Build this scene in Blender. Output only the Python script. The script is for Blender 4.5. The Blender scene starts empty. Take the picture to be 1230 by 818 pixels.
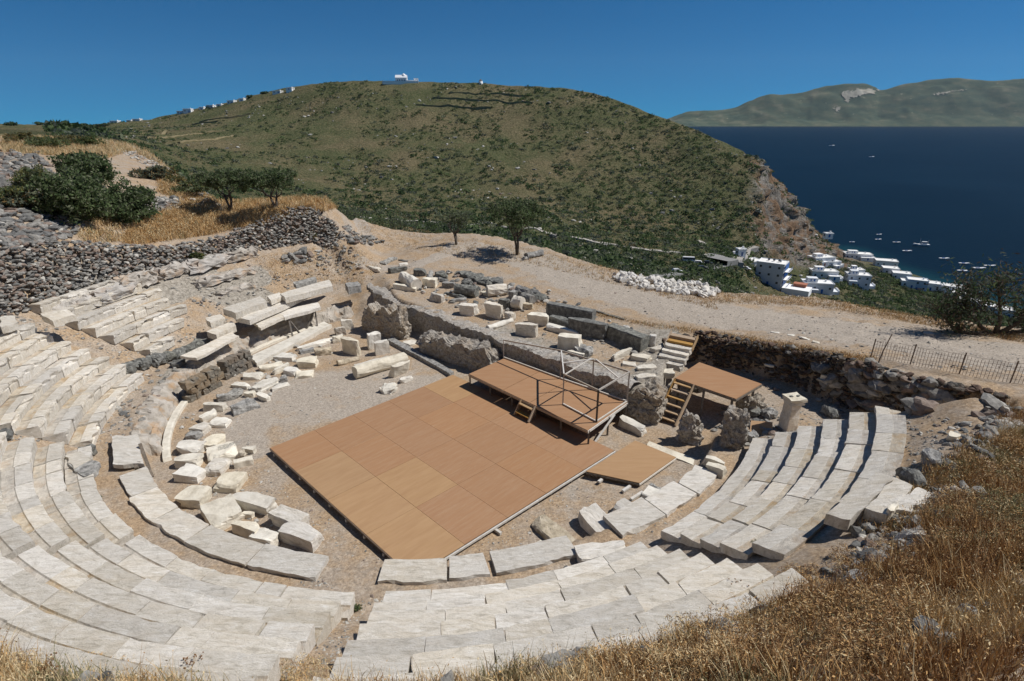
import bpy, bmesh, math, random
import numpy as np
from mathutils import Vector, Matrix, noise
from mathutils.bvhtree import BVHTree
R = math.radians
sc = bpy.context.scene
col = sc.collection
rng = random.Random(7)

# ------------------------------------------------------------------ camera
F, HZ, CAMZ = 662.0, 146.0, 12.3            # photo pixels (1230 wide), horizon row, eye height (m)
PITCH = math.atan2(409 - HZ, F)
CT, ST = math.cos(PITCH), math.sin(PITCH)
cam = bpy.data.cameras.new('camera'); camo = bpy.data.objects.new('camera', cam); col.objects.link(camo)
camo.location = (0, 0, CAMZ); camo.rotation_euler = (math.pi/2 - PITCH, 0, 0)
cam.sensor_width = 36; cam.lens = 36*F/1230; cam.clip_end = 60000; cam.clip_start = .1
sc.camera = camo

def ray(px, py):
    a, b = (px-615)/F, -(py-409)/F
    return np.array([a, CT + ST*b, -ST + CT*b])
def U(px, py, z):
    d = ray(px, py); return np.array([0, 0, CAMZ]) + d*((z-CAMZ)/d[2])
def UD(px, py, D):
    d = ray(px, py); return np.array([0, 0, CAMZ]) + d*(D/d[1])

# ------------------------------------------------------------------ numpy noise
def _hash(ix, iy, s):
    n = (ix*374761393 + iy*668265263 + s*1442695041) & 0xffffffff
    n = ((n ^ (n >> 13))*1274126177) & 0xffffffff
    return ((n ^ (n >> 16)) & 0xffff)/65535.0
def vnoise(x, y, s=0):
    x = np.asarray(x, float); y = np.asarray(y, float)
    ix = np.floor(x).astype(np.int64); iy = np.floor(y).astype(np.int64)
    fx = x-ix; fy = y-iy; fx = fx*fx*(3-2*fx); fy = fy*fy*(3-2*fy)
    a = _hash(ix, iy, s); b = _hash(ix+1, iy, s); c = _hash(ix, iy+1, s); d = _hash(ix+1, iy+1, s)
    return (a*(1-fx)+b*fx)*(1-fy) + (c*(1-fx)+d*fx)*fy
def fbm(x, y, s=0, o=4):
    v = 0; a = .5; t = 0
    for i in range(o):
        v = v + a*(vnoise(x, y, s+i)-.5); t += a; x = x*2.03+5.1; y = y*2.03+9.7; a *= .5
    return v/t*2
def sstep(a, b, x):
    t = np.clip((x-a)/(b-a), 0, 1); return t*t*(3-2*t)

# ------------------------------------------------------------------ object helpers
def tag(o, label=None, cat=None, group=None, kind=None):
    if label: o['label'] = label
    if cat: o['category'] = cat
    if group: o['group'] = group
    if kind: o['kind'] = kind
    return o
def mesh_obj(name, verts, faces, mats, parent=None, smooth=False, mi=None):
    me = bpy.data.meshes.new(name)
    me.from_pydata([tuple(map(float, v)) for v in verts], [], [tuple(f) for f in faces])
    if not isinstance(mats, (list, tuple)): mats = [mats]
    for m in mats: me.materials.append(m)
    if mi is not None: me.polygons.foreach_set('material_index', mi)
    if smooth: me.polygons.foreach_set('use_smooth', [True]*len(me.polygons))
    me.update()
    o = bpy.data.objects.new(name, me); col.objects.link(o)
    if parent: o.parent = parent
    return o
def big_mesh(name, V, Fc, mats, smooth=False, mi=None, parent=None):
    """V (n,3) array, Fc (m,k) int array of equal-size faces"""
    V = np.ascontiguousarray(V, dtype=np.float32); Fc = np.ascontiguousarray(Fc, dtype=np.int32)
    me = bpy.data.meshes.new(name); k = Fc.shape[1]; m = len(Fc)
    me.vertices.add(len(V)); me.vertices.foreach_set('co', V.ravel())
    me.loops.add(m*k); me.loops.foreach_set('vertex_index', Fc.ravel())
    me.polygons.add(m); me.polygons.foreach_set('loop_start', np.arange(0, m*k, k, dtype=np.int32))
    if not isinstance(mats, (list, tuple)): mats = [mats]
    for q in mats: me.materials.append(q)
    if mi is not None: me.polygons.foreach_set('material_index', np.ascontiguousarray(mi, dtype=np.int32))
    me.polygons.foreach_set('use_smooth', np.full(m, bool(smooth)))
    me.update(calc_edges=True); me.validate()
    o = bpy.data.objects.new(name, me); col.objects.link(o)
    if parent: o.parent = parent
    return o
def empty(name, loc, rz=0):
    o = bpy.data.objects.new(name, None); o.empty_display_size = .2; col.objects.link(o)
    o.location = tuple(map(float, loc)); o.rotation_euler = (0, 0, rz); return o

class MB:
    def __init__(s): s.v = []; s.f = []
    def add(s, v, f):
        n = len(s.v); s.v += [tuple(map(float, p)) for p in v]; s.f += [tuple(i+n for i in q) for q in f]
    def box(s, c, d, rz=0, M=None):
        x, y, z = d[0]/2, d[1]/2, d[2]/2
        pts = [Vector((a*x, b*y, e*z)) for a in (-1, 1) for b in (-1, 1) for e in (-1, 1)]
        Rm = M if M is not None else Matrix.Rotation(rz, 3, 'Z')
        s.add([Vector(c)+Rm@p for p in pts], [(0, 1, 3, 2), (4, 6, 7, 5), (0, 4, 5, 1), (2, 3, 7, 6), (0, 2, 6, 4), (1, 5, 7, 3)])
    def bar(s, a, b, w, h=None):
        a = Vector(a); b = Vector(b); d = b-a; L = d.length
        if L < 1e-6: return
        h = h or w; x = d.normalized(); up = Vector((0, 0, 1)) if abs(x.z) < .95 else Vector((0, 1, 0))
        y = up.cross(x).normalized(); z = x.cross(y)
        M = Matrix((x, y, z)).transposed(); s.box((a+b)/2, (L, w, h), M=M)
    def tube(s, pts, rad, n=7):
        rings = []; base = len(s.v); V = []
        for i, p in enumerate(pts):
            p = Vector(p); q0 = Vector(pts[max(i-1, 0)]); q1 = Vector(pts[min(i+1, len(pts)-1)])
            t = (q1-q0).normalized(); up = Vector((0, 0, 1)) if abs(t.z) < .9 else Vector((1, 0, 0))
            a = t.cross(up).normalized(); b = t.cross(a)
            r = rad[i] if hasattr(rad, '__len__') else rad
            V += [p+(a*math.cos(k*2*math.pi/n)+b*math.sin(k*2*math.pi/n))*r for k in range(n)]
        Fc = []
        for i in range(len(pts)-1):
            for k in range(n): Fc.append((i*n+k, i*n+(k+1) % n, (i+1)*n+(k+1) % n, (i+1)*n+k))
        Fc.append(tuple(range(n))[::-1]); Fc.append(tuple((len(pts)-1)*n+k for k in range(n)))
        s.add(V, Fc)
    def build(s, name, m, parent=None, smooth=False): return mesh_obj(name, s.v, s.f, m, parent, smooth)

# ------------------------------------------------------------------ materials
MATS = {}
def nmat(name, cols, scale=3, detail=6, rough=.9, bump=.3, bscale=None, rnd=.12, stretch=(1, 1, 1), coord='Object', dist=0, spots=None, spec=.3, rotz=0, sat=(.6, 1.25)):
    """procedural material: colour ramp over noise, an optional second spot layer, per-object tone, bump"""
    m = bpy.data.materials.new(name); m.use_nodes = True; nt = m.node_tree; N = nt.nodes; L = nt.links
    b = N['Principled BSDF']; b.inputs['Roughness'].default_value = rough; b.inputs['Specular IOR Level'].default_value = spec
    tc = N.new('ShaderNodeTexCoord'); mp = N.new('ShaderNodeMapping'); mp.inputs['Scale'].default_value = stretch; mp.inputs['Rotation'].default_value = (0, 0, rotz)
    oi = N.new('ShaderNodeObjectInfo')
    L.new(tc.outputs[coord], mp.inputs['Vector'])
    add = N.new('ShaderNodeVectorMath'); add.operation = 'ADD'
    ml = N.new('ShaderNodeMath'); ml.operation = 'MULTIPLY'; ml.inputs[1].default_value = 37.0 if rnd else 0
    L.new(oi.outputs['Random'], ml.inputs[0]); L.new(mp.outputs[0], add.inputs[0]); L.new(ml.outputs[0], add.inputs[1])
    n1 = N.new('ShaderNodeTexNoise'); n1.inputs['Scale'].default_value = scale; n1.inputs['Detail'].default_value = detail
    n1.inputs['Roughness'].default_value = .62; n1.inputs['Distortion'].default_value = dist
    L.new(add.outputs[0], n1.inputs['Vector'])
    cr = N.new('ShaderNodeValToRGB'); e = cr.color_ramp.elements
    ps = [.3+.4*i/(len(cols)-1) for i in range(len(cols))]
    e[0].position = ps[0]; e[0].color = (*cols[0], 1); e[1].position = ps[-1]; e[1].color = (*cols[-1], 1)
    for p, c in zip(ps[1:-1], cols[1:-1]): q = e.new(p); q.color = (*c, 1)
    L.new(n1.outputs['Fac'], cr.inputs[0]); out = cr.outputs[0]
    for sp in (spots or []):
        n2 = N.new('ShaderNodeTexNoise'); n2.inputs['Scale'].default_value = sp['scale']; n2.inputs['Detail'].default_value = sp.get('detail', 5); n2.inputs['Roughness'].default_value = .65
        mp2 = N.new('ShaderNodeMapping'); mp2.inputs['Scale'].default_value = sp.get('stretch', (1, 1, 1)); mp2.inputs['Location'].default_value = (sp['scale']*3.1, 7.7, 1.3)
        L.new(add.outputs[0], mp2.inputs['Vector']); L.new(mp2.outputs[0], n2.inputs['Vector'])
        r2 = N.new('ShaderNodeMapRange'); r2.inputs['From Min'].default_value = sp['lo']; r2.inputs['From Max'].default_value = sp['hi']; r2.inputs['To Max'].default_value = sp.get('amt', 1)
        L.new(n2.outputs['Fac'], r2.inputs['Value'])
        mx = N.new('ShaderNodeMix'); mx.data_type = 'RGBA'; mx.inputs['B'].default_value = (*sp['col'], 1)
        L.new(r2.outputs[0], mx.inputs['Factor']); L.new(out, mx.inputs['A']); out = mx.outputs['Result']
    if rnd:
        r3 = N.new('ShaderNodeMapRange'); r3.inputs['To Min'].default_value = 1-rnd; r3.inputs['To Max'].default_value = 1+rnd
        L.new(oi.outputs['Random'], r3.inputs['Value'])
        hs = N.new('ShaderNodeHueSaturation'); L.new(r3.outputs[0], hs.inputs['Value']); L.new(out, hs.inputs['Color'])
        m2 = N.new('ShaderNodeMath'); m2.operation = 'MULTIPLY'; m2.inputs[1].default_value = 7.31
        m3 = N.new('ShaderNodeMath'); m3.operation = 'FRACT'; m4 = N.new('ShaderNodeMapRange'); m4.inputs['To Min'].default_value = sat[0]; m4.inputs['To Max'].default_value = sat[1]
        L.new(oi.outputs['Random'], m2.inputs[0]); L.new(m2.outputs[0], m3.inputs[0]); L.new(m3.outputs[0], m4.inputs['Value']); L.new(m4.outputs[0], hs.inputs['Saturation'])
        out = hs.outputs[0]
    L.new(out, b.inputs['Base Color'])
    if bump:
        n4 = N.new('ShaderNodeTexNoise'); n4.inputs['Scale'].default_value = bscale or scale*4; n4.inputs['Detail'].default_value = 5; n4.inputs['Roughness'].default_value = .7
        L.new(add.outputs[0], n4.inputs['Vector'])
        bp = N.new('ShaderNodeBump'); bp.inputs['Strength'].default_value = min(bump, 1); bp.inputs['Distance'].default_value = .06*max(bump, .3)
        L.new(n4.outputs['Fac'], bp.inputs['Height']); L.new(bp.outputs[0], b.inputs['Normal'])
    MATS[name] = m; m['_out'] = 0
    return m
marble = nmat('marble', [(.43, .395, .34), (.61, .57, .50), (.69, .65, .585), (.77, .745, .695)], scale=2.2, stretch=(1, 4, 2), dist=1.2, rough=.85, bump=.8, bscale=14, rnd=.15, rotz=.5, sat=(.85, 1.3),
              spots=[dict(scale=.9, lo=.48, hi=.72, col=(.56, .475, .36), amt=.4), dict(scale=3.2, lo=.56, hi=.72, col=(.36, .32, .265), amt=.5), dict(scale=22, lo=.60, hi=.70, col=(.20, .19, .17), amt=.55), dict(scale=1.6, lo=.60, hi=.70, col=(.74, .72, .67), amt=.6)])
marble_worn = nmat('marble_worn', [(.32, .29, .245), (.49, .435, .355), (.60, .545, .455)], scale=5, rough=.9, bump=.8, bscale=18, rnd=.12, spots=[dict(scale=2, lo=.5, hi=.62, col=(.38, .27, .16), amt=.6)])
marble_white = nmat('marble_white', [(.50, .455, .37), (.68, .63, .53), (.76, .72, .62)], scale=2.5, rough=.8, bump=.6, bscale=14, rnd=.09,
              spots=[dict(scale=5, lo=.6, hi=.75, col=(.34, .30, .23), amt=.5)])
stone_tan = nmat('stone_tan', [(.26, .23, .18), (.48, .42, .33), (.62, .56, .46)], scale=4, bump=.8, bscale=12, rnd=.12, spots=[dict(scale=9, lo=.55, hi=.68, col=(.15, .13, .11), amt=.6)])
stone_grey = nmat('stone_grey', [(.10, .10, .095), (.27, .26, .24), (.46, .45, .42)], scale=5, bump=.8, bscale=16, rnd=.18, spots=[dict(scale=12, lo=.56, hi=.66, col=(.5, .5, .47), amt=.6)])
stone_dark = nmat('stone_dark', [(.07, .07, .065), (.15, .15, .135), (.28, .28, .25)], scale=5, bump=.7, bscale=16, rnd=.2, spots=[dict(scale=9, lo=.58, hi=.68, col=(.4, .4, .37), amt=.5)])
conglom = nmat('conglomerate', [(.07, .06, .05), (.25, .22, .185), (.38, .345, .295), (.52, .49, .43)], scale=8, detail=12, bump=1, bscale=14, rnd=.1, spots=[dict(scale=26, lo=.5, hi=.60, col=(.58, .54, .48), amt=.6), dict(scale=15, lo=.60, hi=.66, col=(.06, .05, .045), amt=.8), dict(scale=1.6, lo=.48, hi=.62, col=(.34, .25, .16), amt=.5)])
bedrock = nmat('bedrock', [(.24, .22, .19), (.42, .385, .34), (.52, .49, .45)], scale=1.6, detail=9, bump=.9, bscale=6, rnd=.05, spots=[dict(scale=1.2, lo=.52, hi=.66, col=(.42, .27, .15), amt=.6)])
plywood = nmat('plywood', [(.315, .172, .088), (.335, .186, .096), (.35, .198, .103)], scale=1.0, stretch=(1, 9, 1), rough=.7, bump=.08, rnd=.04, sat=(.97, 1.03), rotz=R(0), spots=[dict(scale=.9, lo=.45, hi=.8, col=(.40, .265, .16), amt=.5), dict(scale=3.5, lo=.56, hi=.75, col=(.43, .33, .23), amt=.35), dict(scale=40, lo=.68, hi=.72, col=(.16, .10, .06), amt=.4), dict(scale=14, lo=.66, hi=.72, col=(.3, .16, .08), amt=.35)])
plywood_pale = nmat('plywood_pale', [(.36, .22, .112), (.385, .24, .125), (.41, .26, .14)], scale=1.0, stretch=(1, 7, 1), rough=.7, bump=.08, rnd=.03, sat=(.97, 1.03), spots=[dict(scale=.8, lo=.45, hi=.8, col=(.30, .17, .09), amt=.5), dict(scale=11, lo=.64, hi=.72, col=(.27, .16, .08), amt=.3)])
lumber = nmat('lumber', [(.33, .21, .10), (.45, .30, .155)], scale=6, stretch=(1, 1, 5), rnd=.08, bump=.2)
rail_wood = nmat('rail_wood', [(.26, .22, .175), (.46, .41, .35)], scale=9, rnd=.1, bump=.3)
old_wood = nmat('old_wood', [(.10, .085, .07), (.22, .19, .16)], scale=9, rnd=.1, bump=.3)
pale_wood = nmat('pale_wood', [(.5, .47, .42), (.68, .65, .6)], scale=9, rnd=.1, bump=.2)
dark_metal = nmat('rusty_metal', [(.12, .09, .07), (.24, .18, .14)], scale=12, rnd=0, bump=.1, rough=.6)
white_wall = nmat('whitewash', [(.76, .77, .78), (.86, .86, .85)], scale=.6, rnd=.06, bump=.1)
grey_wall = nmat('grey_render', [(.60, .63, .67), (.70, .72, .75)], scale=.6, rnd=.04, bump=.1)
roof_white = nmat('roof_white', [(.72, .71, .68), (.85, .84, .81)], scale=.5, rnd=.04, bump=.1)
blue_paint = nmat('blue_paint', [(.05, .12, .32), (.10, .19, .42)], scale=2, rnd=.05, bump=0)
window_dark = nmat('window_dark', [(.02, .025, .035), (.05, .06, .08)], scale=2, rnd=0, bump=0, rough=.2, spec=.6)
tile_red = nmat('tile_red', [(.33, .12, .07), (.45, .2, .13)], scale=3, rnd=0, bump=.2)
car_white = nmat('car_white', [(.7, .7, .7), (.78, .78, .78)], scale=1, rnd=0, bump=0, rough=.3, spec=.6)
car_dark = nmat('car_dark', [(.03, .035, .045), (.05, .06, .07)], scale=1, rnd=0, bump=0, rough=.3, spec=.6)
rubber = nmat('rubber', [(.02, .02, .02), (.03, .03, .03)], scale=1, rnd=0, bump=0)
bark = nmat('bark', [(.06, .05, .04), (.16, .13, .10)], scale=9, rnd=.1, bump=.6)
# ------------------------------------------------------------------ the theatre: centre, row radii and heights
CX, CY = -3.39, 25.12
R0, TREAD, RISE, Z0, ZR = 14.36, .709, .429, 1.1, .75     # first row radius, row depth, row rise, first row top, ring top
RP = 12.95                                              # podium inner face
def pol(x, y): return np.hypot(x-CX, y-CY), np.degrees(np.arctan2(y-CY, x-CX))
def rbf_fit(pts):
    P = np.array([U(*p)[:2] for p in pts]); z = np.array([p[2] for p in pts])
    n = len(P); d = np.hypot(P[:, None, 0]-P[None, :, 0], P[:, None, 1]-P[None, :, 1])
    K = np.where(d > 0, d*d*np.log(d+1e-9), 0) + np.eye(n)*.4
    A = np.zeros((n+3, n+3)); A[:n, :n] = K; A[:n, n] = 1; A[:n, n+1:] = P; A[n, :n] = 1; A[n+1:, :n] = P.T
    w = np.linalg.solve(A, np.r_[z, 0, 0, 0])
    def f(x, y):
        o = w[n] + w[n+1]*x + w[n+2]*y
        for i in range(n):
            d2 = (x-P[i, 0])**2 + (y-P[i, 1])**2
            o = o + w[i]*.5*d2*np.log(d2+1e-12)
        return o
    return f
HIGH = [(408, 254, 5.2), (418, 260, 4.0), (426, 266, 3.1), (440, 268, 2.6), (460, 275, 2.4), (415, 285, 3.6), (425, 308, 2.9), (410, 340, 2.4), (435, 325, 2.4), (430, 290, 2.6), (450, 305, 2.4), (500, 300, 2.2), (500, 318, 2.1), (560, 285, 2.1), (560, 310, 2.05), (650, 305, 2.0), (620, 325, 1.9), (700, 340, 1.9), (730, 325, 1.85),
        (800, 365, 2.0), (860, 355, 1.8), (900, 385, 2.1), (980, 362, 1.8), (1000, 405, 2.6), (1100, 390, 2.5), (1100, 430, 3.0), (1230, 410, 2.9), (1230, 455, 3.3), (1500, 480, 3.5),
        (445, 350, 1.9), (520, 362, 1.6), (560, 350, 1.7), (600, 370, 1.6), (600, 400, 1.35), (650, 410, 1.3), (700, 410, 1.4), (690, 445, 1.2), (760, 430, 1.3), (780, 405, 1.6), (660, 360, 1.75),
        (0, 314, 6.4), (100, 303, 5.75), (150, 294, 5.4), (230, 284, 5.05), (300, 272, 5.4), (350, 262, 5.85), (398, 251, 6.3), (330, 245, 6.2), (275, 240, 6.3), (200, 245, 6.6), (100, 252, 7.2),
        (0, 255, 7.8), (0, 200, 9.3), (60, 192, 9.3), (0, 165, 10.3), (100, 168, 10), (160, 182, 9.1), (200, 215, 7.7), (235, 235, 6.8), (-200, 200, 9.5), (-200, 300, 7), (380, 240, 6.1)]
LOW = [(700, 560, 0), (560, 600, 0), (400, 560, 0), (300, 520, 0), (300, 450, 0), (420, 440, 0), (450, 400, 0), (520, 440, 0), (640, 470, 0), (760, 500, 0), (790, 510, .1), (820, 560, .1), (840, 530, .2),
       (880, 500, .35), (920, 500, .6), (960, 520, .8), (1000, 500, .9), (860, 450, .5), (950, 465, .7), (1060, 505, .9), (1120, 500, 1.2), (1180, 490, 1.5), (700, 640, .1), (640, 660, .1), (760, 600, .1)]
fH, fL = rbf_fit(HIGH), rbf_fit(LOW)
def lift(l): return [tuple(U(*p)[:2]) for p in l]
HIGHPOLY = lift([(438, 335, 2.3), (452, 349, 1.6), (469, 359, 1.5), (493, 367, 1.5), (613, 411, 1.5), (762, 464, 1.5), (791, 459, 1.5), (808, 433, 1.5), (799, 411, 1.5), (840, 400, 2.1), (900, 412, 2.1), (960, 420, 2.4),
            (1000, 428, 2.8), (1060, 445, 3.0), (1100, 455, 3.0), (1150, 466, 3.1), (1230, 482, 3.2)]) + [(40, 16), (70, 14), (70, 130), (-80, 130), (-80, 60)] + lift([(425, 322, 2.8)])
OUT = lift([(-400, 165, 10.6), (0, 150, 10.6), (130, 162, 10.2), (175, 178, 9.3), (215, 212, 8.), (262, 236, 6.8), (395, 236, 6.2)]) + lift([(428, 262, 2.7), (470, 273, 2.3), (560, 277, 2.05),
        (650, 297, 1.95), (730, 322, 1.8), (860, 351, 1.7), (980, 356, 1.75), (1100, 385, 2.0), (1230, 402, 2.3), (1500, 450, 3)]) + [(60, 10), (60, -30), (-90, -30)]
def polysd(x, y, poly):
    """signed distance: positive inside"""
    x = np.asarray(x, float); y = np.asarray(y, float)
    d = np.full(x.shape, 1e9); ins = np.zeros(x.shape, bool); n = len(poly)
    for i in range(n):
        x1, y1 = poly[i]; x2, y2 = poly[(i+1) % n]; dx, dy = x2-x1, y2-y1
        t = np.clip(((x-x1)*dx+(y-y1)*dy)/(dx*dx+dy*dy+1e-12), 0, 1)
        d = np.minimum(d, np.hypot(x-x1-t*dx, y-y1-t*dy))
        c = ((y1 > y) != (y2 > y)) & (x < dx*(y-y1)/(dy if abs(dy) > 1e-12 else 1e-12)+x1)
        ins ^= c
    return np.where(ins, d, -d)
RW = 20.2
def bank_params(az):
    rb = np.interp(az, [-180, -130, -110, -100, -90, -80, -70, -62, -55, -48, -42, -36, -30, -20, -5], [20.4, 20, 19.2, 19.0, 19.0, 19.0, 19.1, 19.3, 19.5, 19.8, 20.0, 20.3, 21.0, 21.8, 23])
    zb = np.interp(az, [-180, -130, -105, -82, -70, -60, -50, -42, -35, -28, -20, -5], [5, 4.6, 3.8, 3.8, 3.9, 3.95, 4.0, 3.8, 3.1, 2.4, 1.9, 1.6])
    sl = np.interp(az, [-180, -110, -82, -65, -52, -40, -28, -10], [.5, .8, 1.0, .85, .55, .32, .14, .0])
    return rb, zb, sl
def height(x, y, bumps=True):
    x = np.asarray(x, float); y = np.asarray(y, float); r, az = pol(x, y)
    low = fL(x, y); low = np.where(low < .03, 0, low)
    azq = np.where(az > 60, az-360, az); high = fH(x, y); cap = 2.75+3.6*sstep(-248.5, -241.5, azq)+.0*r
    high = np.where((azq < -240) | (azq > 0), np.minimum(high, cap), high)
    high = np.where((r < RW+.2) & (azq < -225), np.minimum(high, np.maximum(2.4, ZR-.3+(r-R0)*(RISE/TREAD))), high)
    # conic seating slope
    zc = np.where(r < R0, ZR-.12, ZR-.12 - (.16-.24*sstep(-62, -57, np.where(az > 60, az-360, az)))*sstep(R0, R0+.3, r) + (r-R0)*(RISE/TREAD))
    wl = sstep(RP-.02, RP+.1, r)
    # seating sector: from 126 deg (left end) through +-180 to -24 deg (right end)
    azu = np.where(az > 60, az-360, az)           # 126 -> -234
    sec = sstep(-241, -234, azu) * (1-sstep(-29, -22, azu))
    h = low*(1-sec*wl) + zc*sec*wl
    # bank above the seats (camera side and right)
    rb, zb0, sl = bank_params(np.clip(azu, -180, -5))
    wb = sstep(-165, -145, azu)*(1-sstep(-16, 4, azu))
    zb = zb0 + (r-rb)*sl
    wd = .3+2.6*sstep(-44, -34, azu); k = sstep(-.12-wd*.5, wd, r-rb + (.25+.5*(wd > 1))*fbm(x*.9, y*.9, 5))*wb
    h = h*(1-k) + zb*k
    # high ground: plateau, skene fill; left terrace behind the rubble wall
    sd = polysd(x, y, HIGHPOLY) + .22*fbm(x*1.1, y*1.1, 9)
    wv = .1+3.4*sstep(7.2, 10.5, -x); a = sstep(-wv+.03, wv, sd)
    left = (azu < -150) & (r > RW-2.5)
    kw = sstep(RW, RW+.5, r)*(1-sstep(-165, -150, azu))*sstep(-245, -239, azu)
    # on the left outside the seating everything beyond the wall is high ground; the slope inside stays conic
    inside = (r < RW+.3) & (azu < -150)
    a = np.where(inside, a*(1-sstep(-240, -232, azu)), a)
    h = h*(1-a) + high*a
    a2 = kw
    h = h*(1-a2) + high*a2
    beyond = (azu <= -236) & (r > RW+.3) & (x < -8)
    # outer edge: land falls away to the valley
    so = polysd(x, y, OUT)
    h = h - np.where(so < 0, -so*.9 + 0, 0) 
    if bumps:
        amp = .05 + .10*sstep(17, 24, r)
        h = h + amp*fbm(x*1.7, y*1.7, 21, 3)*sstep(-RP-1, -RP+2, -r+0*x)*0 + amp*fbm(x*1.3, y*1.3, 22, 4)*np.where(r < RP-.3, .35, 1)
    return h

def axis(segs):
    o = [segs[0][0]]
    for a, b, s in segs:
        n = max(1, round((b-a)/s)); o += [a+(b-a)*(i+1)/n for i in range(n)]
    return np.array(o)
gx = axis([(-75, -32, 1.5), (-32, -20, .35), (-20, 20, .16), (20, 28, .3), (28, 58, 1.5)])
gy = axis([(-20, 0, 1.0), (0, 6, .3), (6, 37, .16), (37, 60, .4), (60, 120, 2.5)])
XX, YY = np.meshgrid(gx, gy, indexing='ij'); ZZ = height(XX, YY)
nx, ny = len(gx), len(gy)
V = np.stack([XX, YY, ZZ], -1).reshape(-1, 3)
ii, jj = np.meshgrid(np.arange(nx-1), np.arange(ny-1), indexing='ij'); q = (ii*ny+jj).ravel()
Fc = np.stack([q, q+ny, q+ny+1, q+1], -1)
# zones for the ground material: gravel (grey) against dry earth/straw, bare rock
r_, az_ = pol(XX, YY); azu_ = np.where(az_ > 60, az_-360, az_)
def UG(a, b):
    z = 2.
    for _ in range(8): p = U(a, b, z); z = .5*z+.5*float(height(p[0], p[1], False))
    return p
def bandpx(l, w, z):
    pts = [UG(a, b)[:2] for a, b in l]; d = np.full(XX.shape, 1e9)
    for (x1, y1), (x2, y2) in zip(pts[:-1], pts[1:]):
        dx, dy = x2-x1, y2-y1; t = np.clip(((XX-x1)*dx+(YY-y1)*dy)/(dx*dx+dy*dy), 0, 1)
        d = np.minimum(d, np.hypot(XX-x1-t*dx, YY-y1-t*dy))
    return 1-sstep(w*.55, w*1.15, d)
nz = fbm(XX*.5, YY*.5, 31); nz2 = fbm(XX*1.6, YY*1.6, 33)
grav = np.maximum(bandpx([(560, 296), (640, 312), (720, 345), (820, 370), (960, 388), (1100, 410), (1230, 432)], 2.6, 2.0), .8*bandpx([(440, 318), (500, 318), (560, 296)], .9, 2.2))
grav = np.maximum(grav, .75*bandpx([(408, 262), (440, 290)], .8, 3.5))
orch = (r_ < RP-.2)*(1-sstep(-.6, .3, polysd(XX, YY, HIGHPOLY)))
band = np.maximum(np.maximum(bandpx([(330, 480), (420, 470), (470, 470)], 3.2, 0), bandpx([(290, 500), (300, 540)], 1.0, 0)), .6*bandpx([(700, 590), (800, 580)], 1.0, 0))
grav = np.maximum(grav, orch*np.clip(band, 0, 1)*.72)
grav = np.clip(grav + .30*nz2*(grav > .05) + .14*nz, 0, 1)
rock = np.clip(np.maximum(bandpx([(100, 372), (150, 352), (230, 330), (300, 312)], 1.5, 4.2), bandpx([(240, 340), (310, 330)], .9, 4.2))*1.4, 0, 1)
rock = np.maximum(rock, bandpx([(205, 460), (228, 430)], .8, .8))
skene = (1-sstep(.2, 3.2, polysd(XX, YY, HIGHPOLY)))*sstep(-.35, 0, polysd(XX, YY, HIGHPOLY))*(azu_ > -30)
rock = np.clip(np.maximum(rock, skene*.9*(XX < 9)) + .3*nz2*(rock > .02), 0, 1)
att = {'gravel': grav, 'rock': rock}

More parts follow.
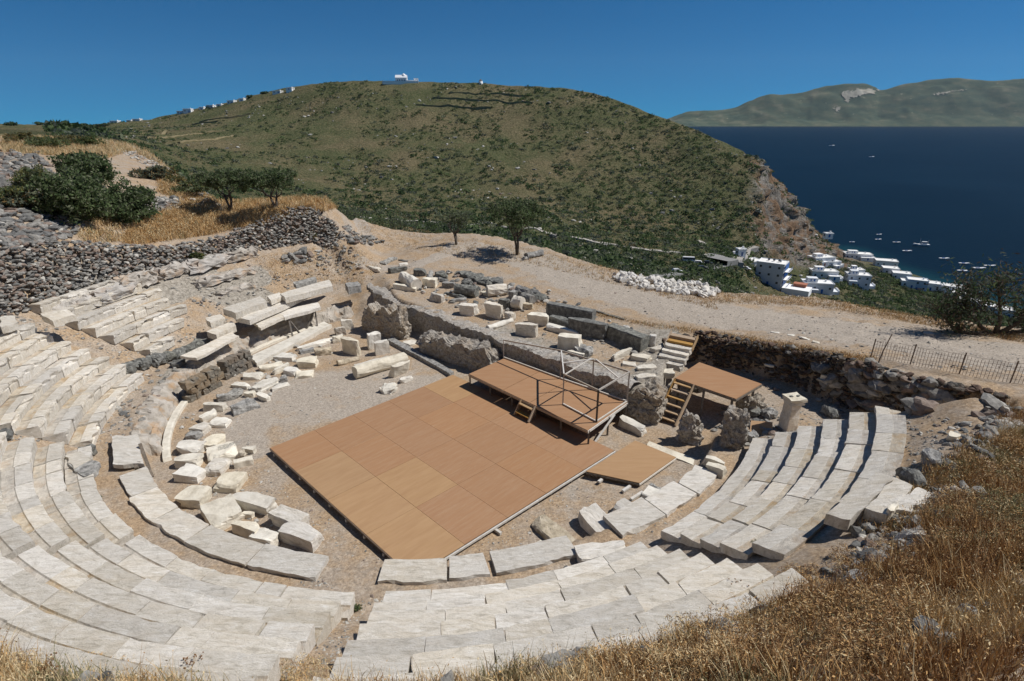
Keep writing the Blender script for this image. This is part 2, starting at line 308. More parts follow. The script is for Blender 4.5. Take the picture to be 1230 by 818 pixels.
def ground_material():
    m = bpy.data.materials.new('dry_ground'); m.use_nodes = True; nt = m.node_tree; N = nt.nodes; L = nt.links
    b = N['Principled BSDF']; b.inputs['Roughness'].default_value = .95; b.inputs['Specular IOR Level'].default_value = .15
    tc = N.new('ShaderNodeTexCoord')
    def noi(s, d=6, ro=.65):
        n = N.new('ShaderNodeTexNoise'); n.inputs['Scale'].default_value = s; n.inputs['Detail'].default_value = d; n.inputs['Roughness'].default_value = ro
        L.new(tc.outputs['Object'], n.inputs['Vector']); return n.outputs['Fac']
    def ramp(f, cs, lo=.32, hi=.68):
        cr = N.new('ShaderNodeValToRGB'); e = cr.color_ramp.elements
        e[0].position = lo; e[0].color = (*cs[0], 1); e[1].position = hi; e[1].color = (*cs[-1], 1)
        for i, c in enumerate(cs[1:-1]): qq = e.new(lo+(hi-lo)*(i+1)/(len(cs)-1)); qq.color = (*c, 1)
        L.new(f, cr.inputs[0]); return cr.outputs[0]
    def mix(f, a, c):
        x = N.new('ShaderNodeMix'); x.data_type = 'RGBA'; L.new(f, x.inputs['Factor']); L.new(a, x.inputs['A']); L.new(c, x.inputs['B']); return x.outputs['Result']
    def rng_(f, lo, hi, tm=1):
        x = N.new('ShaderNodeMapRange'); x.inputs['From Min'].default_value = lo; x.inputs['From Max'].default_value = hi; x.inputs['To Max'].default_value = tm; L.new(f, x.inputs['Value']); return x.outputs[0]
    rr0 = rng_
    earth = mix(rr0(noi(.6, 7, .7), .42, .58, .9), ramp(noi(13, 10, .9), [(.12, .088, .06), (.31, .22, .14), (.41, .305, .20), (.58, .48, .36)], .36, .64), ramp(noi(12, 10, .9), [(.15, .125, .10), (.31, .255, .20), (.41, .35, .285), (.58, .52, .45)], .36, .64))
    gravel = ramp(noi(15, 10, .92), [(.15, .125, .10), (.33, .285, .235), (.425, .37, .31), (.58, .53, .46)], .3, .72)
    rockc = ramp(noi(5, 9, .75), [(.13, .115, .095), (.31, .28, .235), (.44, .405, .35)])
    g1 = N.new('ShaderNodeAttribute'); g1.attribute_name = 'gravel'; g2 = N.new('ShaderNodeAttribute'); g2.attribute_name = 'rock'
    def edge(a, lo, hi, nzs):
        nzs = nzs*.7
        ad = N.new('ShaderNodeMath'); ad.operation = 'ADD'; L.new(a, ad.inputs[0])
        mm = N.new('ShaderNodeMath'); mm.operation = 'MULTIPLY_ADD'; mm.inputs[1].default_value = 1.5; mm.inputs[2].default_value = -.75; L.new(noi(nzs, 6), mm.inputs[0]); L.new(mm.outputs[0], ad.inputs[1])
        return rng_(ad.outputs[0], lo, hi)
    c = mix(edge(g1.outputs['Fac'], .3, .62, 1.6), earth, gravel)
    c = mix(edge(g2.outputs['Fac'], .3, .6, 2.2), c, rockc)
    # pebbles: pale and dark specks
    vo = N.new('ShaderNodeTexVoronoi'); vo.inputs['Scale'].default_value = 16; L.new(tc.outputs['Object'], vo.inputs['Vector'])
    hs = N.new('ShaderNodeHueSaturation'); sx = N.new('ShaderNodeSeparateColor'); L.new(vo.outputs['Color'], sx.inputs[0])
    L.new(rng_(sx.outputs[0], 0, 1), hs.inputs['Value']); 
    mr = N.new('ShaderNodeMapRange'); mr.inputs['To Min'].default_value = .78; mr.inputs['To Max'].default_value = 1.2; L.new(sx.outputs[0], mr.inputs['Value']); L.new(mr.outputs[0], hs.inputs['Value'])
    L.new(c, hs.inputs['Color']); L.new(hs.outputs[0], b.inputs['Base Color'])
    bp = N.new('ShaderNodeBump'); bp.inputs['Strength'].default_value = .55; bp.inputs['Distance'].default_value = .03
    L.new(noi(34, 8, .8), bp.inputs['Height']); L.new(bp.outputs[0], b.inputs['Normal'])
    return m
gmat = ground_material()
ground = big_mesh('ground', V, Fc, gmat, smooth=True); tag(ground, kind='structure')
for k, a in att.items():
    at = ground.data.attributes.new(k, 'FLOAT', 'POINT'); at.data.foreach_set('value', np.ascontiguousarray(a.ravel(), dtype=np.float32))
GB = BVHTree.FromPolygons([tuple(v) for v in V.tolist()], Fc.tolist())
def G(px, py):
    d = Vector(ray(px, py)); hit = GB.ray_cast(Vector((0, 0, CAMZ)), d)
    return np.array(hit[0]) if hit[0] is not None else U(px, py, 0)
def gz(x, y):
    hit = GB.ray_cast(Vector((x, y, 60)), Vector((0, 0, -1))); return hit[0].z if hit[0] is not None else 0.

# ------------------------------------------------------------------ far land: valley, hill, cliff, village slope (lofted through surveyed points)
CP = [-350, -150, 0, 140, 250, 340, 430, 520, 600, 700, 800, 880, 915, 960, 1010, 1060, 1130, 1230, 1400, 1650]
r1 = [(168, 120), (168, 120), (170, 120), (182, 130), (245, 130), (258, 130), (276, 130), (285, 140), (293, 140), (320, 150), (347, 160), (366, 180), (368, 190), (373, 200), (381, 200), (393, 190), (408, 190), (422, 190), (450, 160), (490, 140)]
r2 = [(160, 250), (160, 250), (160, 250), (168, 250), (225, 240), (250, 230), (263, 230), (269, 235), (274, 240), (291, 240), (306, 245), (316, 250), (338, 258), (352, 265), (352, 285), (364, 290), (379, 288), (396, 272), (430, 235), (470, 200)]
r3 = [(155, 400), (155, 400), (155, 400), (158, 400), (182, 380), (200, 370), (216, 360), (226, 350), (231, 350), (247, 340), (266, 325), (292, 300), (306, 298), (318, 328), (324, 350), (340, 338), (359, 328), (384, 296), (420, 250), (460, 215)]
r4 = [(152, 520), (152, 520), (152, 520), (154, 540), (146, 540), (138, 540), (142, 500), (150, 480), (156, 470), (172, 440), (205, 400), (235, 355), (252, 352), (288, 400), (311, 425), (328, 372), (348, 352), (377, 307), (415, 258), (455, 222)]
r5 = [(150, 700), (150, 700), (149, 660), (149, 650), (127, 640), (106, 620), (97.5, 600), (98, 590), (101, 580), (109, 540), (142, 480), (176, 430), (197, 415), (253, 440), (299.5, 468), None, None, None, None, None]
sh = {1060: 317, 1130: 340, 1230: 372, 1400: 410, 1650: 450}
SEA = -95.
rows = [[UD(p, 500 if True else 0, 60) for p in CP]]
for i, p in enumerate(CP): rows[0][i] = np.array([ray(p, 400)[0]/ray(p, 400)[1]*45, 45, -30 if p < 1100 else -34])
rows[0] = [np.array([(-60+10.5*i), 42, -28]) for i in range(len(CP))]
for rr in (r1, r2, r3, r4): rows.append([UD(p, a, D) for p, (a, D) in zip(CP, rr)])
rows.append([UD(p, v[0], v[1]) if v else U(p, sh[p], SEA+.6) for p, v in zip(CP, r5)])
last = []
for p, a in zip(CP, rows[-1]):
    k = 1.12 if p <= 880 else 1.03
    last.append(np.array([a[0]*k, a[1]*k, a[2]-14 if p <= 880 else SEA-6]))
rows.append(last)
A = np.array(rows)                                            # rows x cols x 3
def cr_interp(A, n):
    """Catmull-Rom along axis 0"""
    m = A.shape[0]; out = []
    for i in range(m-1):
        p0, p1, p2, p3 = A[max(i-1, 0)], A[i], A[i+1], A[min(i+2, m-1)]
        for k in range(n):
            t = k/n; out.append(.5*((2*p1)+(-p0+p2)*t+(2*p0-5*p1+4*p2-p3)*t*t+(-p0+3*p1-3*p2+p3)*t**3))
    out.append(A[-1]); return np.array(out)
NR, NC = 30, 18
lin = []
for i in range(A.shape[0]-1):
    for k in range(NR): lin.append(A[i]*(1-k/NR)+A[i+1]*k/NR)
lin.append(A[-1]); lin = np.array(lin)
S = cr_interp(A, NR)*.75+lin*.25
S = cr_interp(np.swapaxes(S, 0, 1), NC); S = np.swapaxes(S, 0, 1).copy()
rowu = np.arange(S.shape[0])/NR; colp = np.interp(np.arange(S.shape[1])/NC, range(len(CP)), CP)
RU, CPX = np.meshgrid(rowu, colp, indexing='ij')
cliff = sstep(893, 930, CPX + 14*fbm(RU*6, CPX*.05, 3)+10)*(1-sstep(1010, 1050, CPX))*sstep(2.7, 3.3, RU)
amp = sstep(1.0, 2.0, RU)*(1-.6*sstep(4.9, 5.0, RU)*(CPX < 890))*(1-.9*sstep(1000, 1060, CPX)*sstep(3.5, 4.5, RU))
nzf = fbm(S[..., 0]/38, S[..., 1]/38, 41, 5)
nzr = fbm(S[..., 0]/7, S[..., 2]/7+S[..., 1]/11, 47, 4)
nzg = np.abs(fbm(S[..., 0]/16, S[..., 1]/16, 44, 4)); S[..., 2] += amp*(2.9*nzf - 3.2*nzg) * (1-cliff*.5) * (1-.8*sstep(1020, 1060, CPX))
S[..., 0] += amp*cliff*nzr*8; S[..., 1] -= amp*cliff*np.abs(nzr)*6; S[..., 2] += amp*cliff*nzr*4
Vf = S.reshape(-1, 3); a, c = S.shape[:2]
ii, jj = np.meshgrid(np.arange(a-1), np.arange(c-1), indexing='ij'); q = (ii*c+jj).ravel()
Ff = np.stack([q, q+1, q+c+1, q+c], -1)
def hill_material():
    m = bpy.data.materials.new('scrub_hillside'); m.use_nodes = True; nt = m.node_tree; N = nt.nodes; L = nt.links
    b = N['Principled BSDF']; b.inputs['Roughness'].default_value = 1; b.inputs['Specular IOR Level'].default_value = .1
    tc = N.new('ShaderNodeTexCoord')
    def noi(s, d=6, ro=.65, st=(1, 1, 1)):
        mp = N.new('ShaderNodeMapping'); mp.inputs['Scale'].default_value = st; L.new(tc.outputs['Object'], mp.inputs['Vector'])
        n = N.new('ShaderNodeTexNoise'); n.inputs['Scale'].default_value = s; n.inputs['Detail'].default_value = d; n.inputs['Roughness'].default_value = ro
        L.new(mp.outputs[0], n.inputs['Vector']); return n.outputs['Fac']
    def ramp(f, cs, lo=.32, hi=.68):
        cr = N.new('ShaderNodeValToRGB'); e = cr.color_ramp.elements
        e[0].position = lo; e[0].color = (*cs[0], 1); e[1].position = hi; e[1].color = (*cs[-1], 1)
        for i, c in enumerate(cs[1:-1]): qq = e.new(lo+(hi-lo)*(i+1)/(len(cs)-1)); qq.color = (*c, 1)
        L.new(f, cr.inputs[0]); return cr.outputs[0]
    def mix(f, a, c):
        x = N.new('ShaderNodeMix'); x.data_type = 'RGBA'; L.new(f, x.inputs['Factor']); L.new(a, x.inputs['A']); L.new(c, x.inputs['B']); return x.outputs['Result']
    def rr(f, lo, hi, tm=1):
        x = N.new('ShaderNodeMapRange'); x.inputs['From Min'].default_value = lo; x.inputs['From Max'].default_value = hi; x.inputs['To Max'].default_value = tm; L.new(f, x.inputs['Value']); return x.outputs[0]
    scrub = ramp(noi(.5, 12, .85), [(.045, .065, .028), (.085, .10, .045), (.14, .14, .07), (.25, .215, .135)], .36, .66)
    dry = ramp(noi(.5, 9, .75), [(.09, .085, .045), (.19, .155, .09), (.30, .235, .14)])
    c = mix(rr(noi(.02, 4, .6), .42, .62, .8), scrub, dry)
    c = mix(rr(noi(.9, 5, .7), .66, .72, .7), c, ramp(noi(2, 3), [(.3, .29, .27), (.45, .43, .4)]))
    rockc = mix(rr(noi(.05, 6, .7), .46, .56), ramp(noi(.3, 10, .85, (1, 1, .5)), [(.05, .035, .025), (.17, .11, .07), (.27, .18, .115), (.33, .27, .21)]), ramp(noi(.35, 10, .85, (1, 1, .4)), [(.05, .045, .04), (.15, .135, .12), (.30, .28, .25), (.42, .4, .37)]))
    at = N.new('ShaderNodeAttribute'); at.attribute_name = 'cliff'
    c = mix(at.outputs['Fac'], c, rockc)
    L.new(c, b.inputs['Base Color'])
    bp = N.new('ShaderNodeBump'); bp.inputs['Strength'].default_value = 1; bp.inputs['Distance'].default_value = 2.5
    L.new(noi(.5, 8, .75), bp.inputs['Height']); L.new(bp.outputs[0], b.inputs['Normal'])
    return m
hmat = hill_material()
hill = big_mesh('hillside', Vf, Ff, hmat, smooth=True); tag(hill, kind='structure')
at = hill.data.attributes.new('cliff', 'FLOAT', 'POINT')
vb = np.clip(cliff + .45*sstep(1010, 1060, CPX)*sstep(1.2, 1.8, RU)*(nzr > .1), 0, 1)
at.data.foreach_set('value', np.ascontiguousarray(vb.ravel(), dtype=np.float32))
HB = BVHTree.FromPolygons([tuple(v) for v in Vf.tolist()], Ff.tolist())
def GF(px, py):
    hit = HB.ray_cast(Vector((0, 0, CAMZ)), Vector(ray(px, py))); return np.array(hit[0]) if hit[0] is not None else None
def gzf(x, y):
    hit = HB.ray_cast(Vector((x, y, 300)), Vector((0, 0, -1))); return hit[0].z if hit[0] is not None else None

# far island across the bay
IP = [(740, 146), (770, 144), (800, 141), (830, 133), (870, 130), (895, 123), (925, 114), (960, 112), (985, 105), (1030, 101.5), (1050, 107), (1058, 110), (1080, 104.5), (1110, 98), (1150, 95.5), (1200, 94), (1240, 91.5), (1400, 84), (1650, 95), (2000, 135)]
crest = np.array([UD(a, b, 15000) for a, b in IP]); shore = np.array([U(a, 151.8 - .0*(a-800), SEA+1) for a, b in IP])
lo = shore*1.0; mid1 = shore*.7+crest*.3; mid1[:, 2] = shore[:, 2]+(crest[:, 2]-shore[:, 2])*.22; mid2 = shore*.35+crest*.65; mid2[:, 2] = shore[:, 2]+(crest[:, 2]-shore[:, 2])*.62
back = crest*1.15; back[:, 2] = SEA-20; front = shore*.995; front[:, 2] = SEA-8
Ir = np.array([front, lo, mid1, mid2, crest, back]); I = np.array([Ir[i]*(1-k/12)+Ir[i+1]*k/12 for i in range(5) for k in range(12)]+[Ir[5]]); I = np.swapaxes(cr_interp(np.swapaxes(I, 0, 1), 14), 0, 1).copy()
ru = np.arange(I.shape[0])/12; w = (sstep(1, 2, ru)*(1-sstep(4.2, 5, ru)))[:, None]
I[..., 2] += w*fbm(I[..., 0]/1500, I[..., 1]/900, 61, 5)*130 + w*fbm(I[..., 0]/520, I[..., 1]/420, 65, 4)*95*(1-.75*(np.abs(ru-4) < .5)[:, None])
Vi = I.reshape(-1, 3); a, c = I.shape[:2]
ii, jj = np.meshgrid(np.arange(a-1), np.arange(c-1), indexing='ij'); q = (ii*c+jj).ravel()
imat = nmat('island_scrub', [(.03, .05, .035), (.055, .08, .05), (.085, .10, .06), (.16, .15, .10)], scale=.0022, detail=10, rough=1, bump=0, rnd=0, stretch=(1, 1, 3), spots=[dict(scale=.006, lo=.66, hi=.71, col=(.4, .36, .28), amt=.6)])
isl = big_mesh('island', Vi, np.stack([q, q+1, q+c+1, q+c], -1), imat, smooth=True); tag(isl, kind='structure')
IB = BVHTree.FromPolygons([tuple(v) for v in Vi.tolist()], np.stack([q, q+1, q+c+1, q+c], -1).tolist())
# quarry scar and pale shore buildings on the island
qm = nmat('quarry_scar', [(.22, .20, .15), (.50, .46, .37)], scale=.006, rnd=0, bump=0)
def scar(name, pts, st=.55):
    xs = [p[0] for p in pts]; ys = [p[1] for p in pts]; A_ = np.arange(min(xs), max(xs), st); B_ = np.arange(min(ys), max(ys), st); idx = {}; V = []; Fc = []
    for i, a in enumerate(A_):
        for j, b in enumerate(B_):
            if polysd(a, b, pts)+4.2*(vnoise(a*.55, b*.9, 3)-.62) < 0: continue
            h = IB.ray_cast(Vector((0, 0, CAMZ)), Vector(ray(a, b)))
            if h[0] is not None: idx[i, j] = len(V); V.append(h[0]+h[1]*(12 if h[1].z > 0 else -12))
    for (i, j) in idx:
        if all(k in idx for k in ((i+1, j), (i, j+1), (i+1, j+1))): Fc.append((idx[i, j], idx[i+1, j], idx[i+1, j+1], idx[i, j+1]))
    if Fc: o = mesh_obj(name, V, Fc, qm); tag(o, kind='structure')
scar('quarry', [(1010, 113), (1014, 109), (1024, 108), (1032, 106), (1042, 106), (1054, 108), (1057, 110), (1050, 113), (1040, 114), (1032, 117), (1022, 118), (1020, 124), (1015, 122), (1012, 117)])
scar('quarry', [(1000, 131), (1006, 127), (1012, 131), (1004, 135)])
scar('quarry', [(1120, 112), (1140, 109), (1162, 107), (1162, 109), (1142, 112), (1122, 115)])
# sea
sm = bpy.data.materials.new('sea_water'); sm.use_nodes = True; nt = sm.node_tree; N = nt.nodes; L = nt.links; b = N['Principled BSDF']
b.inputs['Roughness'].default_value = .45; b.inputs['Specular IOR Level'].default_value = .03
tc = N.new('ShaderNodeTexCoord'); n1 = N.new('ShaderNodeTexNoise'); n1.inputs['Scale'].default_value = .004; n1.inputs['Detail'].default_value = 8; L.new(tc.outputs['Object'], n1.inputs['Vector'])
cr = N.new('ShaderNodeValToRGB'); cr.color_ramp.elements[0].position = .3; cr.color_ramp.elements[1].position = .7; cr.color_ramp.elements[0].color = (.0012, .009, .019, 1); cr.color_ramp.elements[1].color = (.003, .014, .027, 1)
L.new(n1.outputs['Fac'], cr.inputs[0])
at = N.new('ShaderNodeAttribute'); at.attribute_name = 'shallow'; mx = N.new('ShaderNodeMix'); mx.data_type = 'RGBA'; mx.inputs['B'].default_value = (.008, .045, .055, 1)
L.new(at.outputs['Fac'], mx.inputs['Factor']); L.new(cr.outputs[0], mx.inputs['A']); L.new(mx.outputs['Result'], b.inputs['Base Color'])
n2 = N.new('ShaderNodeTexNoise'); n2.inputs['Scale'].default_value = .35; n2.inputs['Detail'].default_value = 6; L.new(tc.outputs['Object'], n2.inputs['Vector'])
bp = N.new('ShaderNodeBump'); bp.inputs['Strength'].default_value = .6; bp.inputs['Distance'].default_value = .5; L.new(n2.outputs['Fac'], bp.inputs['Height']); L.new(bp.outputs[0], b.inputs['Normal'])
sx = axis([(-19000, -1000, 3000), (-1000, 100, 200), (100, 400, 8), (400, 1500, 100), (1500, 36000, 4000)]); sy = axis([(-500, 0, 500), (0, 220, 60), (220, 560, 8), (560, 1500, 90), (1500, 20500, 2500)])
XS, YS = np.meshgrid(sx, sy, indexing='ij'); ns = len(sy)
ii, jj = np.meshgrid(np.arange(len(sx)-1), np.arange(ns-1), indexing='ij'); q = (ii*ns+jj).ravel()
sea = big_mesh('sea', np.stack([XS, YS, XS*0+SEA], -1).reshape(-1, 3), np.stack([q, q+ns, q+ns+1, q+1], -1), sm); tag(sea, kind='structure')
shp = [U(p, y, SEA)[:2] for p, y in [(1000, 300), (1012, 300), (1060, 317), (1130, 340), (1230, 372), (1400, 410)]]
d = np.full(XS.shape, 1e9)
for (x1, y1), (x2, y2) in zip(shp[:-1], shp[1:]):
    dx, dy = x2-x1, y2-y1; t = np.clip(((XS-x1)*dx+(YS-y1)*dy)/(dx*dx+dy*dy), 0, 1); d = np.minimum(d, np.hypot(XS-x1-t*dx, YS-y1-t*dy))
at = sea.data.attributes.new('shallow', 'FLOAT', 'POINT'); shv = (1-sstep(2, 34, d+14*fbm(XS/40, YS/40, 3)))*.75
at.data.foreach_set('value', np.ascontiguousarray(shv.ravel(), dtype=np.float32))

# ------------------------------------------------------------------ light
SAZ, SEL = 84., 53.                                            # sun azimuth from +y clockwise, elevation
sd_ = Vector((math.sin(R(SAZ))*math.cos(R(SEL)), math.cos(R(SAZ))*math.cos(R(SEL)), math.sin(R(SEL))))
sl = bpy.data.lights.new('sun', 'SUN'); sl.energy = 4.7; sl.angle = R(.53); sl.color = (1, .955, .89)
so = bpy.data.objects.new('sun', sl); col.objects.link(so); so.rotation_euler = (-sd_).to_track_quat('-Z', 'Y').to_euler(); so.location = (0, 0, 80)
wd = bpy.data.worlds.new('World'); sc.world = wd; wd.use_nodes = True; nt = wd.node_tree
sk = nt.nodes.new('ShaderNodeTexSky'); sk.sky_type = 'NISHITA'; sk.sun_disc = False; sk.sun_elevation = R(SEL); sk.sun_rotation = R(SAZ)
sk.altitude = 400; sk.air_density = .75; sk.dust_density = .0; sk.ozone_density = 5.0
bg = nt.nodes['Background']; bg.inputs['Strength'].default_value = .082
tint = nt.nodes.new('ShaderNodeMix'); tint.data_type = 'RGBA'; tint.blend_type = 'MULTIPLY'; tint.inputs['Factor'].default_value = 1; tint.inputs['B'].default_value = (.11, .61, .84, 1)
tcw = nt.nodes.new('ShaderNodeTexCoord'); vm = nt.nodes.new('ShaderNodeVectorMath'); vm.operation = 'ADD'; vm.inputs[1].default_value = (0, 0, .07); nt.links.new(tcw.outputs['Generated'], vm.inputs[0])
if 'Vector' in sk.inputs: nt.links.new(vm.outputs[0], sk.inputs['Vector'])
nt.links.new(sk.outputs[0], tint.inputs['A']); nt.links.new(tint.outputs['Result'], bg.inputs['Color'])
vs = sc.view_settings; vs.view_transform = 'Standard'; vs.look = 'None'; vs.exposure = 0; vs.gamma = 1
sc.cycles.max_bounces = 5

# air over the bay: a thin even haze round the whole place
hz = bpy.data.materials.new('haze'); hz.use_nodes = True; nt = hz.node_tree; nt.nodes.clear(); ou = nt.nodes.new('ShaderNodeOutputMaterial'); pv = nt.nodes.new('ShaderNodeVolumePrincipled')
pv.inputs['Color'].default_value = (.62, .80, .95, 1); pv.inputs['Density'].default_value = 8e-6; pv.inputs['Anisotropy'].default_value = .1; nt.links.new(pv.outputs[0], ou.inputs['Volume'])
m = MB(); m.box((8500, 10100, 850), (56000, 21600, 2300)); hzo = m.build('haze', hz); hzo.location = (0, 0, 0); tag(hzo, 'thin bluish haze over the bay', 'haze', kind='stuff'); hzo.visible_shadow = True
# ------------------------------------------------------------------ stones
stone_mid = nmat('stone_mid', [(.08, .075, .065), (.19, .175, .15), (.31, .29, .25)], scale=5, bump=.8, bscale=16, rnd=.2, spots=[dict(scale=1.3, lo=.45, hi=.55, col=(.26, .20, .14), amt=.7)])
def rough_box(L, W, H, seed, rough=.03, cuts=3, taper=0, round_=0.0):
    """an irregular quarried block, its base at z = 0"""
    bm = bmesh.new(); bmesh.ops.create_cube(bm, size=1)
    n = cuts
    bmesh.ops.subdivide_edges(bm, edges=bm.edges[:], cuts=n, use_grid_fill=True)
    rr = random.Random(seed); off = Vector((rr.uniform(-50, 50), rr.uniform(-50, 50), rr.uniform(-50, 50)))
    sk1, sk2 = rr.uniform(-.09, .09), rr.uniform(-.09, .09)
    corner = [rr.uniform(-.13, .05) for _ in range(8)]; chops = []
    if not round_ and rough > .022:
        for _ in range(rr.choice((1, 2, 2, 3))):
            nv = Vector((rr.choice((-1, 1))*rr.uniform(.3, 1), rr.choice((-1, 1))*rr.uniform(.3, 1), rr.choice((-.2, .5, 1))*rr.uniform(.3, 1))).normalized(); chops.append((nv, rr.uniform(.50, .66)))
    for v in bm.verts:
        p = v.co.copy(); e = sum(1 for a in p if abs(abs(a)-.5) < 1e-4)
        if round_:
            q = p.normalized()*.62; p = p.lerp(q, round_)
        for nv, dd in chops:
            s_ = p.dot(nv)
            if s_ > dd: p = p - nv*(s_-dd)
        x, y, z = p.x*L, p.y*W, p.z*H
        x *= 1+sk1*p.y*2+taper*(-p.z); y *= 1+sk2*p.x*2+taper*(-p.z)
        ci = (p.x > 0)*4+(p.y > 0)*2+(p.z > 0); w = abs(p.x*p.y)*4
        s = 1+corner[ci]*w; x *= s; y *= s
        q = Vector((x, y, z))
        nn = noise.noise_vector(q*2.3+off)*rough*1.3 + noise.noise_vector(q*7+off)*rough*.7
        k = (1, 1.0, 1.3, 1.6)[min(e, 3)]
        if e >= 2 and noise.noise(q*4.1+off) > .28: q -= Vector((p.x*L, p.y*W, p.z*H*1.3))*.16*min(rough*12, 1)
        q += nn*k; v.co = (q.x, q.y, q.z+H/2)
    vs = [tuple(v.co) for v in bm.verts]; fs = [tuple(v.index for v in f.verts) for f in bm.faces]; bm.free(); return vs, fs
def drum(L, r, seed, flutes=False, rough=.045):
    n = 18; m = 6; V = []; rr = random.Random(seed); off = Vector((rr.random()*50, seed, 0))
    for i in range(m+1):
        for k in range(n):
            a = 2*math.pi*k/n; q = r*(.93 if flutes and k % 2 else 1)
            p = Vector((L*(i/m-.5), math.cos(a)*q, math.sin(a)*q)); p += noise.noise_vector(p*5+off)*rough+noise.noise_vector(p*1.7+off)*rough*1.6; V.append((p.x, p.y, p.z+r))
    Fc = [(i*n+k, i*n+(k+1) % n, (i+1)*n+(k+1) % n, (i+1)*n+k) for i in range(m) for k in range(n)]
    Fc += [tuple(range(n))[::-1], tuple(m*n+k for k in range(n))]; return V, Fc
def cornice(L, W, H, seed):
    prof = [(-.5, 0), (.34, 0), (.36, .3), (.42, .35), (.43, .55), (.5, .62), (.5, .78), (.44, .8), (.44, .9), (.38, 1), (-.44, 1), (-.5, .9)]
    m = 5; V = []; off = Vector((seed*1.7, 0, 0))
    for i in range(m+1):
        for a, b in prof:
            p = Vector((L*(i/m-.5), a*W, b*H)); p += noise.noise_vector(p*5+off)*.025; V.append(tuple(p))
    k = len(prof); Fc = [(i*k+j, (i+1)*k+j, (i+1)*k+(j+1) % k, i*k+(j+1) % k) for i in range(m) for j in range(k)]
    Fc += [tuple(range(k)), tuple(m*k+j for j in range(k))[::-1]]; return V, Fc
KM = dict(m=marble, w=marble_white, t=stone_tan, g=stone_grey, d=stone_dark, c=conglom)
_seed = [100]
LBL = []
def block(x1, y1, x2, y2, w, h, mat, label, name='stone_block', cat='stone block', shape='box', rough=.03, group=None, tilt=0, roll=0, lift=0., base=None):
    _seed[0] += 1; s = _seed[0]
    g = G((x1+x2)/2, (y1+y2)/2)[2] if base is None else base
    for _ in range(3):
        a, b = U(x1, y1, g+h+lift), U(x2, y2, g+h+lift); c = (a+b)/2
        if base is None: g = gz(c[0], c[1])
    d = b-a; L = max(.15, float(np.hypot(d[0], d[1]))); rz = math.atan2(d[1], d[0])
    if shape == 'drum': V, Fc = drum(L, w/2, s)
    elif shape == 'fluted': V, Fc = drum(L, w/2, s, True)
    elif shape == 'cornice': V, Fc = cornice(L, w, h, s)
    elif shape == 'boulder': V, Fc = rough_box(L, w, h, s, rough*3.2, 5, round_=.5)
    else: V, Fc = rough_box(L, w, h, s, rough, 4 if L > .9 else 3)
    o = mesh_obj(name, V, Fc, KM[mat] if isinstance(mat, str) else mat, smooth=False)
    o.location = (c[0], c[1], g-.03+lift); jr = random.Random(s*7); jj_ = .07 if shape == 'box' and h > .15 and w < 2 else 0; o.rotation_euler = (roll+jr.uniform(-jj_, jj_), tilt+jr.uniform(-jj_, jj_)*.7, rz+jr.uniform(-1.5, 1.5)*jj_)
    tag(o, label, cat, group); return o

# ------------------------------------------------------------------ seating: every slab its own thing
ORD = ['front', 'second', 'third', 'fourth', 'fifth', 'sixth', 'seventh', 'eighth', 'ninth']
NTH = ['first', 'second', 'third', 'fourth', 'fifth', 'sixth', 'seventh', 'eighth', 'ninth', 'tenth', 'eleventh', 'twelfth']
def P2(a, r): return CX+r*math.cos(R(a)), CY+r*math.sin(R(a))
def seat_slab(r, a0, a1, zt, n, seed, chip=.02, ramp=0, depth=None, thin=False, lbl=None, name='marble_block', cat='marble block', sink=0, roll=0, group=None):
    rr = random.Random(seed); off = Vector((seed*3.3, seed*.7, 0)); T = depth or TREAD
    H = RISE
    if thin: prof = [(0, -.0), (T*.5, .0), (T, 0), (T, -.14), (T*.5, -.16), (.0, -.15)]; fr = (0, 5)
    else: prof = [(0, 0), (.14, .004), (.30, 0), (T*.60, -.006), (T*.64, -.038), (T*.8, -.045), (T+.06, -.045), (T+.06, -.28), (.10, -H-.08), (.07, -H-.08), (.055, -.20), (.02, -.135), (0, -.09)]; fr = (0, 12, 11)
    if ramp: prof = [(d_, (max(z_, -.27) if z_ < -.06 else z_*.15)) for d_, z_ in prof]
    am = (a0+a1)/2; c = P2(am, r+T/2); L = R(a1-a0)*r; m = max(2, int(L/.2)); k = len(prof); V = []
    sk0, sk1 = rr.uniform(-.35, .35), rr.uniform(-.35, .35); tl = rr.uniform(-.018, .018); dr = rr.uniform(-.02, .025)
    for i in range(m+1):
        for j, (d, z) in enumerate(prof):
            t = i/m; aa = a0+(a1-a0)*t + math.degrees(((sk0*(1-t)+sk1*t))*(d-T/2)/r)*.25
            p = Vector((r*R(aa), d, z)); nn = noise.noise(p*2.5+off); n2 = noise.noise(p*9+off)
            dd = d+dr; zz = z
            if j in fr or (thin and j in (2, 3)):
                dd += chip*(.6+nn*1.8+n2*.9)*(1 if j in fr else -1)
                if nn > .22: dd += chip*4*(nn-.22)*(1 if j in fr else -1)
            zz += n2*.010+nn*.012 + tl*(t-.5)*L + ramp*d/T
            if i in (0, m): aa += math.degrees((.5*chip*(nn+n2)*(1 if i == 0 else -1))/r)
            x, y = P2(aa, r+dd); V.append((x-c[0], y-c[1], zz))
    Fc = [(i*k+j, (i+1)*k+j, (i+1)*k+(j+1) % k, i*k+(j+1) % k) for i in range(m) for j in range(k)]
    Fc += [tuple(range(k)), tuple(m*k+j for j in range(k))[::-1]]
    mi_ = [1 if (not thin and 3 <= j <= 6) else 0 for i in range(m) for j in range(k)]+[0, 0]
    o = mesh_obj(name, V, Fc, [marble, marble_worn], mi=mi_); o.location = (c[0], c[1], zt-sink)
    if roll:
        ta = R(am); o.rotation_euler = Matrix.Rotation(roll, 3, Vector((-math.sin(ta), math.cos(ta), 0))).to_euler()
    tag(o, lbl, cat, group or 'marble seating blocks of the theatre'); return o
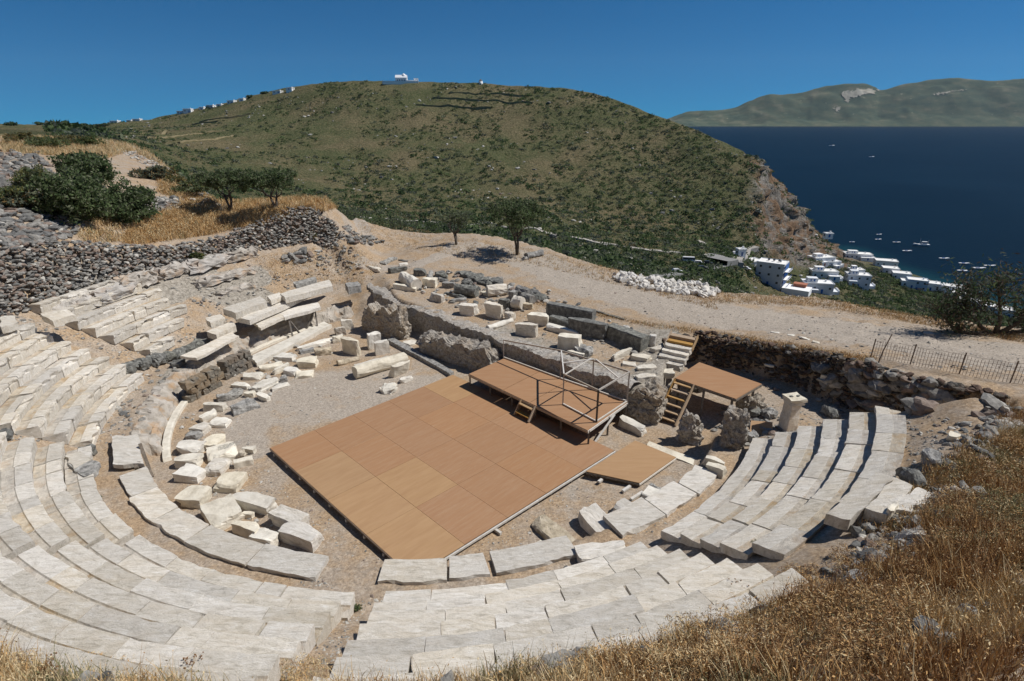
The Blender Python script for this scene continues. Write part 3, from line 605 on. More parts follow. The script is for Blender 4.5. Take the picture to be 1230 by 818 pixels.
# wedge: name, start az, end az, first/last row, slab length, chip, per-row end trims, missing set
WEDGES = [
    ('bottom left wedge', -121.3, -92.6, 0, 6, 1.5, .02),
    ('bottom middle wedge', -89.6, -60.6, 0, 6, 1.45, .022),
    ('right wedge', -57.6, -29.0, 0, 5, 1.35, .02),
    ('lower left wedge', -148.5, -122.4, 0, 7, 1.1, .025),
    ('left wedge', -176.0, -151.3, 0, 8, 1.15, .045),
    ('upper left wedge', -209, -181.5, 1, 7, 1.4, .05)]
rs = random.Random(5)
missing = {('right wedge', 4, 3), ('right wedge', 3, 0)}
HOLES = {('right wedge', 3): [(-53.5, -52.0)], ('right wedge', 4): [(-52.5, -50.8)], ('right wedge', 5): [(-46.5, -43)]}
for (wn, a0, a1, n0, n1, sl_, chip) in WEDGES:
    for n in range(n0, n1+1):
        r = R0+TREAD*n; zt = Z0+RISE*n
        s, e = a0+rs.uniform(-.3, .3)*14/r, a1+rs.uniform(-.3, .3)*14/r
        if wn == 'upper left wedge':
            s = {1: -190, 2: -196, 3: -199.5, 4: -198, 5: -199, 6: -197, 7: -194}[n]
            e += {1: -1.5, 2: -1, 3: -.3, 4: .3, 5: .4, 6: 1, 7: 1}[n]
        if wn == 'right wedge': e = {0: -29, 1: -28.8, 2: -28.5, 3: -28.2, 4: -28.0, 5: -30.0}[n]; s = {0: -57.3, 1: -57.7, 2: -58.1, 3: -58.4, 4: -57.6, 5: -49}[n]
        span = e-s; Ldeg = math.degrees(sl_/r); cnt = max(2, round(span/Ldeg))
        cuts = [s+span*(i+rs.uniform(-.28, .28)*(0 < i < cnt))/cnt for i in range(cnt+1)]
        side = 'left' if a0 > -125 else 'camera side'
        for i in range(cnt):
            g = .10*rs.random() if rs.random() < .3 else .012
            c0, c1 = cuts[i]+math.degrees(g/2/r), cuts[i+1]-math.degrees(g/2/r)
            if any(h0 < (c0+c1)/2 < h1 for h0, h1 in HOLES.get((wn, n), [])): continue
            # visible from the camera? keep those that can be seen
            x, y = P2((c0+c1)/2, r+.3); v = Vector((x, y, zt-CAMZ)); yy = CT*y-ST*v.z; zc_ = ST*y+CT*v.z
            if yy < .5: continue
            px, py = 615+F*x/yy, 409-F*zc_/yy
            if px < -60 or px > 1290 or py > 850: continue
            idx = i if side == 'left' else cnt-1-i
            broken = chip > .03 and rs.random() < .22
            nm = {'bottom left wedge': 'bottom left wedge', 'bottom middle wedge': 'bottom middle wedge'}.get(wn, wn)
            lbl = f"{'chipped' if broken else 'pale'} marble block, {NTH[idx]} from the {'left' if side=='left' else 'near'} end in the {ORD[n]} row, {nm}"
            seat_slab(r, c0, c1, zt+rs.uniform(-.012, .012), n, 1000+len(LBL), chip*(2.2 if broken else 1), ramp=(.19 if wn == 'right wedge' else .0), lbl=lbl, sink=(.06 if broken else 0), roll=rs.uniform(-.012, .012)+(.03 if broken else 0))
            LBL.append(lbl)
# ring of broad slabs (the walkway in front of the seats)
ring = [(-139.5, -132.5, .0, 'whitish'), (-132.3, -125, 0, 'diagonally veined'), (-124.8, -117.5, 0, 'long pale'), (-117.3, -107.5, 0, 'broad grey'), (-107.3, -98.3, 0, 'straight edged'), (-91.0, -83.2, .0, 'wavy edged'), (-82.9, -78.4, .0, 'short square'), (-77.6, -67.2, .02, 'rough grey')]
for i, (a0, a1, dz, w_) in enumerate(ring):
    seat_slab(12.85, a0, a1, ZR+dz, 0, 70+i, .03, depth=.86, thin=True, name='walkway_stone', cat='paving stone', group='broad slabs ringing the orchestra',
              lbl=f"{w_} marble slab in the walkway ring, {NTH[i]} from its left end")
for i, (a0, a1, dr_) in enumerate([(-60.5, -53, -.35), (-52.8, -46, -.2), (-45.7, -39.5, -.05)]):
    seat_slab(13.0+dr_, a0, a1, ZR+.02, 0, 90+i, .04, depth=.85-dr_*.6, thin=True, name='walkway_stone', cat='paving stone', group='broad slabs ringing the orchestra',
              lbl=f"wide striped marble walkway slab right of the stage corner, {NTH[i]} from the left")
# right end extras: upper slabs in the far corner
seat_slab(R0+TREAD*5, -31.5, -27.8, Z0+RISE*5, 5, 301, .03, lbl='pale marble slab at the far top corner of the right wedge')
OUTER = True
# podium slabs at the left, held on timber
def quad_slab(pts, zs, th, mat, name, label, cat, seed=1, rough=.035, group=None):
    """a slab whose top face has the four given photo corners at heights zs"""
    C4 = [U(a, b, z) for (a, b), z in zip(pts, zs)]; c = sum(C4)/4; n = 6; V = []; off = Vector((seed, seed*2, 0))
    for lay in (0, 1):
        for i in range(n+1):
            for j in range(n+1):
                s, t = i/n, j/n; p = C4[0]*(1-s)*(1-t)+C4[1]*s*(1-t)+C4[2]*s*t+C4[3]*(1-s)*t; p = Vector(p-c)
                ed = (i in (0, n))+(j in (0, n)); nv = noise.noise_vector(p*3+off); 
                p += Vector((nv.x, nv.y, nv.z*.3))*rough*(1.2+ed*1.2)
                p.z -= lay*th; V.append(p)
    k = (n+1)**2; f = lambda i, j, l: l*k+i*(n+1)+j; Fc = []
    for i in range(n):
        for j in range(n): Fc.append((f(i, j, 0), f(i+1, j, 0), f(i+1, j+1, 0), f(i, j+1, 0))); Fc.append((f(i, j, 1), f(i, j+1, 1), f(i+1, j+1, 1), f(i+1, j, 1)))
    for i in range(n):
        Fc += [(f(i, 0, 1), f(i+1, 0, 1), f(i+1, 0, 0), f(i, 0, 0)), (f(i, n, 0), f(i+1, n, 0), f(i+1, n, 1), f(i, n, 1)), (f(0, i, 0), f(0, i+1, 0), f(0, i+1, 1), f(0, i, 1)), (f(n, i, 1), f(n, i+1, 1), f(n, i+1, 0), f(n, i, 0))]
    o = mesh_obj(name, V, Fc, KM.get(mat, mat) if isinstance(mat, str) else mat); o.location = tuple(map(float, c)); tag(o, label, cat, group); return o
quad_slab([(134, 524), (166, 522), (172, 556), (136, 558)], [.95, .9, .85, .92], .16, 'm', 'podium_block', 'tilted pale slab held up by dark timber struts at the left podium', 'slab', 3)
quad_slab([(216, 428), (278, 399), (286, 404), (238, 430)], [1.3, 1.35, 1.3, 1.2], .14, 'm', 'podium_block', 'pointed pale slab jutting over the dark polygonal masonry', 'slab', 5)
quad_slab([(300, 384), (332, 374), (343, 380), (313, 394)], [1.45, 1.45, 1.4, 1.35], .15, 'm', 'podium_block', 'left one of two joined slabs overhanging the podium wall', 'slab', 6)
quad_slab([(332, 374), (382, 363), (385, 369), (342, 381)], [1.45, 1.45, 1.4, 1.4], .2, 'm', 'podium_block', 'right overhanging slab carried by two dark timber legs', 'slab', 7)
quad_slab([(282, 380), (356, 349), (398, 340), (300, 385)], [1.9, 1.95, 1.9, 1.8], .3, 'm', 'podium_block', 'long pale step running above the overhanging slabs', 'slab', 8)
quad_slab([(336, 352), (395, 336), (399, 343), (344, 358)], [2.35, 2.4, 2.3, 2.25], .35, 'm', 'podium_block', 'long grey beam of stone on the upper left bench', 'slab', 9)
quad_slab([(267, 370), (312, 356), (320, 362), (283, 376)], [2.3, 2.35, 2.25, 2.2], .4, 'm', 'podium_block', 'pitted pale block on the bench left of the long step', 'slab', 10)
quad_slab([(248, 398), (278, 386), (284, 391), (258, 402)], [1.6, 1.65, 1.6, 1.5], .35, 'm', 'podium_block', 'short pale bench block behind the pointed slab', 'slab', 11)
quad_slab([(246, 382), (266, 377), (270, 382), (252, 388)], [1.95, 1.95, 1.9, 1.9], .35, 'm', 'podium_block', 'small grey bench block behind the dark boulders', 'slab', 12)
quad_slab([(320, 356), (336, 351), (339, 355), (325, 361)], [2.3, 2.3, 2.25, 2.25], .3, 'm', 'podium_block', 'small pale block between the pitted block and the grey beam', 'slab', 13)
quad_slab([(352, 339), (378, 332), (381, 335), (356, 342)], [2.6, 2.6, 2.55, 2.55], .25, 'g', 'podium_block', 'short dark block on the bare ground above the grey beam', 'slab', 14)
quad_slab([(414, 340), (430, 338), (434, 342), (418, 345)], [2.1, 2.1, 2.1, 2.1], .5, 'g', 'stone_block', 'square capped block at the right end of the upper bench', 'stone block', 15)
quad_slab([(78, 548), (98, 541), (110, 552), (90, 562)], [1.15, 1.15, 1.15, 1.15], .2, 'm', 'seat_fragment', 'broken slab lying on the earth below the left aisle', 'slab', 16, .05)
quad_slab([(84, 556), (116, 550), (118, 566), (98, 574)], [1.12, 1.12, 1.12, 1.12], .18, 'g', 'seat_fragment', 'grey broken slab on the earth nearest the gutter at left', 'slab', 17, .06)
quad_slab([(48, 376), (80, 372), (90, 378), (62, 386)], [4.1, 4.1, 3.9, 3.9], .3, 'm', 'seat_fragment', 'loose pale block at the foot of the left rubble wall', 'slab', 18, .04)
quad_slab([(0, 380), (18, 379), (20, 388), (0, 394)], [4.3, 4.2, 4.1, 4.1], .3, 'm', 'seat_fragment', 'striped pale block cut by the left photo edge', 'slab', 19, .04)
quad_slab([(1053, 566), (1075, 573), (1022, 626), (994, 618)], [3.75, 3.85, 3.75, 3.65], .3, 'm', 'marble_block', 'pale slab on the inner side of the outermost pair at the right wedge', 'marble block', 51, .03)
quad_slab([(1076, 573), (1098, 583), (1064, 618), (1040, 610)], [3.85, 3.95, 3.9, 3.8], .3, 'm', 'marble_block', 'grey slab in the middle of the outermost group at the right wedge', 'marble block', 52, .03)
quad_slab([(1099, 583), (1121, 593), (1095, 617), (1068, 606)], [3.95, 4.0, 3.95, 3.9], .3, 'm', 'marble_block', 'ragged slab farthest right, above the dark hollow', 'marble block', 53, .06)
# timber struts
def strut(pts, label, w=.09):
    m = MB()
    for (a, za), (b, zb_) in pts: m.bar(U(*a, za), U(*b, zb_), w)
    o = m.build('timber_strut', old_wood); tag(o, label, 'timber strut', 'dark timber struts under the podium slabs'); return o
strut([((353, 407), 0), ((349, 386), 1.05)][0:0] or [(((352, 407), 0), ((347, 384), 1.1)), (((347, 384), 1.1), ((362, 403), .05))], 'dark timber leg under the left part of the overhanging slab')
strut([(((382, 397), 0), ((378, 371), 1.2)), (((378, 371), 1.2), ((368, 396), .1))], 'dark timber leg under the right part of the overhanging slab')
strut([(((183, 573), 0), ((168, 533), 1.0)), (((170, 571), .1), ((163, 560), .9)), (((178, 568), .15), ((166, 556), .85))], 'dark timber frame under the tilted slab at the left podium', .11)
# left podium wall (bedrock), curb and polygonal masonry
def arc_wall(name, a0, a1, prof, mat, label, cat, seed=0, nz=.08, kind=None):
    m = int(abs(a1-a0)/.45); V = []; k = len(prof); sink_ = lambda i: .9*(1-min(1, min(i, m-i)/5))
    for i in range(m+1):
        a = a0+(a1-a0)*i/m
        for j, (r, z) in enumerate(prof):
            p = Vector((*P2(a, r), z)); nv = noise.noise_vector(p*1.5+Vector((seed, 0, 0)))*nz + noise.noise_vector(p*5)*nz*.45; p += nv*(1 if 0 < j < k-1 else .3); p.z -= sink_(i)*(z > 0); V.append(p)
    Fc = [(i*k+j, (i+1)*k+j, (i+1)*k+j+1, i*k+j+1) for i in range(m) for j in range(k-1)]
    o = mesh_obj(name, V, Fc, mat, smooth=False); tag(o, label, cat, kind=kind); return o
arc_wall('podium_wall', -147, -236, [(12.36, -.1), (12.40, .10), (12.46, .2), (12.52, .32), (12.66, .42), (12.7, .55), (12.85, .62), (13.0, .70), (13.25, .72), (13.5, .64), (13.9, .3)], bedrock, 'sloping grey bedrock podium curving round the left of the orchestra', 'rock wall', nz=.22)
arc_wall('curb', -143.5, -226, [(12.02, -.05), (12.02, .13), (12.1, .15), (12.3, .15), (12.34, -.05)], marble_white, 'thin whitish curb along the foot of the left podium', 'curb', nz=.02)
quad_slab([(300, 428), (390, 386), (397, 390), (308, 436)], [.25, .25, .25, .25], .25, 'w', 'curb_stone', 'long straight cream curb stone behind the upper loose blocks', 'curb', 31)
quad_slab([(779, 529), (851, 557), (845, 564), (776, 535)], [.15, .15, .15, .15], .2, 'w', 'curb_stone', 'white sill stone running from the small deck to the paired blocks', 'curb', 32)
quad_slab([(470, 404), (546, 446), (541, 449), (466, 408)], [.2, .2, .2, .2], .25, 'g', 'curb_stone', 'dark edged stone sill in front of the two masonry lumps', 'curb', 33)

# ------------------------------------------------------------------ the loose blocks
ARC = 'loose blocks lined up left of the orchestra'
T = [
 (243, 484, 270, 484, .55, .35, 'w', 'rounded cream block heading the left row of loose blocks'),
 (240, 500, 259, 492, .5, .3, 'w', 'small cream block just below the rounded cream one'),
 (254, 503, 274, 505, .9, .22, 'w', 'square white slab at the top of the inner row of loose blocks'),
 (233, 509, 248, 511, .75, .35, 'm', 'angular pale block below the two small cream blocks'),
 (225, 519, 239, 520, .6, .25, 'g', 'greyish weathered stone at the bend of the left block row'),
 (246, 527, 266, 527, 1.2, .3, 'w', 'pale slab joined to the inscribed one, on its upper side'),
 (213, 532, 241, 533, .75, .4, 'w', 'flat white block, upper of three stacked closely by the gutter'),
 (211, 547, 239, 548, .75, .42, 'w', 'flat white block in the middle of three beside the gutter'),
 (249, 556, 271, 556, 1.2, .3, 'm', 'large pale slab below the inscribed block'),
 (214, 563, 243, 565, 1.0, .35, 'w', 'broad pale block, lowest of three beside the gutter'),
 (291, 536, 306, 537, .4, .25, 'w', 'small cream topped block nearest the left stage corner'),
 (260, 575, 290, 573, 1.15, .35, 'w', 'big five sided white block between the two rows'),
 (218, 589, 248, 591, 1.1, .4, 'w', 'cream block with rounded right end and deep shadow at left'),
 (283, 591, 326, 603, .75, .4, 'w', 'long white oblong block pointing at the stage'),
 (256, 601, 277, 619, 1.4, .4, 'w', 'large tan topped block tilted beside the walkway ring'),
 (285, 624, 309, 634, .6, .4, 'w', 'small cream oblong block, left of a pair near the ring'),
 (304, 637, 331, 645, .65, .4, 'w', 'small cream oblong block, right of a pair near the ring'),
 (330, 610, 364, 622, .75, .5, 'm', 'upper half of the cracked long block near the stage'),
 (340, 628, 382, 641, .85, .5, 'm', 'lower half of the cracked long block near the stage'),
 (291, 614, 303, 616, .3, .2, 'w', 'little pinkish stone between four larger blocks'),
 (311, 441, 338, 435, .8, .25, 'w', 'cream slab leaning in the upper heap of blocks'),
 (292, 449, 315, 449, .65, .25, 'w', 'pale oblong block at the left tip of the upper heap'),
 (280, 459, 299, 462, .5, .2, 'w', 'thin cream slab pointing left from the upper heap'),
 (306, 465, 332, 452, 1.0, .25, 'w', 'large flat white slab in the middle of the upper heap'),
 (294, 470, 305, 470, .45, .25, 'w', 'small cream stone touching the dark split stone'),
 (310, 471, 322, 475, .4, .3, 'w', 'wedge shaped pale stone under the large flat slab'),
 (326, 466, 346, 459, .45, .15, 'w', 'thin pale slab lying toward the gravel'),
 (333, 425, 354, 427, .9, .25, 'w', 'pale slab behind the upper heap, beside the curb stone'),
 (328, 444, 346, 435, .35, .3, 'w', 'narrow white block standing in the upper heap'),
 (343, 441, 357, 444, .8, .3, 'w', 'cream square block right of the narrow white one'),
 (355, 448, 376, 447, .8, .2, 'w', 'flat ragged pale slab at the right edge of the upper heap'),
 (336, 453, 344, 451, .35, .3, 'g', 'little grey boulder among the upper heap'),
 (357, 431, 380, 430, .9, .45, 'w', 'bulky white block with hollowed side in the upper heap'),
 (357, 417, 397, 406, .55, .25, 'w', 'long cream plank of stone behind the upper heap'),
 (383, 410, 400, 406, .7, .2, 'w', 'pale slab at the far end of the long cream plank'),
 (378, 420, 398, 417, .6, .35, 't', 'brownish rough block at the right end of the upper heap'),
 (360, 421, 378, 417, .5, .2, 'g', 'grey rough stone lying on the cream planks'),
 (425, 440, 470, 428, .75, .6, 'w', 'thick broken cream block with rounded top beside the gravel'),
 (402, 394, 414, 392, .5, .5, 't', 'brown square block by the podium end, upper of two'),
 (399, 404, 411, 402, .5, .4, 'w', 'cream square block by the podium end, lower of two'),
 (409, 384, 422, 382, .5, .7, 'w', 'white topped square block standing behind the brown one'),
 (440, 401, 455, 398, .6, .95, 'w', 'upright cream block of the joined pair by the masonry'),
 (449, 410, 466, 407, .6, .8, 'w', 'upright cream block with slot, nearer of the joined pair'),
 (487, 408, 498, 412, .9, .15, 'w', 'flat white slab lying in front of the trench wall'),
 (481, 455, 494, 451, .4, .22, 'w', 'small bright box shaped stone beside the broken cream block'),
 (473, 341, 500, 343, .6, .35, 'w', 'cream moulded block at the trench edge, lowest of its cluster'),
 (467, 322, 487, 319, .6, .4, 'd', 'dark block at the left end of the far cluster'),
 (479, 317, 490, 315, .4, .2, 'w', 'small white fragment behind the dark left block'),
 (497, 322, 512, 322, .7, .5, 'd', 'dark lumpy block in the back of the far cluster'),
 (508, 333, 524, 334, .9, .6, 'w', 'steep sided white and dark block in the far cluster'),
 (532, 338, 546, 339, .55, .4, 'g', 'grey grooved block at the right of the far cluster'),
 (534, 349, 556, 356, .3, .2, 'd', 'thin dark beam of stone lying behind the pale stones'),
 (517, 351, 532, 354, .6, .5, 't', 'dark faced block with tan right side on the trench rim'),
 (540, 359, 560, 357, .5, .2, 'g', 'flat grey slab on the rim right of the dark faced block'),
 (552, 364, 572, 366, .8, .65, 'm', 'large white streaked block standing on the trench rim'),
 (584, 362, 604, 366, .6, .85, 'm', 'tall white triangular block left of the stone heap'),
 (599, 358, 613, 359, .7, .6, 'd', 'dark block wedged between the white triangular one and the drum'),
 (624, 362, 640, 365, .5, .35, 't', 'small tan block below the column drums'),
 (608, 373, 616, 376, .6, .5, 'm', 'cream corner block under the column drums'),
 (578, 349, 588, 352, .4, .2, 'w', 'small white stone in the middle of the skene rubble'),
 (614, 350, 624, 347, .6, .5, 'g', 'grey striped block on top of the stone heap'),
 (636, 375, 660, 378, .65, .6, 'w', 'cream block with recessed top beside the dark wall blocks'),
 (620, 386, 646, 390, .6, .7, 'm', 'moulded pale block standing behind the railing'),
 (656, 389, 697, 397, .6, .3, 'w', 'long cream slab with rounded end behind the altar shaped block'),
 (684, 420, 702, 424, .4, .25, 'w', 'narrow white block touching the booth railing'),
 (738, 425, 758, 416, .35, .35, 'w', 'small white gabled block lying among the paving stones'),
 (759, 424, 781, 428, .65, .25, 'w', 'cream flat block right of the small gabled one'),
 (748, 435, 764, 436, .6, .12, 'm', 'thin pale slab in front of the gabled block'),
 (765, 440, 787, 438, .6, .15, 'w', 'cream slab lying above the conglomerate lump'),
 (763, 450, 788, 449, .7, .22, 'm', 'pale hollowed slab resting on the conglomerate lump'),
 (788, 433, 811, 434, .6, .3, 'w', 'pale block at the foot of the stone stair'),
 (784, 418, 796, 415, .5, .2, 'm', 'small pale stones left of the stone stair'),
 (780, 401, 788, 402, .4, .6, 'm', 'upright pale post like stone near the wooden steps'),
 (718, 373, 750, 382, .2, .12, 'd', 'thin dark stone beam lying flat on the gravel edge'),
 (831, 427, 846, 429, .5, .2, 'd', 'dark flat stone right of the stone stair'),
 (847, 546, 871, 553, .5, .35, 'w', 'white block, upper of two beside the right wedge'),
 (850, 555, 872, 562, .5, .35, 'w', 'white block, lower of two beside the right wedge'),
 (646, 618, 688, 660, .95, .22, 't', 'long tan double slab lying beside the stage corner'),
 (703, 607, 741, 645, 1.1, .45, 'm', 'thick rectangular marble block with shaded left side'),
 (741, 601, 773, 619, 1.0, .35, 'm', 'two stepped marble block right of the thick rectangular one'),
 (693, 662, 752, 656, .85, .3, 'm', 'fan shaped striped slab overlapping the front row'),
 (643, 655, 652, 648, .25, .45, 'w', 'small upright chipped stone between stage and front row'),
 (626, 662, 638, 660, .5, .35, 'w', 'small white boulder behind the small upright stone'),
 (744, 500, 776, 512, .55, .42, 'w', 'cream topped oblong block at the corner of the raised stage'),
 (938, 633, 950, 640, .35, .2, 't', 'small stone lying on the outer right slab'),
 (1140, 520, 1152, 524, .4, .15, 'w', 'single white stone on bare earth right of the seats'),
 (700, 668, 700, 668, .3, .2, 'w', 'tiny pale stone')]
T = T[:-1]
for t in T: block(*t[:4], t[4]*.72, *t[5:], group='loose ancient blocks', rough=.035 if t[6] in 'gdt' else .028)
block(425, 441, 486, 424, .7, .62, 'w', 'big fallen half column of cream stone beside the gravel', 'column_fragment', 'column', 'drum', group=None)
block(468, 437, 490, 430, .25, .75, 'w', 'upright cream slab leaning on the fallen half column', group=None, roll=.35)
block(411, 404, 431, 408, .3, .95, 'w', 'triangular cream slab standing on edge near the podium end')
block(277, 488, 307, 478, .5, .4, 'g', 'split dark grey beam shaped stone by the upper heap', rough=.05)
block(262, 475, 289, 468, .55, .3, 'g', 'flat dark grey stone left of the split one', shape='boulder')
block(280, 553, 303, 548, .3, .3, 'w', 'pale stone carved with leaf pattern near the stage corner', 'carved_block', 'carved stone', 'cornice')
block(287, 541, 292, 542, .3, .3, 't', 'small brown boulder beside the cream topped block', 'boulder', 'boulder', 'boulder')
ins = block(248, 543, 284, 535, 1.0, .35, 'w', 'wide slab with engraved lines of lettering, left of the orchestra', 'inscribed_slab', 'inscribed slab')
mbi = MB()
for r_i in range(5):
    for k_i in range(26 - r_i):
        if (k_i*7+r_i*5) % 11 == 0: continue
        mbi.box((-.1+k_i*.034, .33-r_i*.085, .352), (.018, .045 if (k_i+r_i) % 3 else .03, .006))
tag(mbi.build('lettering', stone_grey, ins))
block(405, 434, 431, 427, .28, .25, 't', 'short round stone log lying on the gravel', 'column_fragment', 'column', 'drum')
block(458, 462, 474, 463, .75, .3, 'w', 'flat round white stone on the gravel before the stage', 'boulder', 'boulder', 'boulder')
block(484, 329, 500, 338, .8, .6, 'w', 'half round white drum behind the moulded block', 'column_drum', 'column drum', 'drum')
block(514, 328, 517, 316, .4, .9, 'g', 'fluted grey column piece leaning in the far cluster', 'column_drum', 'column drum', 'fluted')
block(548, 341, 573, 344, .75, .7, 'd', 'big dark rough drum lying at the right of the far cluster', 'column_drum', 'column drum', 'drum')
block(586, 391, 615, 381, .3, .3, 'w', 'slim white column shaft lying on the rim', 'column_shaft', 'column', 'drum')
block(585, 344, 608, 342, .75, .65, 'm', 'white fluted drum left of the stone heap', 'column_drum', 'column drum', 'fluted')
block(617, 355, 628, 357, .8, .75, 'm', 'round ended pale drum facing the stage', 'column_drum', 'column drum', 'drum')
block(622, 344, 636, 348, .7, .6, 'g', 'grey fluted drum on top of the stone heap', 'column_drum', 'column drum', 'fluted')
block(628, 352, 640, 356, .6, .5, 'g', 'grey plain drum at the right of the stone heap', 'column_drum', 'column drum', 'drum')
for i, (a, b, c_, d_, w_, h_, lb) in enumerate([(552, 324, 576, 331, .9, .3, 'low dark green grey rock on the gravel edge, left one'), (571, 332, 590, 336, .8, .35, 'low dark rock in the skene rubble, middle one'), (590, 333, 602, 338, .7, .3, 'low dark rock behind the fluted drum'),
       (641, 352, 655, 356, .7, .3, 'dark rock at the left end of the wall blocks'), (556, 337, 566, 339, .6, .4, 'dark rock behind the big dark drum'), (524, 325, 536, 329, .6, .35, 'dark angular rock behind the grooved block')]):
    block(a, b, c_, d_, w_, h_, 'd', lb, 'boulder', 'boulder', 'boulder')
block(659, 362, 714, 372, .6, .75, 'd', 'long dark architrave block, upper left of the dark wall', 'architrave_block', 'stone block', 'cornice')
block(661, 378, 690, 385, .5, .5, 'd', 'dark block under the upper left architrave', 'architrave_block', 'stone block')
block(683, 380, 730, 388, .6, .85, 'd', 'tall dark dressed block in the middle of the dark wall', 'architrave_block', 'stone block')
block(733, 388, 776, 403, .7, .75, 'd', 'long moulded dark block at the right of the dark wall', 'architrave_block', 'stone block', 'cornice')
block(693, 414, 711, 419, .6, .4, 'g', 'rough pale boulder behind the booth', 'boulder', 'boulder', 'boulder')
block(672, 400, 698, 404, .65, .75, 'w', 'altar shaped cream block tapering to its foot', 'altar_block', 'stone block', rough=.02)
block(775, 590, 815, 606, .65, .3, 'w', 'moulded white cornice block at the walkway end', 'cornice_block', 'stone block', 'cornice')
block(783, 585, 800, 586, .5, .45, 'g', 'rounded grey boulder right of the small deck', 'boulder', 'boulder', 'boulder')
# dark boulders in the missing first row of the upper left wedge
for i, (a, b, w_, lb) in enumerate([(150, 425, .6, 'lowest'), (163, 413, .6, 'second'), (183, 408, .7, 'third'), (197, 405, .55, 'fourth'), (209, 399, .6, 'fifth'), (221, 393, .7, 'sixth'), (235, 384, .7, 'topmost')]):
    block(a-8, b+3, a+8, b-3, w_, .45, 'd', f'{lb} dark boulder in the curved line replacing a seat row', 'boulder', 'boulder', 'boulder', group='dark boulders in place of seats', base=None)
for i, (a, b, w_, lb) in enumerate([(104, 537, .5, 'dark round stone at the near end of the left wedge'), (186, 324, .5, 'single dark boulder under the rubble wall'), (2, 516, .5, 'dark stone in the left aisle at the photo edge'), (905, 488, .8, 'dark boulder under the upper deck corner'),
      (925, 492, .6, 'grey stone left of the pillar'), (905, 520, .4, 'grey stone above the tan board'), (1000, 490, .7, 'low dark rock at the foot of the shaded wall'), (1120, 545, .6, 'flat grey stone on the earth right of the wedge'), (1100, 567, .9, 'broad dark stone sunk in the earth beyond the seats'), (880, 498, .4, 'small grey rock by the shaded masonry')]):
    block(a-7, b, a+7, b, w_, .35, 'd' if 'dark' in lb else 'g', lb, 'boulder', 'boulder', 'boulder')

# masonry lumps (rubble concrete cores of the stage building)
def lump(pts, w, h, label, seed, mat=conglom, rough=.07, cuts=26, taper=.08, base=None, rnd=0):
    (x1, y1), (x2, y2) = pts; g = gz(*G((x1+x2)/2, (y1+y2)/2)[:2]) if base is None else base
    a, b = U(x1, y1, g), U(x2, y2, g); d = b-a; L = float(np.hypot(d[0], d[1])); rz = math.atan2(d[1], d[0]); n = Vector((-math.sin(rz), math.cos(rz), 0))
    V, Fc = rough_box(L, w, h, seed, rough, cuts, taper, rnd); V2 = []
    for v in V:
        p = Vector(v); f1 = noise.fractal(p*2.2+Vector((seed, 0, 0)), 1, 2, 4)*.10; f2 = noise.noise(Vector((p.x*.9+seed, 3, 0)))
        if p.z > h*.6: p.z += (f2*h*.45 + f1*1.4)*min(1, (p.z-h*.6)/(h*.3))
        q3 = p*3.1+Vector((seed*2, 0, 5)); f3 = 1-abs(noise.noise(q3))*2; f4 = noise.noise(p*9+Vector((seed, 0, 0)))
        dirv = Vector((p.x/L, p.y/w, (p.z-h*.4)/h)).normalized(); p += dirv*(f1*1.1+(f3-.5)*.10+f4*.05); V2.append(p)
    o = mesh_obj('masonry_lump', V2, Fc, mat); o.location = ((a+b)/2)[0]+n.x*w/2, ((a+b)/2)[1]+n.y*w/2, g-.1; o.rotation_euler.z = rz
    tag(o, label, 'masonry'); return o
lump([(433, 396), (481, 410)], .9, 1.75, 'tall rough masonry lump left of the trench', 3)
lump([(501, 424), (592, 452)], 1.1, 1.25, 'long low masonry lump in front of the trench wall', 8)
lump([(745, 500), (790, 512)], 1.9, 1.45, 'rounded conglomerate lump between the raised stage and the ladder', 11, base=.05, rnd=.25)
lump([(814, 530), (838, 536)], .55, 1.25, 'jagged grey masonry lump right of the ladder', 14, rough=.08, taper=.25, cuts=20)
lump([(866, 536), (893, 541)], .9, 1.45, 'tall grey masonry lump with shaded left face by the tan board', 17, rough=.08, taper=.12, cuts=20)
lump([(898, 497), (922, 492)], .7, .5, 'low rough masonry behind the tan board', 21, rough=.08, cuts=14)
# trench wall face: rubble concrete band along the skene edge
def band_wall(pxs, zt, zb_, label, seed, mat=conglom, name='trench_wall', th=.35, off=.0, nz=.1):
    pts = [Vector((*U(a, b, zt)[:2], 0)) for a, b in pxs]; P = []; 
    for p, q_ in zip(pts[:-1], pts[1:]):
        n = max(1, int((q_-p).length/.13)); P += [p.lerp(q_, i/n) for i in range(n)]
    P.append(pts[-1]); m = 16; V = []
    for i, p in enumerate(P):
        t = (P[min(i+1, len(P)-1)]-P[max(i-1, 0)]).normalized(); nrm = Vector((t.y, -t.x, 0))
        top = zt + .10*noise.noise(p*.8+Vector((seed, 0, 0)))
        ring_ = [(-off-.22+.0*j, zb_+(top-zb_)*j/(m-3)) for j in range(m-2)] + [(-off+.02, top+.05), (-off+.75, top+.02)]
        for j, (d_, z) in enumerate(ring_):
            b_ = Vector((p.x-nrm.x*(-1)*0, p.y, 0)) + nrm*(-d_) ; q2 = Vector((b_.x, b_.y, z))
            q2 += noise.noise_vector(q2*1.3+Vector((seed, 0, 0)))*nz*1.8+noise.noise_vector(q2*4)*nz*1.0+noise.noise_vector(q2*10)*nz*.35; V.append(q2)
    k = m; Fc = [(i*k+j, (i+1)*k+j, (i+1)*k+j+1, i*k+j+1) for i in range(len(P)-1) for j in range(k-1)]
    o = mesh_obj(name, V, Fc, mat, smooth=False); tag(o, label, 'wall'); return o
band_wall([(440, 338), (453, 349), (469, 359), (493, 367), (613, 411), (700, 442), (762, 464)], 1.5, -.1, 'rough concrete trench wall behind the raised stage', 2, off=.05)

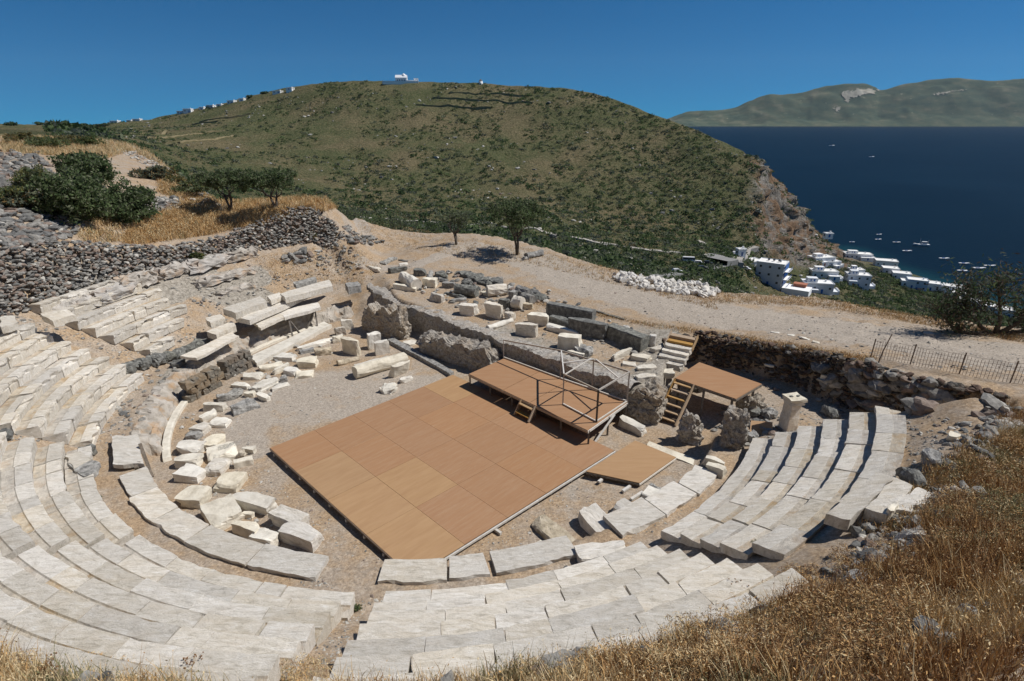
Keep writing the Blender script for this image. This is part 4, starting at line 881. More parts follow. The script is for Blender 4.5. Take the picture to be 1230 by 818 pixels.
# ------------------------------------------------------------------ wooden stage
SL, ST_, SR, SB = [Vector(U(*q_, .27)) for q_ in ((324, 538), (544, 450), (738, 541), (496, 693))]
stage = empty('wooden_stage', (*((SL+SR)/2).xy, 0)); tag(stage, 'large brown plywood stage floor covering the orchestra', 'stage')
def local(o, root): o.parent = root; o.matrix_parent_inverse = Matrix.Translation(root.location).inverted(); return o
def SP(s, t, z=.27):
    a = SL+(ST_-SL)*s; b = SB+(SR-SB)*s; p = a.lerp(b, t); return Vector((p.x, p.y, z))
ax_s = (ST_-SL).xy; 
sc_ = [0, .2, .39, .585, .8, 1]; tc_ = [0, .235, .485, .74, 1]
pale = {(0, 1), (0, 2), (0, 3), (1, 2), (4, 0)}
rp = random.Random(2)
rzs = math.atan2((ST_-SL).y, (ST_-SL).x)
for i in range(5):
    for j in range(4):
        g = .0005; s0, s1, t0, t1 = sc_[i]+g, sc_[i+1]-g, tc_[j]+g, tc_[j+1]-g
        c = SP((s0+s1)/2, (t0+t1)/2); lx = (SP(s1, t0)-SP(s0, t0)).length; ly = (SP(s0, t1)-SP(s0, t0)).length
        m = MB(); cs = [SP(s0, t0)-c, SP(s1, t0)-c, SP(s1, t1)-c, SP(s0, t1)-c]
        inv = Matrix.Rotation(-rzs, 3, 'Z'); cs = [inv@q_ for q_ in cs]
        z0 = rp.uniform(-.002, .002)
        m.add([(q_.x, q_.y, z0) for q_ in cs]+[(q_.x, q_.y, z0-.02) for q_ in cs], [(0, 3, 2, 1)[::-1], (4, 5, 6, 7)[::-1], (0, 1, 5, 4)[::-1], (1, 2, 6, 5)[::-1], (2, 3, 7, 6)[::-1], (3, 0, 4, 7)[::-1]])
        o = m.build('floor_panel', plywood_pale if (i, j) in pale else plywood, None)
        o.location = c; o.rotation_euler.z = rzs; local(o, stage)
        if (i, j) in pale: o['label'] = 'paler tan floor panel'
def edge_beam(p, q_, m_, w=.06, h=.10, z=.19):
    m = MB(); m.bar((p.x, p.y, z), (q_.x, q_.y, z), w, h); return m
local(edge_beam(SP(0, .002), SP(0, 1), 0, .05, .06, .22).build('edge_beam', dark_metal), stage)
local(edge_beam(SP(0, 1.004), SP(1, 1.004), 0, .05, .07, .215).build('edge_beam', pale_wood), stage)
local(edge_beam(SP(0, 0), SP(1, 0), 0, .05, .06, .22).build('edge_beam', dark_metal), stage)
local(edge_beam(SP(1, 0), SP(1, 1), 0, .05, .06, .22).build('edge_beam', old_wood), stage)
for i in range(9):
    t = .04+i*.115
    for (a, b) in ((SP(-.004, t), SP(.05, t)), (SP(t, 1.0), SP(t, .95))):
        m = MB(); m.bar((a.x, a.y, .12), (b.x, b.y, .12), .07, .10); local(m.build('joist_end', pale_wood), stage)
for t in (.06, .33, .82): 
    a, b = SP(t, .99), SP(t, 1.03); m = MB(); m.bar((a.x, a.y, .12), (b.x, b.y, .12), .09, .1); local(m.build('joist_end', pale_wood), stage)

# raised stage
DZ = .93
Q = [Vector(U(*q_, DZ)) for q_ in ((563, 449), (606, 430), (754, 483), (706, 517))]
raised = empty('raised_stage', (*((Q[0]+Q[2])/2).xy, 0)); tag(raised, 'raised plywood stage with rail frame at the back of the floor', 'stage')
def deck_panel(a, b, c, d, th=.03, nm='deck_panel', mt=None, root=None):
    m = MB(); up = Vector((0, 0, th)); cs = [a, b, c, d]
    m.add([p for p in cs]+[p-up for p in cs], [(0, 1, 2, 3)[::-1], (7, 6, 5, 4)[::-1], (0, 4, 5, 1)[::-1], (1, 5, 6, 2)[::-1], (2, 6, 7, 3)[::-1], (3, 7, 4, 0)[::-1]])
    return local(m.build(nm, mt or plywood), root)
fs = [0, .33, .56, 1.0]
for u0, u1 in zip(fs[:-1], fs[1:]):
    e = .002
    deck_panel(Q[0].lerp(Q[3], u0+e), Q[1].lerp(Q[2], u0+e), Q[1].lerp(Q[2], u1-e), Q[0].lerp(Q[3], u1-e), root=raised)
def beam(a, b, w, h, mt, nm, root):
    m = MB(); m.bar(a, b, w, h); return local(m.build(nm, mt), root)
zl = Vector((0, 0, -.08))
for i in range(4): beam(Q[i]+zl, Q[(i+1) % 4]+zl, .05, .10, [old_wood, old_wood, pale_wood, lumber][i], 'deck_edge', raised)
for u in (0, .2, .4, .6, .8, 1):
    for v in (0, .5, 1):
        p = Q[0].lerp(Q[3], u).lerp(Q[1].lerp(Q[2], u), .03+v*.94); beam((p.x, p.y, .0), (p.x, p.y, DZ-.03), .07, .07, old_wood, 'leg', raised)
a = Q[3]; b = Vector((Q[3].x+.0, Q[3].y-.0, 0))
beam(Q[3].lerp(Q[2], .15)+Vector((.05, -.05, -.75)), Q[3].lerp(Q[2], .62)+Vector((.05, -.05, -.08)), .07, .05, pale_wood, 'brace', raised)
PA, PB, PC, PD, PE, PF = [Vector(U(*q_, DZ)) for q_ in ((676, 486), (716.3, 507.3), (753, 483), (711, 468), (673, 455), (605, 430))]
RH = 1.45
up = Vector((0, 0, RH))
for p, n_ in ((PA, 1), (PB, 1), (PC, 1), (PD, 1), (PE, 1)): beam(p, p+up, .075 if p is PB else .05, .05, rail_wood if p is not PB else bark, 'post', raised)
beam(PF, PF+Vector((0, 0, 1.0)), .04, .04, pale_wood, 'post', raised)
for a, b, mt in ((PA, PB, rail_wood), (PB, PC, rail_wood), (PC, PD, rail_wood), (PD, PE, rail_wood), (PE, PA, pale_wood)): beam(a+up, b+up, .05, .07, mt, 'top_rail', raised)
beam(PE+up, PF+Vector((0, 0, 1.0)), .05, .06, rail_wood, 'top_rail', raised)
top = (PD+PC)*.5+up*1.0
top = PD+up
beam(top+Vector((-.1, .1, .06)), PA+up*.97, .05, .04, pale_wood, 'diagonal_lath', raised)
beam(top+Vector((0, .0, .06)), PA.lerp(PE, .45)+up*1.0, .05, .04, pale_wood, 'diagonal_lath', raised)
beam(top+Vector((.1, 0, .06)), PB.lerp(PC, .65)+up*.99, .05, .04, pale_wood, 'diagonal_lath', raised)
for a, b in ((PA, PB), (PB, PC), (PC, PD), (PD, PE), (PE, PF)): beam(a+Vector((0, 0, .05)), b+Vector((0, 0, .05)), .05, .05, pale_wood, 'bottom_rail', raised)
# wooden ladder steps
def steps(a, b, width, n, label, root_name='wooden_steps', treads=.26, mat=lumber, solid=False):
    """a: foot, b: head (world), n treads"""
    a = Vector(a); b = Vector(b); h = (b-a).copy(); hh = Vector((h.x, h.y, 0)).normalized(); s = Vector((-hh.y, hh.x, 0))
    root = empty(root_name, a); tag(root, label, 'steps')
    for k in (-1, 1):
        m = MB(); m.bar(a+s*k*width/2+Vector((0, 0, .02)), b+s*k*width/2, .05, .2); local(m.build('stringer', mat), root)
    for i in range(n):
        p = a+(b-a)*((i+.6)/n); m = MB()
        c = p; M_ = Matrix((hh, s, Vector((0, 0, 1)))).transposed(); m.box(c, (treads, width-.055, .045), M=M_); local(m.build('tread', mat), root)
    return root
f0 = Q[0].lerp(Q[3], .555); nrm = Vector((-.72, -.69, 0))
steps(Vector((f0.x, f0.y, .27))+nrm*.42, f0+Vector((0, 0, -.03)), .85, 2, 'short wooden steps from the floor up to the raised stage')
# small deck
K = [Vector(U(*q_, .3)) for q_ in ((704, 566), (763, 529), (812, 549), (768, 580), (743, 572), (738, 582))]
small = empty('small_deck', (*((K[0]+K[2])/2).xy, 0)); tag(small, 'small square plywood deck joined to the right stage corner', 'deck')
mid = K[0].lerp(K[3], .42)
deck_panel(K[0], K[1], K[2], K[3].lerp(K[2], .0), root=small, mt=plywood_pale)
beam(K[3]+Vector((0, 0, -.08)), K[2]+Vector((0, 0, -.08)), .05, .07, pale_wood, 'edge_beam', small)
beam(K[0]+Vector((0, 0, -.08)), K[3]+Vector((0, 0, -.08)), .05, .07, old_wood, 'edge_beam', small)
for (a, b) in (((748, 590), (757, 584)), ((758, 600), (772, 591)), ((719, 579), (723, 576))):
    p, q_ = Vector(U(*a, .15)), Vector(U(*b, .15)); beam(p, q_, .1, .08, pale_wood, 'joist_end', small)
# upper deck with ladder
UZ = 1.62
W = [Vector(U(*q_, UZ)) for q_ in ((811, 454), (840, 435), (915, 461), (884, 479))]
upper = empty('upper_deck', (*((W[0]+W[2])/2).xy, 0)); tag(upper, 'plywood deck raised on posts above the right masonry', 'deck')
deck_panel(*W, root=upper, mt=plywood, th=.03)
for i in range(4): beam(W[i]+zl, W[(i+1) % 4]+zl, .05, .10, old_wood, 'edge_beam', upper)
for p in (W[0].lerp(W[3], .08), W[0].lerp(W[3], .5), W[0].lerp(W[3], .95), W[1].lerp(W[2], .1), W[1].lerp(W[2], .9)): beam((p.x, p.y, gz(p.x, p.y)), (p.x, p.y, UZ-.03), .08, .08, old_wood, 'post', upper)
foot = (Vector(U(788, 503, .15))+Vector(U(812, 513, .15)))/2; head = W[0].lerp(W[3], .17)
steps(foot, head+Vector((0, 0, -.05)), .9, 6, 'tall open wooden ladder stair leading to the upper deck', treads=.22)
# stone stair with two wooden steps on top
g0 = gz(*U(805, 432, 1.5)[:2])
sa, sb = Vector(U(803, 436, 1.45)), Vector(U(822, 404, 2.1)); hd = Vector((sb.x-sa.x, sb.y-sa.y, 0)); Lh = hd.length; hd.normalize()
st = empty('stone_stair', sa); tag(st, 'short stair of grey stone treads finished with two yellow wooden steps', 'stair')
for i in range(6):
    p = sa+hd*(Lh*(i+.5)/6); z = 1.35+i*.15; m = MB(); M_ = Matrix((hd, Vector((-hd.y, hd.x, 0)), Vector((0, 0, 1)))).transposed()
    if i < 4:
        V_, F_ = rough_box(.42, 1.35, .3, 40+i, .02, 3); o = mesh_obj('stone_tread', V_, F_, marble); o.location = (p.x, p.y, z-.22); o.rotation_euler.z = math.atan2(hd.y, hd.x); local(o, st)
    else:
        m.box((p.x, p.y, z+.03), (.36, 1.25, .05), M=M_); m.box((p.x-hd.x*.16, p.y-hd.y*.16, z-.09), (.04, 1.25, .2), M=M_); local(m.build('wooden_tread', lumber), st)
for k in (-1, 1):
    sv = Vector((-hd.y, hd.x, 0))*k*.68; m = MB(); m.bar(sa+hd*Lh*.62+sv+Vector((0, 0, .32)), sa+hd*Lh+sv+Vector((0, 0, .78)), .05, .2); local(m.build('stringer', lumber), st)
# side blocks of the stair
block(836, 408, 846, 414, .5, .7, 'g', 'grey block flanking the right side of the wooden top steps')
block(842, 418, 852, 424, .4, .45, 'g', 'stepped grey stone below the block beside the stair')
# pillar with capital
g = gz(*U(947, 516, .5)[:2]); pc = U(946, 516, g); pil = empty('stone_pillar', (pc[0], pc[1], g)); tag(pil, 'short square pale pillar with moulded cap standing alone', 'pillar')
PH = 1.5
V_, F_ = rough_box(.5, .5, PH-.3, 77, .015, 4, taper=.03); o = mesh_obj('shaft', V_, F_, marble, pil); o.location = (0, 0, .05)
V_, F_ = rough_box(.6, .6, .12, 78, .012, 3, taper=-.05); o = mesh_obj('capital', V_, F_, marble, pil); o.location = (0, 0, PH-.27)
V_, F_ = rough_box(.7, .66, .14, 79, .02, 3); o = mesh_obj('abacus', V_, F_, marble_white, pil); o.location = (0, 0, PH-.14)
V_, F_ = rough_box(.66, .64, .12, 80, .02, 3); o = mesh_obj('base', V_, F_, stone_grey, pil); o.location = (0, 0, -.05)
m = MB()
for dx in (-.14, .16): m.box((dx, 0, PH+.03), (.12, .1, .02))
m.build('socket', stone_dark, pil)
pil.rotation_euler.z = R(10)
# tan boards leaning near the pillar
quad_slab([(902, 505), (928, 507), (928, 526), (900, 525)], [.95, .95, .6, .6], .02, plywood_pale, 'plywood_sheet', 'tan plywood sheet lying propped between masonry and pillar', 'board', 44, .002)
quad_slab([(898, 535), (927, 540), (925, 545), (898, 540)], [.35, .35, .3, .3], .02, plywood_pale, 'plywood_board', 'narrow tan board lying at the foot of the plywood sheet', 'board', 45, .002)
# stones in hollow at right wedge edge
block(1068, 612, 1078, 604, .12, .45, 'w', 'pale slab fragment standing in the dark hollow at the wedge edge')

# bare bedrock ledges between the upper seats and the retaining wall
for i, (a, b, c_, d_, w_, h_, lb) in enumerate([(60, 372, 105, 360, 1.1, .5, 'leftmost'), (108, 358, 150, 345, 1.2, .6, 'second from left'), (140, 345, 180, 330, 1.2, .7, 'high rounded'), (185, 330, 225, 318, 1.1, .6, 'third'), (225, 322, 275, 306, 1.2, .6, 'long upper'), (235, 338, 300, 322, 1.0, .45, 'long lower'), (270, 312, 305, 300, .9, .6, 'small square'), (255, 350, 300, 340, .8, .3, 'lowest')]):
    _seed[0] += 1; p, q_ = G(a, b), G(c_, d_); L_ = float(np.hypot(*(q_-p)[:2])); V_, F_ = rough_box(L_*1.1, w_*1.25, h_, 700+i, .16, 9, taper=.12, round_=.22)
    o = mesh_obj('bedrock_ledge', V_, F_, bedrock); c = (p+q_)/2; o.location = (c[0], c[1], gz(c[0], c[1])-.28); o.rotation_euler = (0, 0, math.atan2((q_-p)[1], (q_-p)[0])); tag(o, f'{lb} weathered grey ledge of bedrock under the retaining wall', 'rock ledge')
for (a, b, w_, h_, lb) in [(990, 458, .32, .28, 'square pale stone set in the shaded terrace wall'), (924, 440, .4, .08, 'thin pale stone showing in the shaded wall left of the square one')]:
    p = U(a, b, 1.55 if a > 950 else 1.5)
    d0 = Vector(ray(a, b)).normalized(); hit = GB.ray_cast(Vector((0, 0, CAMZ)), d0); q_ = hit[0] - d0*.35; V_, F_ = rough_box(w_, .14, h_, 740, .02, 2); o = mesh_obj('pale_stone', V_, F_, marble_white); o.location = q_; o.rotation_euler.z = -.55; tag(o, lb, 'stone')
# ------------------------------------------------------------------ rubble
_ico = bmesh.new(); bmesh.ops.create_icosphere(_ico, subdivisions=2, radius=1); ICV = np.array([v.co[:] for v in _ico.verts]); ICF = np.array([[v.index for v in f.verts] for f in _ico.faces]); _ico.free()
_ico = bmesh.new(); bmesh.ops.create_icosphere(_ico, subdivisions=1, radius=1); IC1V = np.array([v.co[:] for v in _ico.verts]); IC1F = np.array([[v.index for v in f.verts] for f in _ico.faces]); _ico.free()
def stone_templates(n, seed, base=ICV):
    T_ = []
    for i in range(n):
        o = Vector((seed*3.1+i*7.7, i*2.3, 0)); d = np.array([noise.noise(Vector(v)*1.1+o)*.55+noise.noise(Vector(v)*2.6+o)*.22 for v in base.tolist()])
        v = base*(1+d[:, None]); c = .62+.2*(i % 3)/2                       # flatten a few sides: angular stones
        rr = random.Random(seed+i)
        for k in range(6):
            nv = np.array(Vector((rr.gauss(0, 1), rr.gauss(0, 1), rr.gauss(0, 1))).normalized()); s = v@nv; v = v-np.outer(np.maximum(s-c, 0), nv)
        T_.append(v)
    return T_
STN = stone_templates(8, 3); STN1 = stone_templates(6, 9, IC1V)
def rotm(n, r, flat=.5):
    """n random rotation matrices, mostly about z"""
    a = r.uniform(0, 2*np.pi, n); b = r.normal(0, flat, n); c = r.normal(0, flat, n)
    ca, sa, cb, sb, cc, sc__ = np.cos(a), np.sin(a), np.cos(b), np.sin(b), np.cos(c), np.sin(c); o = np.zeros(n); e = np.ones(n)
    Rz = np.stack([ca, -sa, o, sa, ca, o, o, o, e], -1).reshape(n, 3, 3); Ry = np.stack([cb, o, sb, o, e, o, -sb, o, cb], -1).reshape(n, 3, 3); Rx = np.stack([e, o, o, o, cc, -sc__, o, sc__, cc], -1).reshape(n, 3, 3)
    return Rz@Ry@Rx
def stones_mesh(name, P, S, mats, seed, tmpl=STN, faces=ICF, flat=.22, probs=None):
    P = np.asarray(P, float); S = np.asarray(S, float); n = len(P); r = np.random.default_rng(seed); M_ = rotm(n, r, flat)
    if S.ndim == 1: S = S[:, None]*np.stack([r.uniform(.85, 1.5, n), r.uniform(.7, 1.1, n), r.uniform(.42, .72, n)], -1)
    ti = r.integers(0, len(tmpl), n); k = len(tmpl[0]); T_ = np.array(tmpl)
    V = np.einsum('nij,nkj->nki', M_, T_[ti]*S[:, None, :]) + P[:, None, :]
    Fc = (faces[None]+(np.arange(n)*k)[:, None, None]).reshape(-1, 3)
    mi = np.repeat(r.choice(len(mats), n, p=probs), len(faces))
    return big_mesh(name, V.reshape(-1, 3), Fc, mats, mi=mi)
rub = [nmat('rubble_grey', [(.13, .125, .115), (.24, .23, .21), (.36, .345, .32)], scale=5, bump=.7, rnd=0), nmat('rubble_brown', [(.12, .09, .075), (.22, .17, .14), (.30, .25, .21)], scale=5, bump=.7, rnd=0),
       nmat('rubble_dark', [(.07, .07, .07), (.14, .14, .135), (.22, .215, .2)], scale=5, bump=.7, rnd=0), nmat('rubble_pale', [(.30, .29, .26), (.44, .42, .38), (.55, .53, .48)], scale=5, bump=.7, rnd=0)]
def rubble_wall(name, path, label, size, seed, probs, batter=.25, mats=rub, cat='stone wall'):
    """path: list of (x, y, z foot, z top, nx, ny) with n the outward normal"""
    r = np.random.default_rng(seed); P = []; S = []
    for (a, b) in zip(path[:-1], path[1:]):
        a, b = np.array(a), np.array(b); L = np.hypot(b[0]-a[0], b[1]-a[1]); hh = max(.2, ((a[3]-a[2])+(b[3]-b[2]))/2)
        for _ in range(int(L*hh/(size*size*1.25))+1):
            t, u = r.random(), r.random(); q_ = a*(1-t)+b*t; z = q_[2]+(q_[3]-q_[2])*u; s = size*r.uniform(.55, 1.35)
            off = batter*(1-u)+r.uniform(-.05, .06); P.append((q_[0]+q_[4]*off, q_[1]+q_[5]*off, z)); S.append(s)
        for _ in range(int(L/(size*1.6))+1):
            t = r.random(); q_ = a*(1-t)+b*t; P.append((q_[0]-q_[4]*r.uniform(0, .3), q_[1]-q_[5]*r.uniform(0, .3), q_[3]+r.uniform(-.05, .08))); S.append(size*r.uniform(.8, 1.4))
    o = stones_mesh(name, P, np.array(S), mats, seed, probs=probs); tag(o, label, cat); return o
def rubble_patch(name, poly, n, size, label, seed, probs=(.4, .2, .2, .2), cat='rubble', kind='stuff', tm=STN, fc=ICF, sink=.2, group=None):
    r = np.random.default_rng(seed); xs = [p[0] for p in poly]; ys = [p[1] for p in poly]; P = []; S = []
    while len(P) < n:
        a, b = r.uniform(min(xs), max(xs)), r.uniform(min(ys), max(ys))
        if polysd(a, b, poly) < 0: continue
        p = G(a, b); s = size*r.uniform(.45, 1.4); P.append((p[0], p[1], p[2]+s*(.4-sink))); S.append(s)
    o = stones_mesh(name, P, np.array(S), rub, seed, tm, fc, probs=probs); tag(o, label, cat, group, None if 'wall' in cat else kind); return o
# the long retaining wall on the left
path = []
for a in np.arange(-168, -242, -1.5):
    x, y = P2(a, RW+.25); nx_, ny_ = -math.cos(R(a)), -math.sin(R(a)); x2, y2 = P2(a, RW-.15); x3, y3 = P2(a, RW+1.2)
    path.append((x, y, gz(x2, y2)-.1, gz(x3, y3)-.02, nx_, ny_))
ex = path[-1]
for i in range(1, 6):
    a = R(-241.5+i*.6); x, y = P2(-241.5-i*.7, RW+.2+i*1.0); path.append((x, y, gz(x+1.0, y)-.2, ex[3]-.05*i, .9, -.3))
rubble_wall('retaining_wall', path, 'long dry stone retaining wall of dark rounded stones above the left seats', .12, 4, (.42, .28, .2, .10), batter=.55)
# dark shaded wall under the gravel terrace
pl = [U(a, b, z) for a, b, z in [(799, 411, 1.6), (840, 400, 2.1), (900, 412, 2.1), (960, 420, 2.4), (1000, 428, 2.8), (1060, 445, 3.0), (1100, 455, 3.0), (1150, 466, 3.1), (1230, 482, 3.2)]]
path = []
for p, q_ in zip(pl[:-1], pl[1:]):
    d_ = q_-p; L_ = np.hypot(d_[0], d_[1]); n_ = int(L_/.4)+1
    for i in range(n_):
        c_ = p+d_*i/n_; nn = np.array([d_[1], -d_[0]])/L_; path.append((c_[0]+nn[0]*.02, c_[1]+nn[1]*.02, gz(c_[0]+nn[0]*.7, c_[1]+nn[1]*.7)-.1, c_[2]+.02, nn[0], nn[1]))
rub_shade = [nmat('wall_shade_dark', [(.04, .035, .03), (.10, .085, .07), (.16, .14, .12)], scale=5, bump=.7, rnd=0), nmat('wall_shade_brown', [(.05, .035, .025), (.12, .08, .06), (.18, .13, .10)], scale=5, bump=.7, rnd=0), nmat('wall_shade_black', [(.025, .025, .022), (.07, .065, .06), (.12, .115, .10)], scale=5, bump=.7, rnd=0), rub[0]]  # rubble tones darkened: the wall's shade is put into the stone colour
rubble_wall('terrace_wall', path, 'shaded dark masonry wall holding up the gravel terrace on the right', .13, 6, (.3, .4, .28, .02), batter=.02, mats=rub_shade)
rubble_patch('rock_outcrop', [(985, 440), (1040, 436), (1110, 455), (1135, 480), (1100, 500), (1050, 495), (1000, 480)], 90, .35, 'craggy grey rocks tumbled at the foot of the shaded terrace wall', 12, (.5, .2, .2, .1))
# rubble edge where the grassy bank meets the seats
def edge_stones(name, a0, a1, n, size, label, seed, wd=.9, off=.1, thr=.5):
    r = np.random.default_rng(seed); P = []; S = []
    while len(P) < n:
        a = r.uniform(a1, a0); k = vnoise(a*.35, seed*1.0, 4)
        if r.random() > sstep(thr-.25, thr+.2, k)+.12: continue
        rb_, _, _ = bank_params(np.array(a)); x, y = P2(a, float(rb_)+off+r.normal(0, .3)*wd); s = size*r.gamma(2.2, .42)+.02; P.append((x, y, gz(x, y)+s*.15)); S.append(min(s, .42))
    o = stones_mesh(name, P, np.array(S), rub, seed, flat=.5, probs=(.5, .15, .15, .2)); tag(o, label, 'rubble', kind='stuff'); return o
edge_stones('rubble_edge', -24, -62, 420, .10, 'crumbling edge of grey stones between dry grass and the right seats', 8, 1.0, .15, .35)
edge_stones('buried_stones', -62, -116, 110, .11, 'grey stones half buried in the grass behind the lowest seats', 9, .8, .35, .5)
# left rubble slope and small walls up the terrace
rubble_patch('rubble_slope', [(-5, 205), (60, 205), (80, 235), (100, 262), (92, 282), (40, 296), (-5, 306)], 620, .24, 'steep slope of grey rubble at the left edge below the shrubs', 14, (.35, .25, .38, .02))
rubble_patch('rubble_slope', [(-5, 180), (45, 184), (66, 196), (62, 210), (20, 214), (-5, 212)], 150, .26, 'upper tongue of pale rubble under the dry grass at far left', 15, (.5, .15, .3, .05))
rubble_patch('field_wall', [(150, 246), (170, 238), (214, 238), (216, 252), (190, 254), (160, 262)], 170, .22, 'low field wall of grey stones right of the big shrub', 16, (.5, .15, .2, .15), 'stone wall')
rubble_patch('field_wall', [(228, 236), (240, 230), (262, 236), (262, 254), (236, 256)], 90, .22, 'short dry stone stub left of the olive trees', 17, (.5, .15, .2, .15), 'stone wall')
rubble_patch('scree', [(140, 180), (160, 176), (195, 190), (208, 206), (188, 206), (160, 192)], 260, .12, 'pale patch of broken stone above the big shrub', 18, (.2, .1, 0, .7))
rubble_patch('field_wall', [(415, 285), (425, 279), (462, 290), (448, 294), (420, 292)], 70, .2, 'low dark stone wall running out from the retaining wall end', 19, (.4, .2, .4, 0), 'stone wall')
rubble_patch('rubble', [(338, 310), (356, 302), (375, 306), (372, 316), (345, 320)], 26, .3, 'dark stones scattered below the retaining wall end', 20, (.4, .2, .4, 0))
rubble_patch('rubble', [(1020, 640), (1075, 615), (1130, 590), (1150, 600), (1060, 650), (1030, 660)], 60, .14, 'grey rubble along the outer edge of the right wedge', 21, (.6, .1, .2, .1))
rubble_patch('rubble', [(890, 500), (940, 516), (930, 530), (900, 508)], 22, .2, 'dark stones around the foot of the lone pillar', 22, (.4, .2, .4, 0))
rubble_patch('rubble', [(520, 325), (600, 335), (660, 355), (640, 362), (560, 345), (520, 338)], 60, .22, 'dark broken stones strewn among the far blocks', 23, (.3, .1, .5, .1))
rubble_patch('rubble', [(880, 425), (960, 452), (1050, 500), (1000, 498), (930, 470), (880, 450)], 50, .14, 'stones fallen along the base of the shaded wall', 24, (.3, .2, .4, .1))
# dark polygonal masonry in the podium
def poly_masonry(pxs, label, seed):
    (a, b, za, zb_, n) = pxs; p, q_ = U(*a, za), U(*b, za); m_ = []; r = random.Random(seed); L_ = np.hypot(*(q_-p)[:2]); cols = int(L_/.42)+1; rows_ = max(2, int((zb_-za)/.3)); V = []; Fc = []
    rz = math.atan2((q_-p)[1], (q_-p)[0])
    for j in range(rows_):
        for i in range(cols):
            t = (i+.5+(.35 if j % 2 else 0)+r.uniform(-.08, .08))/cols; c_ = p+(q_-p)*t; v, f = rough_box(L_/cols*.96, .5, (zb_-za)/rows_*.97, seed*50+j*9+i, .03, 3)
            M_ = Matrix.Rotation(rz+r.uniform(-.05, .05), 3, 'Z'); n0 = len(V)
            for k in v: w_ = M_@Vector(k); V.append((w_.x+c_[0], w_.y+c_[1], w_.z+za+(zb_-za)*j/rows_))
            Fc += [tuple(k+n0 for k in g_) for g_ in f]
    o = mesh_obj('polygonal_masonry', V, Fc, stone_mid); tag(o, label, 'masonry'); return o
poly_masonry(((224, 484), (264, 462), 0, 1.05, 4), 'fitted dark polygonal stones under the pointed slab, nearer face', 3)
poly_masonry(((268, 456), (300, 440), 0, 1.0, 4), 'fitted brownish polygonal stones right of the dark gap', 5)
# heap of white stones at the terrace edge: every stone a thing of its own
heap = [(733, 330), (745, 328), (775, 333), (800, 338), (840, 341), (866, 352), (850, 357), (810, 352), (770, 346), (738, 337)]
wst = [nmat('heap_white', [(.45, .42, .37), (.62, .59, .54), (.70, .68, .64)], scale=4, rnd=.2, bump=.4)]
tm = [mesh_obj('rubble_stone', t*np.array([.27, .2, .17]), IC1F.tolist() if False else ICF.tolist(), wst[0]) for t in STN[:5]]
r = np.random.default_rng(44); cnt = 0
while cnt < 270:
    a, b = r.uniform(730, 868), r.uniform(326, 358); d_ = float(polysd(a, b, heap))
    if d_ < 0: continue
    p = G(a, b+1); s = r.uniform(.55, 1.3); o = tm[cnt % 5] if cnt < 5 else tm[cnt % 5].copy()
    if cnt >= 5: col.objects.link(o)
    o.location = (p[0], p[1], p[2]+.08+min(d_, 7)*.055*r.random()); o.scale = (s, s*r.uniform(.7, 1.2), s*r.uniform(.8, 1.2)); o.rotation_euler = tuple(r.uniform(-1, 1, 2))+(r.uniform(0, 6),)
    tag(o, 'angular whitish stone dumped in the long heap on the far edge of the gravel', 'stone', 'whitish stones in the heap beside the gravel'); cnt += 1

# ------------------------------------------------------------------ leaves, trees and bushes
def leafmat(name, c1, c2, c3):
    m = nmat(name, [c1, c2, c3], scale=1.3, detail=3, rough=.8, bump=0, rnd=0, spec=.15)
    nt = m.node_tree; b = nt.nodes['Principled BSDF']; tr = nt.nodes.new('ShaderNodeBsdfTranslucent'); mx = nt.nodes.new('ShaderNodeMixShader'); mx.inputs[0].default_value = .38
    nt.links.new(b.inputs['Base Color'].links[0].from_socket, tr.inputs['Color']); nt.links.new(b.outputs[0], mx.inputs[1]); nt.links.new(tr.outputs[0], mx.inputs[2]); nt.links.new(mx.outputs[0], nt.nodes['Material Output'].inputs['Surface'])
    return m
lv_dark = leafmat('leaf_dark', (0.031, 0.053, 0.022), (0.053, 0.084, 0.036), (0.084, 0.126, 0.053)); lv_mid = leafmat('leaf_green', (0.063, 0.098, 0.039), (0.105, 0.147, 0.063), (0.154, 0.196, 0.091))
lv_olive = leafmat('leaf_olive', (0.098, 0.119, 0.070), (0.161, 0.182, 0.112), (0.238, 0.259, 0.168)); lv_yel = leafmat('leaf_yellowgreen', (.09, .09, .03), (.15, .145, .05), (.20, .19, .08))
lv_grey = leafmat('leaf_greygreen', (0.049, 0.063, 0.048), (0.098, 0.115, 0.087), (0.154, 0.175, 0.133)); lv_dry = leafmat('leaf_dry', (.16, .10, .04), (.27, .18, .08), (.36, .26, .13))
def leaf_quads(P, size, r, asp=1.8):
    n = len(P); a = r.normal(size=(n, 3)); a /= np.linalg.norm(a, axis=1)[:, None]; b = np.cross(a, r.normal(size=(n, 3))); b /= np.linalg.norm(b, axis=1)[:, None]
    s = (size*r.uniform(.6, 1.4, n))[:, None]; a = a*s*asp/2; b = b*s/2
    V = np.stack([P-a, P+b*.9-a*.1, P+a, P-b*.9+a*.1], 1).reshape(-1, 3); Fc = np.arange(n*4).reshape(n, 4); return V, Fc
